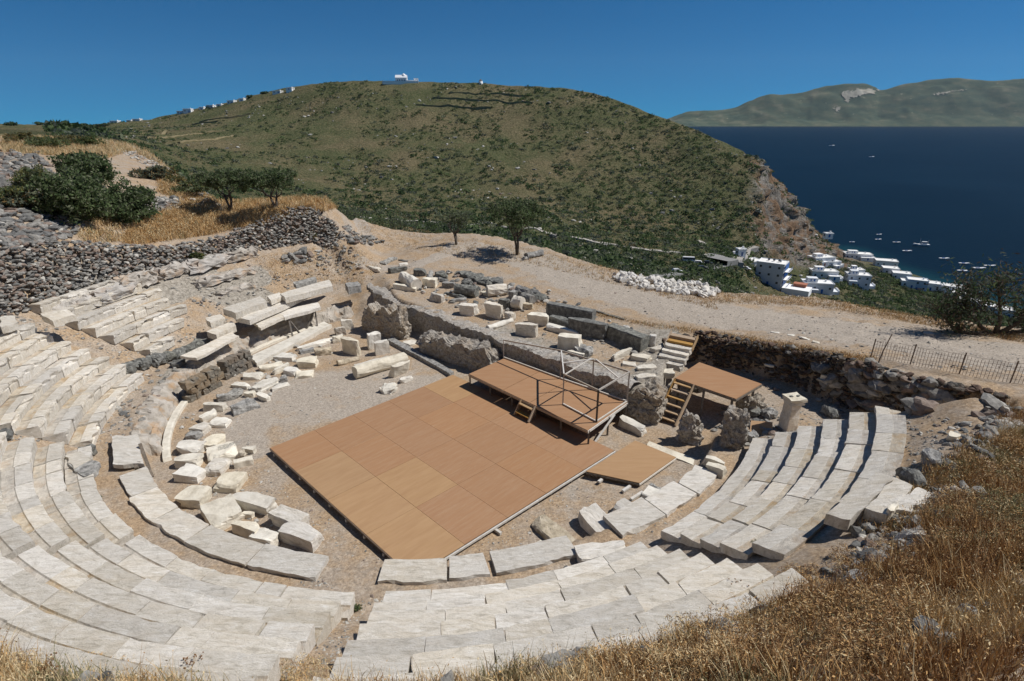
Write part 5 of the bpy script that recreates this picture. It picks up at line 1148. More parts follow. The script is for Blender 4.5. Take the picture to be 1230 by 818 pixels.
def crown_points(blobs, n, r, shell=.75):
    w = np.array([b[3]*b[4]*b[5] for b in blobs])**.7; k = r.choice(len(blobs), n, p=w/w.sum()); B = np.array(blobs)[k]
    # leaves gather in clumps spread through each lobe
    out = []
    C_ = []
    for bl in blobs:
        m = max(14, int(34*(bl[3]*bl[4]*bl[5])**.33)); d_ = r.normal(size=(m, 3)); d_ /= np.linalg.norm(d_, axis=1)[:, None]; rad = r.uniform(.25, 1, m)**.5
        C_.append(np.array(bl[:3])+d_*rad[:, None]*np.array(bl[3:6]))
    ci = [r.integers(0, len(C_[q_])) for q_ in k]; ctr = np.array([C_[q_][i] for q_, i in zip(k, ci)])
    return ctr + r.normal(size=(n, 3))*B[:, 3:6]*.13
def crown(name, blobs, n, size, mats, probs, seed, parent, asp=1.8):
    r = np.random.default_rng(seed); P = crown_points(blobs, n, r); V, Fc = leaf_quads(P, size, r, asp)
    o = big_mesh(name, V, Fc, mats, mi=r.choice(len(mats), n, p=probs), parent=parent); return o
def tree(px, py, h, rad, n, size, mats, probs, seed, label, name='olive_tree', cat='tree', trunks=2, squash=.75, group=None, lean=(0, 0), loc=None, th=.09):
    g = G(px, py) if loc is None else loc; rr = random.Random(seed); root = empty(name, g); tag(root, label, cat, group)
    blobs = []; m = MB()
    for t in range(trunks):
        a = rr.uniform(0, 6.28); d0 = Vector((math.cos(a)*.12*rad, math.sin(a)*.12*rad, h*.32)); m.tube([(0, 0, -.15), d0*.5+Vector((.04, 0, 0)), d0], [th*1.3, th, th*.8], 7)
        for q_ in range(3):
            b = a+rr.uniform(-1.3, 1.3)+q_*2.1; e = Vector((math.cos(b)*rad*.55+lean[0], math.sin(b)*rad*.55+lean[1], h*rr.uniform(.55, .8))); mid_ = d0.lerp(e, .5)+Vector((rr.uniform(-.1, .1), rr.uniform(-.1, .1), -.08*h))
            m.tube([d0, mid_, e], [th*.75, th*.5, th*.2], 6); 
            for s in range(2):
                e2 = e+Vector((rr.uniform(-.5, .5)*rad, rr.uniform(-.5, .5)*rad, rr.uniform(.02, .18)*h)); m.tube([mid_.lerp(e, .4), e2], [th*.35, th*.12], 5)
                rb_ = rad*rr.uniform(.3, .5); blobs.append((e2.x, e2.y, min(e2.z, h-rb_*squash), rb_, rb_, rb_*squash))
    m.build('trunk', bark, root, True)
    crown('crown', blobs, n, size, mats, probs, seed, root); return root
GM = [lv_dark, lv_mid, lv_olive]
tree(277, 254, 3.1, 1.75, 9000, .085, [lv_mid, lv_olive, lv_dark], (.45, .45, .1), 31, 'left of two round crowned olive trees on the dry grass terrace')
tree(331, 253, 3.0, 1.7, 9000, .085, [lv_dark, lv_mid, lv_olive], (.3, .4, .3), 32, 'right, darker of the two olive trees on the dry grass terrace')
tree(548, 294, 3.1, 1.35, 2100, .085, [lv_olive, lv_mid, lv_grey], (.4, .25, .35), 33, 'thin crowned olive tree with pale shadow on the far gravel edge')
tree(621, 306, 4.6, 1.9, 9500, .095, [lv_dark, lv_mid, lv_olive], (.25, .45, .3), 34, 'tall dark olive tree at the middle of the plateau edge', trunks=3, squash=1.1)
def bush(px, py, rx, rz_, n, size, mats, probs, seed, label, name='bush', group=None, loc=None, ry=None, z=0, lobes=5, cat='bush'):
    g = np.array(G(px, py) if loc is None else loc, float); rr = random.Random(seed); blobs = []
    for i in range(lobes):
        s = rr.uniform(.45, .75); blobs.append((rr.uniform(-1, 1)*rx*.6, rr.uniform(-1, 1)*(ry or rx)*.6, rz_*rr.uniform(.35, .75), rx*s, (ry or rx)*s, rz_*s*.7))
    r = np.random.default_rng(seed); P = crown_points(blobs, n, r); P[:, 2] = np.maximum(P[:, 2], .02); V, Fc = leaf_quads(P, size, r)
    o = big_mesh(name, V, Fc, mats, mi=r.choice(len(mats), n, p=probs)); o.location = (g[0], g[1], g[2]+z); tag(o, label, cat, group); return o
bush(98, 268, 1.95, 2.5, 16000, .11, GM, (.2, .5, .3), 41, 'large dark green shrub left half of the thicket above the wall', lobes=8, name='large_shrub', cat='shrub')
bush(150, 264, 1.9, 2.1, 16000, .11, GM, (.2, .5, .3), 42, 'large dark green shrub right half of the thicket above the wall', lobes=8, name='large_shrub', cat='shrub')
bush(100, 222, 2.2, 2.2, 9000, .12, GM, (.2, .5, .3), 43, 'dark shrub top behind the thicket on the left terrace', lobes=6, name='large_shrub', cat='shrub')
for i, (a, b, rx, rz_, mt, pr, lb) in enumerate([
        (45, 228, 1.5, 1.3, [lv_yel, lv_olive, lv_mid], (.4, .4, .2), 'pale yellow green bush on the left rubble'), (12, 245, 1.3, 1.0, [lv_yel, lv_olive, lv_mid], (.3, .4, .3), 'olive coloured bush at the left photo edge'),
        (50, 178, 1.9, 1.1, [lv_mid, lv_yel, lv_olive], (.5, .3, .2), 'green bush left of centre on the upper dry ridge'), (18, 172, 1.6, 1.0, [lv_yel, lv_olive, lv_dry], (.4, .3, .3), 'yellowish bush at the left end of the upper dry ridge'),
        (85, 174, 2.0, .9, [lv_yel, lv_olive, lv_dry], (.5, .3, .2), 'yellow green bush in the middle of the upper dry ridge'), (108, 177, 1.4, 1.1, [lv_mid, lv_yel, lv_dark], (.5, .2, .3), 'rounded green bush at the right of the upper dry ridge'),
        (198, 214, 1.3, .9, [lv_olive, lv_yel, lv_dry], (.4, .3, .3), 'straggly bush below the pale scree'), (236, 232, 1.6, .9, [lv_olive, lv_yel, lv_mid], (.5, .2, .3), 'olive bush left of the olive trees'), (178, 215, 1.3, .9, [lv_grey, lv_olive, lv_dry], (.5, .3, .2), 'greyish bush right of the thicket'),
        (30, 250, 1.0, .9, [lv_grey, lv_olive, lv_dry], (.5, .3, .2), 'grey bush low on the left rubble slope'), (215, 222, 1.0, .7, [lv_yel, lv_olive, lv_dry], (.4, .3, .3), 'small dry bush between scree and olive trees'),
        (238, 312, .42, .5, [lv_yel, lv_mid, lv_olive], (.4, .4, .2), 'light green tuft growing from the retaining wall base'), (372, 286, .45, .5, [lv_yel, lv_olive, lv_dry], (.4, .4, .2), 'light green tuft on the retaining wall near its end')]):
    bush(a, b, rx, rz_, int(1500*rx*rx**.3)+500, .10, mt, pr, 60+i, lb)
for i, (a, b, D_, rx, rz_, mt, pr, lb) in enumerate([
        (428, 252, 66, 2.2, 3.2, [lv_olive, lv_grey, lv_mid], (.45, .3, .25), 'pale olive shrub just behind the retaining wall end'), (452, 262, 72, 2.3, 3.4, [lv_mid, lv_olive, lv_dark], (.4, .3, .3), 'green shrub left of the thin valley tree'),
        (478, 264, 70, 1.9, 3.6, [lv_grey, lv_olive, lv_mid], (.4, .3, .3), 'thin grey green tree rising beyond the bare ground'), (520, 270, 78, 1.8, 3.0, [lv_mid, lv_grey, lv_dark], (.4, .3, .3), 'greyish shrub left of the thin crowned olive'),
        (590, 285, 72, 2.2, 3.2, [lv_dark, lv_mid, lv_olive], (.5, .3, .2), 'dark shrub between the two plateau edge trees'), (570, 282, 70, 1.8, 2.4, [lv_mid, lv_olive, lv_dark], (.4, .3, .3), 'green shrub right of the thin crowned olive'),
        (655, 298, 66, 2.2, 2.6, [lv_mid, lv_olive, lv_dark], (.4, .3, .3), 'green shrub right of the tall dark olive'), (697, 310, 62, 2.3, 3.0, [lv_olive, lv_grey, lv_mid], (.5, .3, .2), 'feathery pale olive shrub beyond the column drum'),
        (725, 318, 66, 1.8, 2.0, [lv_mid, lv_grey, lv_dark], (.4, .3, .3), 'grey green shrub right of the feathery one'), (765, 328, 72, 2.4, 2.0, [lv_grey, lv_mid, lv_dark], (.4, .3, .3), 'low dark shrub above the left end of the stone heap'),
        (850, 350, 100, 3.2, 3.6, [lv_mid, lv_dark, lv_grey], (.4, .4, .2), 'shrub below the parking area, left one'), (885, 353, 110, 3.4, 4.2, [lv_olive, lv_mid, lv_dark], (.3, .4, .3), 'shrub below the parking area, right one beside the hotel'), (1040, 372, 120, 4.5, 4.0, [lv_dark, lv_mid, lv_grey], (.5, .3, .2), 'dark tree mass beyond the terrace edge under the white houses'),
        (1080, 380, 120, 4.0, 3.6, [lv_dark, lv_grey, lv_mid], (.5, .3, .2), 'dark tree right of the mass under the white houses'), (1125, 384, 110, 4.2, 4.2, [lv_dark, lv_grey, lv_mid], (.5, .3, .2), 'dark tree by the left edge of the twiggy tree')]):
    c_ = UD(a, b, D_); hgt = rz_; bush(0, 0, rx, rz_, int(900*rx), .11*D_/60, mt, pr, 90+i, lb, loc=(c_[0], c_[1], c_[2]-hgt*.9), lobes=6, name='valley_shrub', cat='shrub')
# bare twiggy tamarisk at the right
g = G(1190, 402); root = empty('twiggy_tree', g); tag(root, 'dark twiggy tamarisk with low crooked limbs at the right photo edge', 'tree')
m = MB(); rr = random.Random(8); tips = []
B0 = Vector((0, 0, 0))
limbs = [[(0, 0, 0), (-.8, .1, .05), (-1.6, .1, .1), (-2.3, .1, .75), (-2.9, .2, 1.3)], [(0, 0, 0), (-.5, .2, .4), (-1.2, .3, 1.2), (-1.6, .3, 2.2)], [(.2, 0, 0), (.4, .2, .7), (.2, .4, 1.7), (-.2, .5, 2.8)], [(.3, 0, 0), (1.1, .1, .5), (1.9, .2, 1.5), (2.3, .3, 2.6)], [(-1.6, .1, .1), (-1.5, .3, .7), (-1.3, .5, 1.5)], [(.3, 0, 0), (1.5, 0, .2), (2.8, .1, .9), (3.6, .1, 1.9)]]
for L_ in limbs:
    m.tube(L_, [.13-.1*i/(len(L_)-1) for i in range(len(L_))], 7)
    for k in range(34):
        t = rr.uniform(.35, 1)*(len(L_)-1); i = min(int(t), len(L_)-2); p = Vector(L_[i]).lerp(Vector(L_[i+1]), t-i)
        d_ = Vector((rr.uniform(-1, 1), rr.uniform(-.8, .8), rr.uniform(.1, 1.3))).normalized()*rr.uniform(.5, 1.2); e = p+d_; m.tube([p, p+d_*.5+Vector((0, 0, .04)), e], [.02, .012, .005], 4); tips += [e, p+d_*.6]
m.build('trunk', bark, root, True)
r = np.random.default_rng(6); TP = np.array([t[:] for t in tips]); n = 5600; P = TP[r.integers(0, len(TP), n)]+r.normal(size=(n, 3))*np.array([.3, .3, .32]); V, Fc = leaf_quads(P, .06, r, 4)
lo_ = P[:, 2] < 1.9
big_mesh('crown', V, Fc, [lv_dark, lv_grey, lv_mid, bark], mi=np.where(r.random(n) < .3, 3, r.choice(3, n, p=(.45, .4, .15))), parent=root)

# ------------------------------------------------------------------ scrub over the hillside (a mass nobody could count)
r = np.random.default_rng(77)
def surf(u, cp):
    """position on the lofted land at row coordinate u and column pixel cp"""
    i = np.clip(u*NR, 0, S.shape[0]-1.001); j = np.clip(np.interp(cp, CP, range(len(CP)))*NC, 0, S.shape[1]-1.001)
    i0 = i.astype(int); j0 = j.astype(int); a = (i-i0)[:, None]; b = (j-j0)[:, None]
    return (S[i0, j0]*(1-a)+S[i0+1, j0]*a)*(1-b)+(S[i0, j0+1]*(1-a)+S[i0+1, j0+1]*a)*b
N_ = 26000; u = r.uniform(1.0, 4.97, N_); cp = r.uniform(60, 1300, N_)
P = surf(u, cp); dn = vnoise(P[:, 0]/22, P[:, 1]/22, 5)*.6+vnoise(P[:, 0]/70, P[:, 1]/70, 8)*.5
dens = np.interp(u, [1, 2, 3, 3.8, 4.4, 5], [.85, .82, .80, .70, .62, .55]); dens *= np.interp(cp, [60, 300, 450, 600, 850, 905, 930, 1010, 1040, 1300], [.5, .45, .62, 1, 1, .75, .35, .5, 1.1, 1.1])
keep = (dn*1.25 > 1.0-dens*.9) & ~((cp > 1000) & (u > 4.2)); P = P[keep]; u = u[keep]; cp = cp[keep]; nb = len(P)
rad = r.gamma(3.0, .33, nb)*np.interp(u, [1, 2, 3, 4, 5], [1.3, 1.25, 1.3, 1.1, 1.2])*np.interp(cp, [300, 550, 850], [.75, 1.0, 1.1])+.25
rad = np.minimum(rad, 2.9); k = 24
off = r.normal(size=(nb, k, 3)); off /= np.linalg.norm(off, axis=2)[..., None]; off[..., 2] = np.abs(off[..., 2])*.75
Q_ = (P[:, None]+off*rad[:, None, None]*r.uniform(.45, 1, (nb, k, 1))).reshape(-1, 3); V, Fc = leaf_quads(Q_, 1.0, r, 1.3)
sz = np.repeat(np.repeat(rad, k)*.36, 4)[:, None]; ctr = np.repeat(Q_, 4, axis=0); V = ctr+(V-ctr)*sz
mb = r.choice(4, nb, p=(.26, .36, .20, .18)); o = big_mesh('scrub', V, Fc, [lv_dark, lv_mid, lv_grey, lv_olive], mi=np.repeat(mb, k)); tag(o, 'dark green and olive scrub dotted over the hillside and valley', 'scrub', kind='stuff')
# low herbs and pale rocks between the shrubs
N_ = 70000; u = r.uniform(1.2, 4.98, N_); cp = r.uniform(60, 1010, N_); P = surf(u, cp); P[:, 2] += .1; V, Fc = leaf_quads(P, 1.0, r, 1.2); ctr = np.repeat(P, 4, axis=0); V = ctr+(V-ctr)*np.array([1, 1, .5])*r.uniform(.3, .95, len(V)//4).repeat(4)[:, None]
o = big_mesh('dry_herbs', V, Fc, [lv_olive, lv_dry, lv_yel, lv_mid], mi=r.choice(4, len(Fc), p=(.34, .2, .06, .4))); tag(o, 'dry herbs covering the slopes between the shrubs', 'herbs', kind='stuff')
N_ = 2600; u = r.uniform(1.2, 4.95, N_); cp = r.uniform(150, 1010, N_); P = surf(u, cp); dn = vnoise(P[:, 0]/30, P[:, 1]/30, 15); kp = (dn > .55) | (cp > 900); P = P[kp]
o = stones_mesh('hillside_rocks', P, np.minimum(r.gamma(2, .35, len(P)), 2.4), rub, 5, STN1, IC1F, probs=(.45, .1, .05, .4)); tag(o, 'grey rocks scattered over the hillside', 'rocks', kind='stuff')
# scrub line on the left skyline
for i, (a, b, w_) in enumerate([(15, 151, 6), (45, 150, 5), (70, 150, 5), (100, 151, 4), (125, 152, 5), (62, 158, 5), (110, 160, 6), (180, 141, 5), (195, 137, 5), (205, 135, 6), (232, 131, 5), (268, 124, 5), (300, 117, 4), (318, 113, 4)]):
    p = GF(a, b)
    if p is None: continue
    bush(0, 0, w_, w_*.5, 260, 1.2, [lv_dark, lv_mid, lv_grey], (.4, .3, .3), 300+i, 'low dark tree on the left skyline ridge', loc=p, name='skyline_tree', group='small trees along the left skyline', cat='tree')

# ------------------------------------------------------------------ foreground dry grass on the bank
gr = [nmat('straw_pale', [(.50, .39, .22), (.68, .56, .35)], scale=3, rnd=0, bump=0, rough=.7), nmat('straw', [(.40, .26, .12), (.58, .41, .21)], scale=3, rnd=0, bump=0, rough=.8), nmat('rust_weed', [(.17, .088, .038), (.31, .175, .08)], scale=3, rnd=0, bump=0),
      nmat('olive_weed', [(.13, .13, .06), (.24, .23, .12)], scale=3, rnd=0, bump=0), nmat('straw_orange', [(.44, .26, .10), (.60, .38, .17)], scale=3, rnd=0, bump=0)]
def tufts(name, P, h, mi, blades, r, spread=.18, width=.010, label='', seedhead=.3):
    n = len(P); k = blades; B = np.repeat(P, k, axis=0); H_ = np.repeat(h, k)*r.uniform(.5, 1.25, n*k)
    B = B+np.c_[r.normal(size=(n*k, 2))*spread, np.zeros(n*k)]; ang = r.uniform(0, 2*np.pi, n*k); ln = r.uniform(.1, .75, n*k)
    d = np.c_[np.cos(ang)*ln, np.sin(ang)*ln, np.ones(n*k)]; tip = B+d*H_[:, None]; midp = B+d*H_[:, None]*.55*np.array([.7, .7, 1.1])
    w = np.c_[-np.sin(ang+r.normal(0, .8, n*k)), np.cos(ang), np.zeros(n*k)]*(width*r.uniform(.6, 1.6, n*k))[:, None]
    V = np.stack([B-w, B+w, midp+w*.8, tip, midp-w*.8], 1).reshape(-1, 3); q_ = np.arange(n*k)*5
    F4 = np.stack([q_, q_+1, q_+2, q_+4], -1); F3 = np.stack([q_+4, q_+2, q_+3, q_+3], -1); mm = np.repeat(mi, k)
    flip = r.random(n*k) < .15; mm = np.where(flip, r.integers(0, 2, n*k), mm)
    me_f = F4; Vh = None
    sel = np.nonzero(r.random(n*k) < seedhead)[0]; hp = tip[sel]; hv, hf = leaf_quads(hp, width*3.0, r, 2.4)
    tri = np.stack([q_+4, q_+2, q_+3], -1)
    V2 = np.concatenate([V, hv]); F_all4 = np.concatenate([F4, hf+len(V)])
    o = big_mesh(name, V2, F_all4, gr, mi=np.concatenate([mm, mm[sel]]))
    # tips as a second mesh part of the same stuff would double the objects, so tips are folded in as quads with a short edge
    return o
def blade_mesh(name, P, h, mi, blades, r, spread=.18, width=.010, label='', seedhead=.35, lean=.75):
    n = len(P); k = blades; m_ = n*k; B = np.repeat(P, k, axis=0); H_ = np.repeat(h, k)*r.uniform(.45, 1.25, m_)
    B = B+np.c_[r.normal(size=(m_, 2))*spread, np.zeros(m_)]; ang = r.uniform(0, 2*np.pi, m_); ln = r.uniform(.05, lean, m_); d = np.c_[np.cos(ang)*ln, np.sin(ang)*ln, np.ones(m_)]
    wv = r.normal(size=(m_, 3)); wv[:, 2] *= .2; wv /= np.linalg.norm(wv, axis=1)[:, None]; w = wv*(width*r.uniform(.6, 1.6, m_))[:, None]
    midp = B+d*H_[:, None]*np.array([.4, .4, .6]); tip = B+d*H_[:, None]
    V = np.stack([B-w, B+w, midp+w*.7, midp-w*.7, tip+w*.15, tip-w*.15], 1).reshape(-1, 3); q_ = np.arange(m_)*6
    F_ = np.concatenate([np.stack([q_, q_+1, q_+2, q_+3], -1), np.stack([q_+3, q_+2, q_+4, q_+5], -1)]); mm = np.repeat(mi, k); fl = r.random(m_) < .18; mm = np.where(fl, r.integers(0, 2, m_), mm)
    sel = np.nonzero(r.random(m_) < seedhead)[0]; hv, hf = leaf_quads(tip[sel], 1.0, r, 2.0); c_ = np.repeat(tip[sel], 4, axis=0); hv = c_+(hv-c_)*width*3.2
    o = big_mesh(name, np.concatenate([V, hv]), np.concatenate([F_, hf+len(V)]), gr, mi=np.concatenate([mm, mm, mm[sel]])); tag(o, label, 'grass', kind='stuff'); return o
GXf = lambda x, y: height(x, y)
def in_view(P, m=60):
    y = P[:, 1]; z = P[:, 2]-CAMZ; yy = CT*y-ST*z; zz = ST*y+CT*z; px = 615+F*P[:, 0]/yy; py = 409-F*zz/yy
    return (yy > .8) & (px > -m) & (px < 1230+m) & (py > 0) & (py < 818+m*3)
r = np.random.default_rng(99); N_ = 120000
# denser close to the camera
a = np.radians(r.uniform(-125, -8, N_)); rad = r.uniform(18.3, 27, N_)
X, Y = CX+rad*np.cos(a), CY+rad*np.sin(a); azd = np.degrees(a); rb_, _, _ = bank_params(azd)
ok = (rad > rb_+.05) & (Y > 1.6) & (polysd(X, Y, HIGHPOLY) < -.3); X, Y, rad, azd = X[ok], Y[ok], rad[ok], azd[ok]; Zg = height(X, Y); P = np.c_[X, Y, Zg-.03]; vis = in_view(P); P = P[vis]; azd = azd[vis]; rad = rad[vis]
D_ = np.hypot(P[:, 0], P[:, 1]); keep = r.random(len(P)) < np.clip(.62, 0, 1); P, azd, D_ = P[keep], azd[keep], D_[keep]
n1 = vnoise(P[:, 0]*.55, P[:, 1]*.55, 61); n2 = vnoise(P[:, 0]*.9+7, P[:, 1]*.9, 63); bare = vnoise(P[:, 0]*1.1, P[:, 1]*1.1, 65)
kp = (bare > .23); P, azd, D_, n1, n2 = P[kp], azd[kp], D_[kp], n1[kp], n2[kp]
n1 = n1 + .06*(P[:, 0] > 2) ; nn = r.random(len(P))
mi = np.where(n1 > .62, np.where(nn < .55, 2, 4), np.where(n2 > .62, np.where(nn < .6, 3, 0), np.where(nn < .5, 0, np.where(nn < .75, 1, 4))))
hh = np.where(mi == 2, .34, .30)*r.uniform(.5, 1.3, len(P))*(.45+1.25*vnoise(P[:, 0]*1.4, P[:, 1]*1.4, 71)**1.5)
print('bank tufts', len(P))
blade_mesh('dry_grass', P, hh, mi, 7, r, .08, .0058, 'tall dry golden and rust coloured grass on the bank in front', .35)
# taller wispy stems
sel = r.choice(len(P), min(2600, len(P)), replace=False); blade_mesh('dry_stems', P[sel], np.full(len(sel), .55)*r.uniform(.6, 1.2, len(sel)), np.zeros(len(sel), int), 2, r, .05, .0030, 'thin pale stems standing above the bank grass', .9, .5)
# terrace grass
def px_scatter(poly, n, r):
    xs = [p[0] for p in poly]; ys = [p[1] for p in poly]; o = []
    while len(o) < n:
        a_, b_ = r.uniform(min(xs), max(xs)), r.uniform(min(ys), max(ys))
        if polysd(a_, b_, poly) > 0: o.append(G(a_, b_))
    return np.array(o)
for poly, n, h_, pr, lb in [([(150, 285), (160, 268), (205, 250), (270, 240), (392, 236), (408, 250), (350, 263), (300, 273), (230, 286), (150, 296)], 5200, .34, (.2, .3, 0, .05, .45), 'orange dry grass on the terrace under the olive trees'),
        ([(0, 182), (0, 158), (135, 162), (175, 180), (205, 205), (160, 182), (130, 190), (70, 188)], 3600, .42, (.3, .3, 0, .25, .15), 'straw coloured grass along the upper left ridge'),
        ([(190, 200), (215, 215), (260, 238), (262, 262), (225, 262), (215, 240), (190, 232)], 1500, .3, (.15, .3, .05, .1, .4), 'dry grass slope left of the olive trees'),
        ([(60, 235), (150, 235), (150, 290), (110, 296), (90, 285), (100, 262)], 700, .28, (.3, .3, .1, .1, .2), 'dry grass beneath the dark thicket'),
        ([(1040, 640), (1060, 600), (1130, 560), (1170, 530), (1200, 520), (1150, 600), (1080, 640)], 900, .16, (.2, .4, .1, .1, .2), 'thin dry grass beside the right rubble edge')
        ]:
    P = px_scatter(poly, n, r); blade_mesh('dry_grass', P, np.full(n, h_)*r.uniform(.6, 1.2, n), r.choice(5, n, p=pr), 7, r, .12, .012 if h_ > .2 else .008, lb, .3)
# low straw scattered over bare earth
for poly, n, lb in [([(430, 262), (640, 300), (860, 352), (860, 372), (640, 318), (430, 292)], 2600, 'short dry tufts along the far edge of the terrace'), ([(860, 352), (980, 357), (1230, 402), (1230, 412), (980, 368), (860, 364)], 1800, 'short dry tufts along the terrace edge above the village'),
        ([(600, 350), (760, 385), (900, 405), (1050, 430), (1040, 436), (900, 412), (780, 392), (640, 365)], 1200, 'short dry tufts between gravel and walls'), ([(300, 310), (420, 292), (460, 320), (430, 345), (330, 335)], 1100, 'sparse tufts on the bare slope below the retaining wall')]:
    P = px_scatter(poly, n, r); blade_mesh('straw_tufts', P, np.full(n, .11)*r.uniform(.5, 1.4, n), r.choice(5, n, p=(.3, .3, .05, .05, .3)), 6, r, .12, .010, lb, .1)
# green weeds in the aisles
for i, (a_, b_, s_) in enumerate([(403, 738, .22), (373, 762, .2), (430, 733, .12), (347, 790, .14), (384, 750, .12), (10, 745, .2), (150, 700, .1), (912, 660, .18), (140, 655, .15), (120, 600, .1), (368, 745, .12)]):
    bush(a_, b_, s_, s_*1.1, 260, .03, [lv_mid, lv_olive, lv_yel], (.4, .4, .2), 400+i, f'small green weed growing between the stones, {["largest in the lower aisle", "left of the lower aisle", "right in the lower aisle", "lowest in the aisle", "tiny in mid aisle", "at the left photo edge", "in the left aisle joint", "in the hollow of the right wedge", "at the left aisle step", "in a left wedge joint", "at the aisle bend"][i]}', name='weed', cat='weed')
# tall dried weeds in front
def stalk(px, py, h, seed, label):
    g = G(px, py); rr = random.Random(seed); m = MB(); m2 = MB()
    for s in range(3):
        b = Vector((rr.uniform(-.05, .05), rr.uniform(-.05, .05), -.05)); t = b+Vector((rr.uniform(-.12, .12), rr.uniform(-.1, .1), h*rr.uniform(.7, 1))); m.tube([b, b.lerp(t, .5)+Vector((.02, 0, 0)), t], [.007, .005, .0025], 5)
        for k in range(12):
            p = b.lerp(t, rr.uniform(.3, 1)); e = p+Vector((rr.uniform(-.14, .14), rr.uniform(-.1, .1), rr.uniform(.02, .14))); m.tube([p, e], [.0028, .0015], 4)
            m2.box(e, (.018, .018, .02), rr.random())
    m.add(m2.v, m2.f); o = m.build('dried_weed', gr[2]); o.location = tuple(g); tag(o, label, 'dried weed'); return o
for i, (a_, b_, h_, lb) in enumerate([(66, 816, .5, 'tall dried thistle at the bottom left, standing alone'), (242, 817, .62, 'tallest dried weed above the bottom left seats'), (880, 722, .6, 'dried branching weed beside the lower right seats'), (200, 815, .3, 'short reddish dried weed left of the tallest one'), (300, 817, .35, 'short reddish dried weed by the lower aisle'), (560, 812, .4, 'fine dried weed before the middle seats'), (620, 808, .42, 'pale dried weed in front of the middle seats'), (850, 730, .45, 'smaller dried weed left of the branching one')]):
    stalk(a_, b_, h_, 500+i, lb)
# dark boulders peeping out of the grass
for i, (a_, b_, w_, lb) in enumerate([(1115, 770, .5, 'grey rock in the grass near the bottom right, largest'), (1140, 776, .35, 'pale long rock right of the largest one'), (1165, 745, .45, 'dark rock above the pale long rock'), (1085, 790, .35, 'low rock left of the largest one'), (1185, 735, .3, 'small dark rock at the right edge of the grass'), (905, 808, .25, 'pale stone near the bottom edge'), (1070, 690, .3, 'grey stone half hidden in brown grass'), (1220, 705, .3, 'grey stone at the right photo edge')]):
    p = G(a_, b_); o = stones_mesh('field_rock', [(0, 0, 0.08)], np.array([w_*.36]), [rub[2] if 'pale' not in lb else rub[0]], 600+i); o.location = tuple(p); tag(o, lb, 'rock')
# rust coloured and straw shrubs low on the bank
def shrub_mass(name, poly, n, label, seed, pr):
    r = np.random.default_rng(seed); Q_ = []
    for p in px_scatter(poly, n, r):
        R_ = r.uniform(.14, .42)*(1 if p[1] > 4 else .7); m_ = int(420*(R_/.3)**1.6); d = r.normal(size=(m_, 3)); d /= np.linalg.norm(d, axis=1)[:, None]; d[:, 2] = np.abs(d[:, 2]); Q_.append(p+d*(R_*r.uniform(.35, 1.05, m_)**.6)[:, None]*np.array([1.15, 1.15, .95]))
    Q_ = np.concatenate(Q_); V, Fc = leaf_quads(Q_, .0125, r, 5.5); o = big_mesh(name, V, Fc, gr, mi=r.choice(5, len(Fc), p=pr)); tag(o, label, 'shrubs', kind='stuff')
shrub_mass('rust_shrubs', [(900, 818), (880, 730), (960, 690), (1040, 660), (1130, 610), (1190, 540), (1230, 520), (1230, 640), (1120, 720), (1060, 818)], 170, 'rust brown dried shrubs massed up the right edge', 91, (.12, .22, .42, .04, .2))
shrub_mass('straw_shrubs', [(560, 818), (640, 800), (760, 775), (860, 735), (900, 790), (900, 818)], 70, 'straw coloured dried shrubs behind the middle seats', 92, (.34, .3, .12, .06, .18))
shrub_mass('olive_shrubs', [(1150, 560), (1230, 540), (1230, 690), (1170, 690), (1130, 640)], 40, 'olive green low shrubs at the right edge of the bank', 93, (.1, .1, .1, .6, .1))
shrub_mass('straw_shrubs', [(0, 818), (0, 805), (250, 812), (420, 818)], 26, 'straw coloured shrubs along the bottom left', 94, (.35, .3, .1, .1, .15))
# white and grey fragments between the named blocks
rubble_patch('fragments', [(500, 330), (560, 325), (660, 350), (770, 400), (760, 425), (640, 385), (560, 372), (500, 352)], 150, .17, 'broken white and grey fragments strewn among the blocks behind the stage', 51, (.35, .05, .2, .4))
rubble_patch('fragments', [(285, 440), (350, 415), (400, 405), (400, 425), (350, 455), (320, 480), (270, 480)], 60, .13, 'pale fragments among the upper heap of loose blocks', 52, (.2, .05, 0, .75))
rubble_patch('fragments', [(210, 500), (260, 490), (300, 600), (380, 655), (300, 645), (230, 600)], 60, .07, 'pale chips between the loose blocks at left', 53, (.2, .1, 0, .7))
rubble_patch('fragments', [(125, 445), (175, 450), (235, 420), (230, 440), (190, 520), (165, 520), (140, 500)], 90, .11, 'grey and pale stones on the broken podium at left', 54, (.4, .15, .1, .35))
rubble_patch('fragments', [(400, 275), (425, 300), (440, 330), (400, 330), (370, 312), (380, 295)], 120, .13, 'grey stones tumbled from the end of the retaining wall', 55, (.45, .2, .25, .1))
rubble_patch('fragments', [(860, 480), (940, 500), (940, 530), (880, 545), (850, 520)], 70, .12, 'grey rubble between the masonry lumps and the pillar', 56, (.5, .15, .25, .1))
rubble_patch('fragments', [(240, 330), (330, 330), (400, 322), (400, 345), (300, 360), (230, 375)], 70, .10, 'grey stones on the slope above the upper bench', 57, (.5, .15, .15, .2))
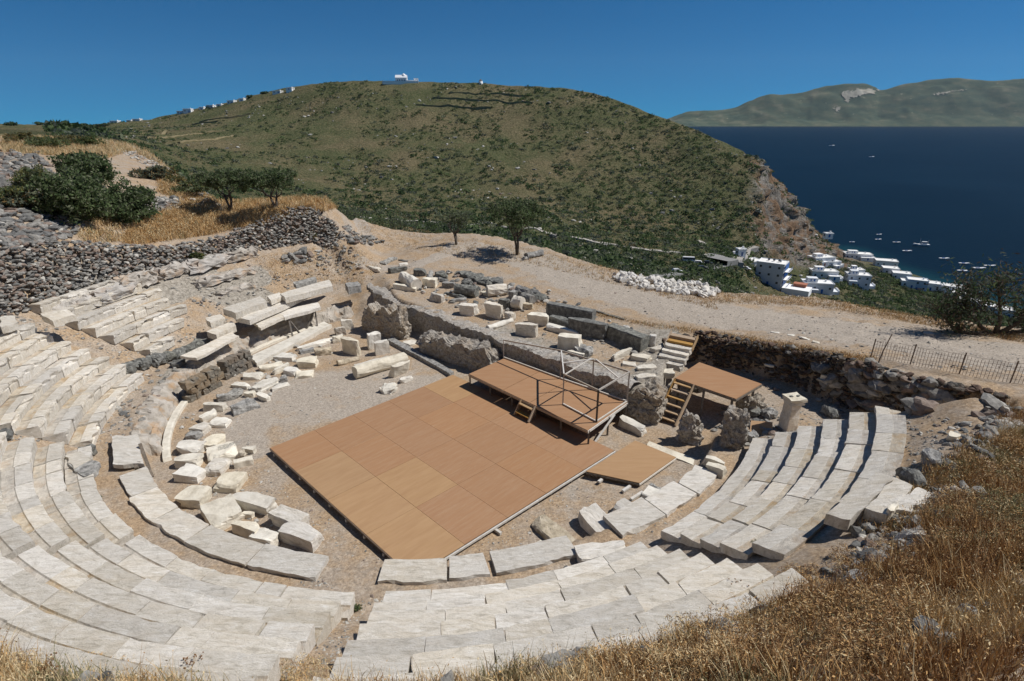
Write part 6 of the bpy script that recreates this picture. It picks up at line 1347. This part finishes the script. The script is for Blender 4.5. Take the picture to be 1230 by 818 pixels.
# pebbles and small stones everywhere
def pebbles(poly, n, s0, s1, label, seed, probs):
    r = np.random.default_rng(seed); P = px_scatter(poly, n, r); o = stones_mesh('pebbles', P, r.uniform(s0, s1, n)**1.0*r.choice([.6, 1, 1.8], n, p=(.6, .32, .08)), rub, seed, STN1, IC1F, probs=probs); tag(o, label, 'pebbles', kind='stuff')
pebbles([(230, 640), (330, 640), (470, 690), (610, 660), (800, 600), (830, 560), (700, 560), (560, 660), (480, 690), (320, 540), (500, 450), (420, 410), (300, 450), (210, 540)], 1500, .015, .04, 'small stones scattered over the orchestra floor', 31, (.3, .1, .1, .5))
pebbles([(150, 600), (400, 720), (640, 700), (860, 590), (860, 600), (640, 712), (400, 735), (330, 800), (400, 800), (440, 730), (400, 700), (160, 580)], 900, .015, .04, 'small stones in the gutter and the lower aisle', 32, (.3, .1, .1, .5))
pebbles([(430, 265), (640, 300), (980, 360), (1230, 410), (1230, 460), (1000, 425), (800, 385), (600, 340), (430, 340), (400, 300)], 2600, .02, .055, 'small stones scattered over the gravel terrace', 33, (.35, .15, .1, .4))
pebbles([(130, 380), (230, 330), (300, 315), (350, 300), (430, 300), (430, 340), (300, 390), (240, 420), (180, 440)], 1300, .02, .07, 'small stones on the slope among the left benches', 34, (.45, .15, .1, .3))
pebbles([(0, 515), (115, 530), (150, 540), (170, 440), (240, 400), (180, 400), (60, 385), (0, 375), (0, 390), (60, 400), (160, 440), (100, 530), (0, 530)], 900, .02, .08, 'small stones filling the left aisles', 35, (.45, .15, .1, .3))
pebbles([(880, 480), (1000, 495), (1130, 500), (1200, 520), (1130, 600), (1040, 640), (1100, 560), (1000, 510), (900, 520)], 900, .02, .08, 'small stones on bare earth around the right wedge', 36, (.4, .15, .2, .25))
pebbles([(450, 330), (600, 345), (790, 400), (790, 450), (620, 400), (470, 345)], 900, .02, .07, 'small stones among the blocks behind the stage', 37, (.4, .15, .2, .25))
# ------------------------------------------------------------------ fence on the terrace
fx = [U(a, b, z) for a, b, z in [(1045, 432, 2.75), (1100, 440, 3.0), (1160, 450, 3.2), (1232, 463, 3.3)]]
fen = empty('mesh_fence', fx[0]); tag(fen, 'low rusty wire mesh fence along the terrace edge at the right', 'fence')
L_ = []
for p, q_ in zip(fx[:-1], fx[1:]):
    for i in range(8): L_.append(Vector(p+(q_-p)*i/8))
L_.append(Vector(fx[-1]))
L_ = [Vector((p.x, p.y, gz(p.x, p.y)-.05)) for p in L_]
m = MB(); HF = .82
for i, p in enumerate(L_[:-1]):
    for k in range(2):
        q_ = p.lerp(L_[i+1], k/2); m.bar(q_, q_+Vector((.02*math.sin(i*2+k), 0, HF+.05*math.sin(i+k))), .010)
for k in range(6):
    z = .05+k*.16
    for a, b in zip(L_[:-1], L_[1:]): m.bar(a+Vector((0, 0, z)), b+Vector((0, 0, z)), .008)
local(m.build('wire_mesh', dark_metal), fen)
for i in (0, 7, 15, 22):
    m = MB(); p = L_[i]; m.bar(p, p+Vector((.02, 0, .95)), .035); local(m.build('post', dark_metal), fen)
p = G(1053, 440); m = MB(); m.tube([p-np.array([0, 0, .1]), p+np.array([.1, 0, .7]), p+np.array([.28, 0, 1.45])], [.03, .025, .02], 6); o = m.build('iron_stake', dark_metal); tag(o, 'leaning iron stake beside the left end of the fence', 'stake')
for i, (a, b, c_, d_) in enumerate([(925, 397, 936, 399), (946, 400, 958, 403), (961, 404, 974, 407), (976, 409, 988, 411)]):
    block(a, b, c_, d_, .22, .06, 'w', f'flat white edging stone on the gravel, {["leftmost", "second", "third", "rightmost"][i]} of a row of four', 'edging_stone', 'stone', group='white edging stones on the gravel')
block(632, 304, 651, 300, .5, .45, 'g', 'fallen grey column drum lying near the tall dark olive', 'column_drum', 'column drum', 'drum')
block(628, 309, 634, 308, .3, .25, 'g', 'small grey stone left of the fallen drum', 'boulder', 'boulder', 'boulder')
block(440, 313, 456, 316, .4, .25, 'm', 'pale pointed stone at the left of the gravel patch', rough=.05)
block(458, 314, 474, 308, .5, .2, 'g', 'flat greyish stone right of the pointed one', 'boulder', 'boulder', 'boulder')
block(479, 311, 490, 313, .25, .1, 'd', 'thin dark stone lying on the orange earth')
block(1110, 398, 1122, 400, .4, .15, 'm', 'flat pale stone at the terrace edge before the village', base=None)

# ------------------------------------------------------------------ village
def house(px, py, wpx, hm, dm, rz, label, D=None, mats=None, windows=(), floors=1, roof='flat', parapet=.5, name='white_house', cat='house', door=True, wm=None, extra=None, found=4):
    """px,py: foot of the near front; wpx: width in photo pixels; hm height, dm depth in metres"""
    p = GF(px, py)
    if p is None: p = UD(px, py, D or 300)
    if D: p = UD(px, py, D)
    wm = wm or wpx*p[1]/F/CT*1.0
    root = empty(name, p, rz); tag(root, label, cat); wmat, rmat = mats or (white_wall, roof_white)
    m = MB(); m.box((0, dm/2, hm/2-found/2), (wm, dm, hm+found)); m.build('wall', wmat, root)
    m = MB(); m.box((0, dm/2, hm+.08), (wm+.5, dm+.5, .2)); rf = m.build('roof', rmat, root)
    m = MB()
    for (c_, d_) in (((0, .0, hm+.3), (wm+.5, .2, .3)), ((0, dm, hm+.3), (wm+.5, .2, .3)), ((-wm/2, dm/2, hm+.3), (.2, dm, .3)), ((wm/2, dm/2, hm+.3), (.2, dm, .3))): m.box(c_, d_)
    m.build('parapet', wmat, rf)
    n = max(1, int(wm/3.2))
    for fl in range(floors):
        zc = hm*(fl+.55)/floors
        for i in range(n):
            x = wm*((i+.5)/n-.5)
            if fl == 0 and i == n//2 and door:
                m = MB(); m.box((x, -.03, 1.05), (1.0, .1, 2.1)); m.build('door', blue_paint, root); continue
            m = MB(); m.box((x, -.02, zc), (1.0, .08, 1.15)); w_ = m.build('window', window_dark, root)
            m = MB(); m.box((x, -.045, zc+.62), (1.2, .1, .1)); m.box((x, -.045, zc-.62), (1.2, .14, .1)); m.build('frame', white_wall, w_)
        k = max(1, int(dm/4))
        for i in range(k):
            for sx in (-1, 1):
                m = MB(); m.box((sx*(wm/2+.02), dm*(i+.5)/k, zc), (.08, 1.0, 1.1)); m.build('window', window_dark, root)
    if wm > 6 and name == 'white_house' and px < 1050:
        hs_ = random.Random(int(px*7+py)); xs_ = wm*hs_.uniform(-.3, .3); ah = hm*hs_.uniform(.45, .65)
        m = MB(); m.box((xs_, -1.6, ah/2-2), (wm*hs_.uniform(.3, .5), 3.1, ah+4)); an = m.build('annex', wmat, root)
        m = MB(); m.box((xs_, -3.2, ah*.5), (.9, .1, 1.7)); m.build('door', blue_paint if hs_.random() < .6 else tile_red, an)
        m = MB(); m.box((wm*.5+1.6, dm*.5, .2), (3.2, dm*.8, 1.6)); m.box((wm*.5+3.1, dm*.5, 1.3), (.2, dm*.8, .9)); m.build('terrace', wmat, root)
        m = MB(); m.box((-wm*.2, dm*.5, hm+1.2), (wm*.35, dm*.5, 2.2)); m.build('roof_room', wmat, root)
        for k_ in range(2): m = MB(); m.box((-wm*.2+(k_-.5)*1.6, dm*.25-.05, hm+1.3), (.7, .1, 1.0)); m.build('shutter', blue_paint, root)
    m = MB(); m.box((wm*.28, dm*.6, hm+.7), (.7, .7, 1.1)); m.build('chimney', wmat, rf)
    return root, wm, p
# the tall hotel: corner towards the camera
root, wm, p = house(921, 343, 0, 11.0, 9.5, R(-36), 'tall grey and white three storey hotel with blue balconies beside the cliff', wm=12.5, mats=(grey_wall, roof_white), floors=3, name='hotel', cat='hotel', D=262)
for fl in range(3):
    z = 11.5*fl/3
    m = MB(); m.box((13.5/2+1.0, 4.7, z+.1), (2.0, 9.4, .2)); b_ = m.build('balcony', white_wall, root)
    m = MB()
    for k in range(14): m.box((13.5/2+1.95, .2+k*.7, z+.65), (.06, .06, 1.0))
    m.box((13.5/2+1.95, 4.7, z+1.15), (.08, 9.4, .1)); m.build('railing', blue_paint, b_)
    m = MB(); m.box((13.5/2+.04, 4.7, z+2.0), (.1, 8.6, 2.6)); m.build('shutter', blue_paint, root)
for k in range(3):
    m = MB(); m.tube([(-2+k*2.4, 5, 11.6), (-2+k*2.4, 5, 12.4)], .55, 10); m.build('water_tank', window_dark, root)
m = MB(); m.box((13.5/2+6.2, 3.5, -1.2), (12, 9, 3.2)); m.build('terrace', white_wall, root)
m = MB(); m.box((13.5/2+7, 6.5, 1.8), (6, 4, .3)); m.box((13.5/2+7, 6.5, 1.0), (5.4, 3.6, 1.6)); m.build('annex_roof', tile_red, root)
house(905, 325, 0, 4.5, 7, R(20), 'low white annex behind the tall hotel', wm=12, D=276, name='annex', cat='building')
house(891, 308, 0, 3.4, 3, R(10), 'tiny white cube building at the end of the parking area', wm=4, D=268, name='small_building', cat='building')
HS = [(990, 319, 26, 5, 8, 12, 'white two part house nearest the cliff foot', 1), (1002, 321, 16, 3.5, 6, 12, 'lower white wing in front of the two part house', 1), (1031, 312, 28, 4.2, 9, -14, 'long low white house at the left end of the shore', 1),
      (990, 336, 28, 4.6, 7, -10, 'white single storey house with small dark windows, mid slope', 1), (982, 352, 32, 4.8, 8, -14, 'long blank walled house with flat white roof near the terrace edge', 1), (1030, 345, 24, 6.8, 8, -16, 'white cube house with two small windows above the dark trees', 2), (1029, 332, 15, 4.0, 6, -10, 'small flat roofed house behind the cube house', 1),
      (1064, 322, 22, 5.0, 9, -22, 'white boathouse, first of the shore row', 1), (1069, 331, 16, 4.6, 8, -22, 'narrow white boathouse, second of the shore row', 1), (1082, 337, 18, 4.4, 8, -26, 'white boathouse with broad roof, third of the shore row', 1), (1090, 346, 14, 4.2, 7, -26, 'small white boathouse below the third roof', 1), (1100, 349, 20, 6.4, 8, -28, 'blue and white two storey boathouse in the middle of the shore row', 2),
      (1117, 349, 18, 4.4, 8, -30, 'white boathouse with dark arches right of the blue one', 1), (1129, 352, 15, 4.2, 7, -30, 'small white boathouse before the pointed one', 1), (1143, 356, 18, 6.0, 8, -30, 'tall pale boathouse with wide roof slab at the row end', 2), (1153, 361, 20, 4.2, 8, -32, 'low white boathouse partly behind twigs', 1), (1163, 371, 20, 4.6, 8, -34, 'grey white house behind the twiggy tree', 1), (1183, 376, 18, 4.0, 8, -34, 'white house glimpsed through the twiggy tree', 1), (1205, 381, 18, 4.0, 8, -36, 'last white house showing through the twigs at right', 1)]
for i, (a, b, w_, h_, d_, rz_, lb, fl) in enumerate(HS):
    mats = (white_wall, roof_white) if i not in (4, 5, 16) else (grey_wall, roof_white)
    if i == 11: mats = (nmat('pale_blue_wall', [(.45, .55, .68), (.55, .63, .73)], scale=.5, rnd=0, bump=0), roof_white)
    house(a, b, w_, h_, d_, R(rz_), lb, mats=mats, floors=fl)
# hill top: chapel, windmill, ridge houses
def ridge_D(px): return float(np.interp(px, CP, [ (v[1] if v else 440) for v in r5]))
p = UD(482, 100, 588); root = empty('chapel', p, R(5)); tag(root, 'white chapel with forecourt on the very top of the hill', 'chapel')
m = MB(); m.box((0, 4, 2.0), (11, 8, 6)); m.build('nave', white_wall, root)
m = MB(); m.add([(-5.7, 0, 5), (5.7, 0, 5), (5.7, 8, 5), (-5.7, 8, 5), (-5.7, 4, 7.6), (5.7, 4, 7.6)], [(0, 1, 5, 4), (2, 3, 4, 5), (0, 4, 3), (1, 2, 5)]); m.build('roof', grey_wall, root)
m = MB(); m.tube([(2.5, 4, 5), (2.5, 4, 7.2), (2.5, 4, 8.4), (2.5, 4, 8.9)], [2.1, 2.0, 1.2, .1], 12); m.build('dome', white_wall, root, True)
m = MB(); m.box((0, -3, .3), (34, 1, 3.2)); m.box((10, 0, .8), (9, 6, 3.6)); m.box((14, 4, 2.2), (4, 4, 5)); m.box((-14, 1, .2), (8, 5, 2.6)); m.build('forecourt_wall', white_wall, root)
for k in range(4): m = MB(); m.box((-3.5+k*2.2, -.03, 2.6), (.8, .1, 1.3)); m.build('window', window_dark, root)
p = UD(577.5, 103, 582); root = empty('windmill', p); tag(root, 'small round windmill tower on the hill crest', 'windmill')
m = MB(); m.tube([(0, 0, -1), (0, 0, 4.2)], [2.2, 1.8], 14); m.build('tower', white_wall, root, True)
m = MB(); m.tube([(0, 0, 4.2), (0, 0, 5.9)], [2.0, .1], 14); m.build('cap', stone_dark, root)
m = MB(); m.box((0, -2.1, 1.0), (.9, .2, 1.8)); m.build('door', window_dark, root)
for i, (a, b, w_, h_, lb) in enumerate([(137, 149, 10, 5, 'white house with dark front, leftmost on the skyline ridge'), (155, 147.5, 6, 4, 'small white house, second on the skyline ridge'), (164, 146.5, 9, 4.6, 'white house, third on the skyline ridge'), (216, 136.5, 8, 4, 'long low white house on the ridge, behind trees'), (225, 135, 10, 5.4, 'bright white double house in the middle of the ridge'),
       (242, 131.5, 6, 3.6, 'small white house right of the double house'), (252, 129.5, 9, 4, 'wide pale house below the ridge top'), (263, 128, 6, 3.6, 'tiny white house next to the wide pale one'), (277, 124.5, 9, 4.6, 'white house on the rising ridge'), (290, 121.5, 6, 4, 'small white house higher on the ridge'), (332, 111.5, 11, 3, 'low white walls high on the hill shoulder'), (347, 107.5, 8, 2.6, 'faint white walls highest on the hill shoulder')]):
    D_ = ridge_D(a)*.97 if i != 12 else 520; house(a, b+.6, w_*.8, h_*.7, 6, R(rng.uniform(-10, 15)), lb, D=D_, name='ridge_house')
house(996, 285, 0, 1.8, 3, 0, 'lone white hut low on the cliff slope', wm=4, name='hut', cat='hut', found=1.0)

# ------------------------------------------------------------------ roads, cars
def ribbon(name, pts, w, mat, lift_=.25):
    P = [GF(a, b) for a, b in pts]; P = [Vector(p) for p in P if p is not None]; D = []
    for a, b in zip(P[:-1], P[1:]):
        n = max(1, int((b-a).length/2.5)); D += [a.lerp(b, i/n) for i in range(n)]
    D.append(P[-1]); V = []
    for i, p in enumerate(D):
        t = (D[min(i+1, len(D)-1)]-D[max(i-1, 0)]); t.z = 0; t.normalize(); s = Vector((t.y, -t.x, 0))
        zs = [gzf(p.x+s.x*w*k/2, p.y+s.y*w*k/2) or p.z for k in (-1, 0, 1)]; z = max(zs)
        for k in (-1, 1): V.append((p.x+s.x*w*k/2, p.y+s.y*w*k/2, z+lift_))
        for k in (-1, 1): V.append((p.x+s.x*w*k/2, p.y+s.y*w*k/2, z+lift_-2.5))
    Fc = []
    for i in range(len(D)-1):
        a = i*4; Fc += [(a, a+1, a+5, a+4), (a+2, a, a+4, a+6), (a+1, a+3, a+7, a+5)]
    o = mesh_obj(name, V, Fc, mat); tag(o, kind='structure'); return o
roadm = nmat('pale_road', [(.30, .28, .25), (.42, .39, .35)], scale=.5, rnd=0, bump=0); asph = nmat('asphalt_pale', [(.20, .20, .19), (.28, .275, .265)], scale=.4, rnd=0, bump=0)
ribbon('road', [(430, 262), (448, 263), (480, 265), (520, 267), (560, 270), (610, 274), (650, 278), (680, 284), (720, 293), (760, 298), (800, 303), (840, 306), (866, 308)], 3.0, roadm)
ribbon('road', [(780, 333), (810, 329), (830, 326), (852, 323), (870, 318)], 5.5, asph)
ribbon('parking', [(855, 314), (872, 311), (884, 314)], 16, asph, .35); ribbon('road', [(884, 316), (893, 308), (897, 300), (908, 297)], 4.5, roadm)
ribbon('footpath', [(838, 289), (846, 293), (842, 298)], 2.5, roadm); 
def car(px, py, rz, mat, label, name='parked_car', L=4.3, W=1.75, H=1.45, van=False, lift_=.35):
    p = GF(px, py); z = gzf(p[0], p[1]) or p[2]; root = empty(name, (p[0], p[1], z+lift_), rz); tag(root, label, 'van' if van else 'car', 'cars parked near the bend')
    m = MB(); hb = .75 if not van else 1.0
    pr = [(-L/2, .3), (-L/2, hb), (-L*.44, hb+.05), (-L*.34, H) if not van else (-L*.46, H), (L*.12, H) if not van else (L*.36, H), (L*.27, hb+.06) if not van else (L*.44, hb+.1), (L/2, hb-.12), (L/2, .3)]
    n = len(pr); V = [(x, s*W/2*(.86 if z_ > hb+.1 else 1), z_) for s in (-1, 1) for x, z_ in pr]; m.add(V, [tuple(range(n))[::-1], tuple(n+i for i in range(n))]+[(i, (i+1) % n, n+(i+1) % n, n+i) for i in range(n)]); m.build('body', mat, root)
    m = MB(); m.box((-L*.11 if not van else 0, 0, (hb+H)/2+.04), (L*.42 if not van else L*.8, W*.965, (H-hb)*.6)); m.build('side_window', window_dark, root)
    for x in (-L*.31, L*.31):
        for s in (-1, 1): m = MB(); m.tube([(x, s*(W/2-.2), .32), (x, s*(W/2+.02), .32)], .32, 12); m.build('wheel', rubber, root)
    return root
car(813, 328, R(8), car_white, 'white saloon car alone on the road left of the bend', lift_=.3)
car(827, 315, R(-12), car_white, 'white van parked leftmost above the road', 'parked_van', 6.5, 2.1, 2.5, True, .05)
car(840, 317, R(-18), car_white, 'white car parked right of the van', lift_=.05)
car(850, 317, R(-15), car_dark, 'dark car parked third above the road', lift_=.05)
car(843, 324, R(5), car_dark, 'dark car parked at the edge of the asphalt', lift_=.4)
car(882, 306, R(60), car_white, 'white car at the far corner of the parking area', lift_=.4)
car(896, 324, R(-25), car_white, 'white car beside the tall hotel', lift_=.1)
# ------------------------------------------------------------------ boats
hullm = nmat('hull_white', [(.62, .64, .66), (.75, .76, .77)], scale=1, rnd=.1, bump=0)
def boat(px, py, L, rz, label, cabin=False, D=None):
    p = U(px, py, SEA); root = empty('moored_boat', p, rz); tag(root, label, 'boat', 'small boats moored off the village')
    W = L*.3; H = L*.10; st_ = [(-.5, .7), (-.2, 1), (.15, .95), (.35, .6), (.5, .02)]; V = []
    for x, w_ in st_:
        for y, z in ((-w_*W/2, H), (-w_*W*.32, -.2), (w_*W*.32, -.2), (w_*W/2, H)): V.append((x*L, y, z+(.4*H if x > .3 else 0)))
    Fc = [(i*4+j, i*4+j+1, i*4+j+5, i*4+j+4) for i in range(4) for j in range(3)]+[(0, 1, 2, 3)]+[(i*4+3, i*4, i*4+4, i*4+7) for i in range(4)]
    mesh_obj('hull', V, Fc, hullm, root)
    m = MB(); m.box((-.1*L, 0, H+.15), (.22*L, W*.5, .5 if not cabin else .2)); m.build('seat' if not cabin else 'deck_box', blue_paint if not cabin else pale_wood, root)
    if cabin:
        m = MB(); m.box((-.18*L, 0, H+1.2), (.3*L, W*.6, 2.4)); cb = m.build('cabin', hullm, root)
        m = MB(); m.box((-.18*L, 0, H+1.6), (.305*L, W*.62, .6)); m.build('window', window_dark, cb)
        m = MB(); m.tube([(.1*L, 0, H), (.1*L, 0, H+5.5)], .12, 6); m.tube([(-.4*L, 0, H), (-.4*L, 0, H+4)], .1, 6); m.build('mast', pale_wood, root)
    return root
for a, b, L, rz_, lb in [(1056, 282, 6, 10, 'small white boat, farthest of the close pair'), (1055, 288, 6.5, 5, 'small white boat, nearer of the close pair'), (1023.5, 291, 5, -5, 'faint white boat nearest the cliff'), (1077, 291.5, 7, -8, 'white boat between the pair and the fishing boat'), (1089.5, 302, 8, -5, 'white boat below and left of the fishing boat'),
        (1134, 311, 8, -5, 'white boat right of the fishing boat'), (1158, 317, 8, -10, 'white boat above the twiggy tree, left one'), (1157, 326, 9, -12, 'white boat nearest the last boathouses'), (1175.5, 323, 10, -8, 'long white boat left of the twigs'), (1189, 320, 9, -5, 'white boat touching the twigs at right')]:
    boat(a, b, L, R(rz_), lb)
boat(1106, 295, 14, R(170), 'fishing boat with cabin and masts, largest off the village', True)
boat(999, 175.5, 34, R(20), 'tiny white vessel far out on the open bay'); boat(1047, 189, 22, R(20), 'tiny white vessel nearer on the open bay')
# pale buildings strung along the island shore
for i, (a, w_) in enumerate([(893, 14), (935, 8), (985, 10), (1030, 18), (1041, 10), (1056, 9), (1068, 6), (1105, 14), (1125, 8), (1160, 12), (1190, 9), (1200, 6), (1222, 10)]):
    p = U(a, 151.2, SEA+2); m = MB(); m.box((0, 0, 9), (w_*15, 60, 26)); o = m.build('shore_building', white_wall); o.location = tuple(p); tag(o, 'pale strip of buildings on the far island shore', 'building', 'pale buildings along the far shore')

fieldm = nmat('field_terrace', [(.20, .16, .09), (.30, .25, .14)], scale=.3, rnd=0, bump=0)
for pts in ([(165, 160), (200, 158), (240, 155)], [(175, 166), (210, 164), (245, 160), (270, 157)], [(190, 154), (230, 150), (262, 146)], [(215, 172), (250, 168), (280, 163)], [(240, 147), (275, 142), (300, 137)], [(520, 118), (560, 120), (600, 121), (640, 124)], [(540, 112), (590, 113), (640, 116)], [(500, 126), (545, 128), (590, 130)]):
    ribbon('field_terrace', pts, 2.2, fieldm, .5)
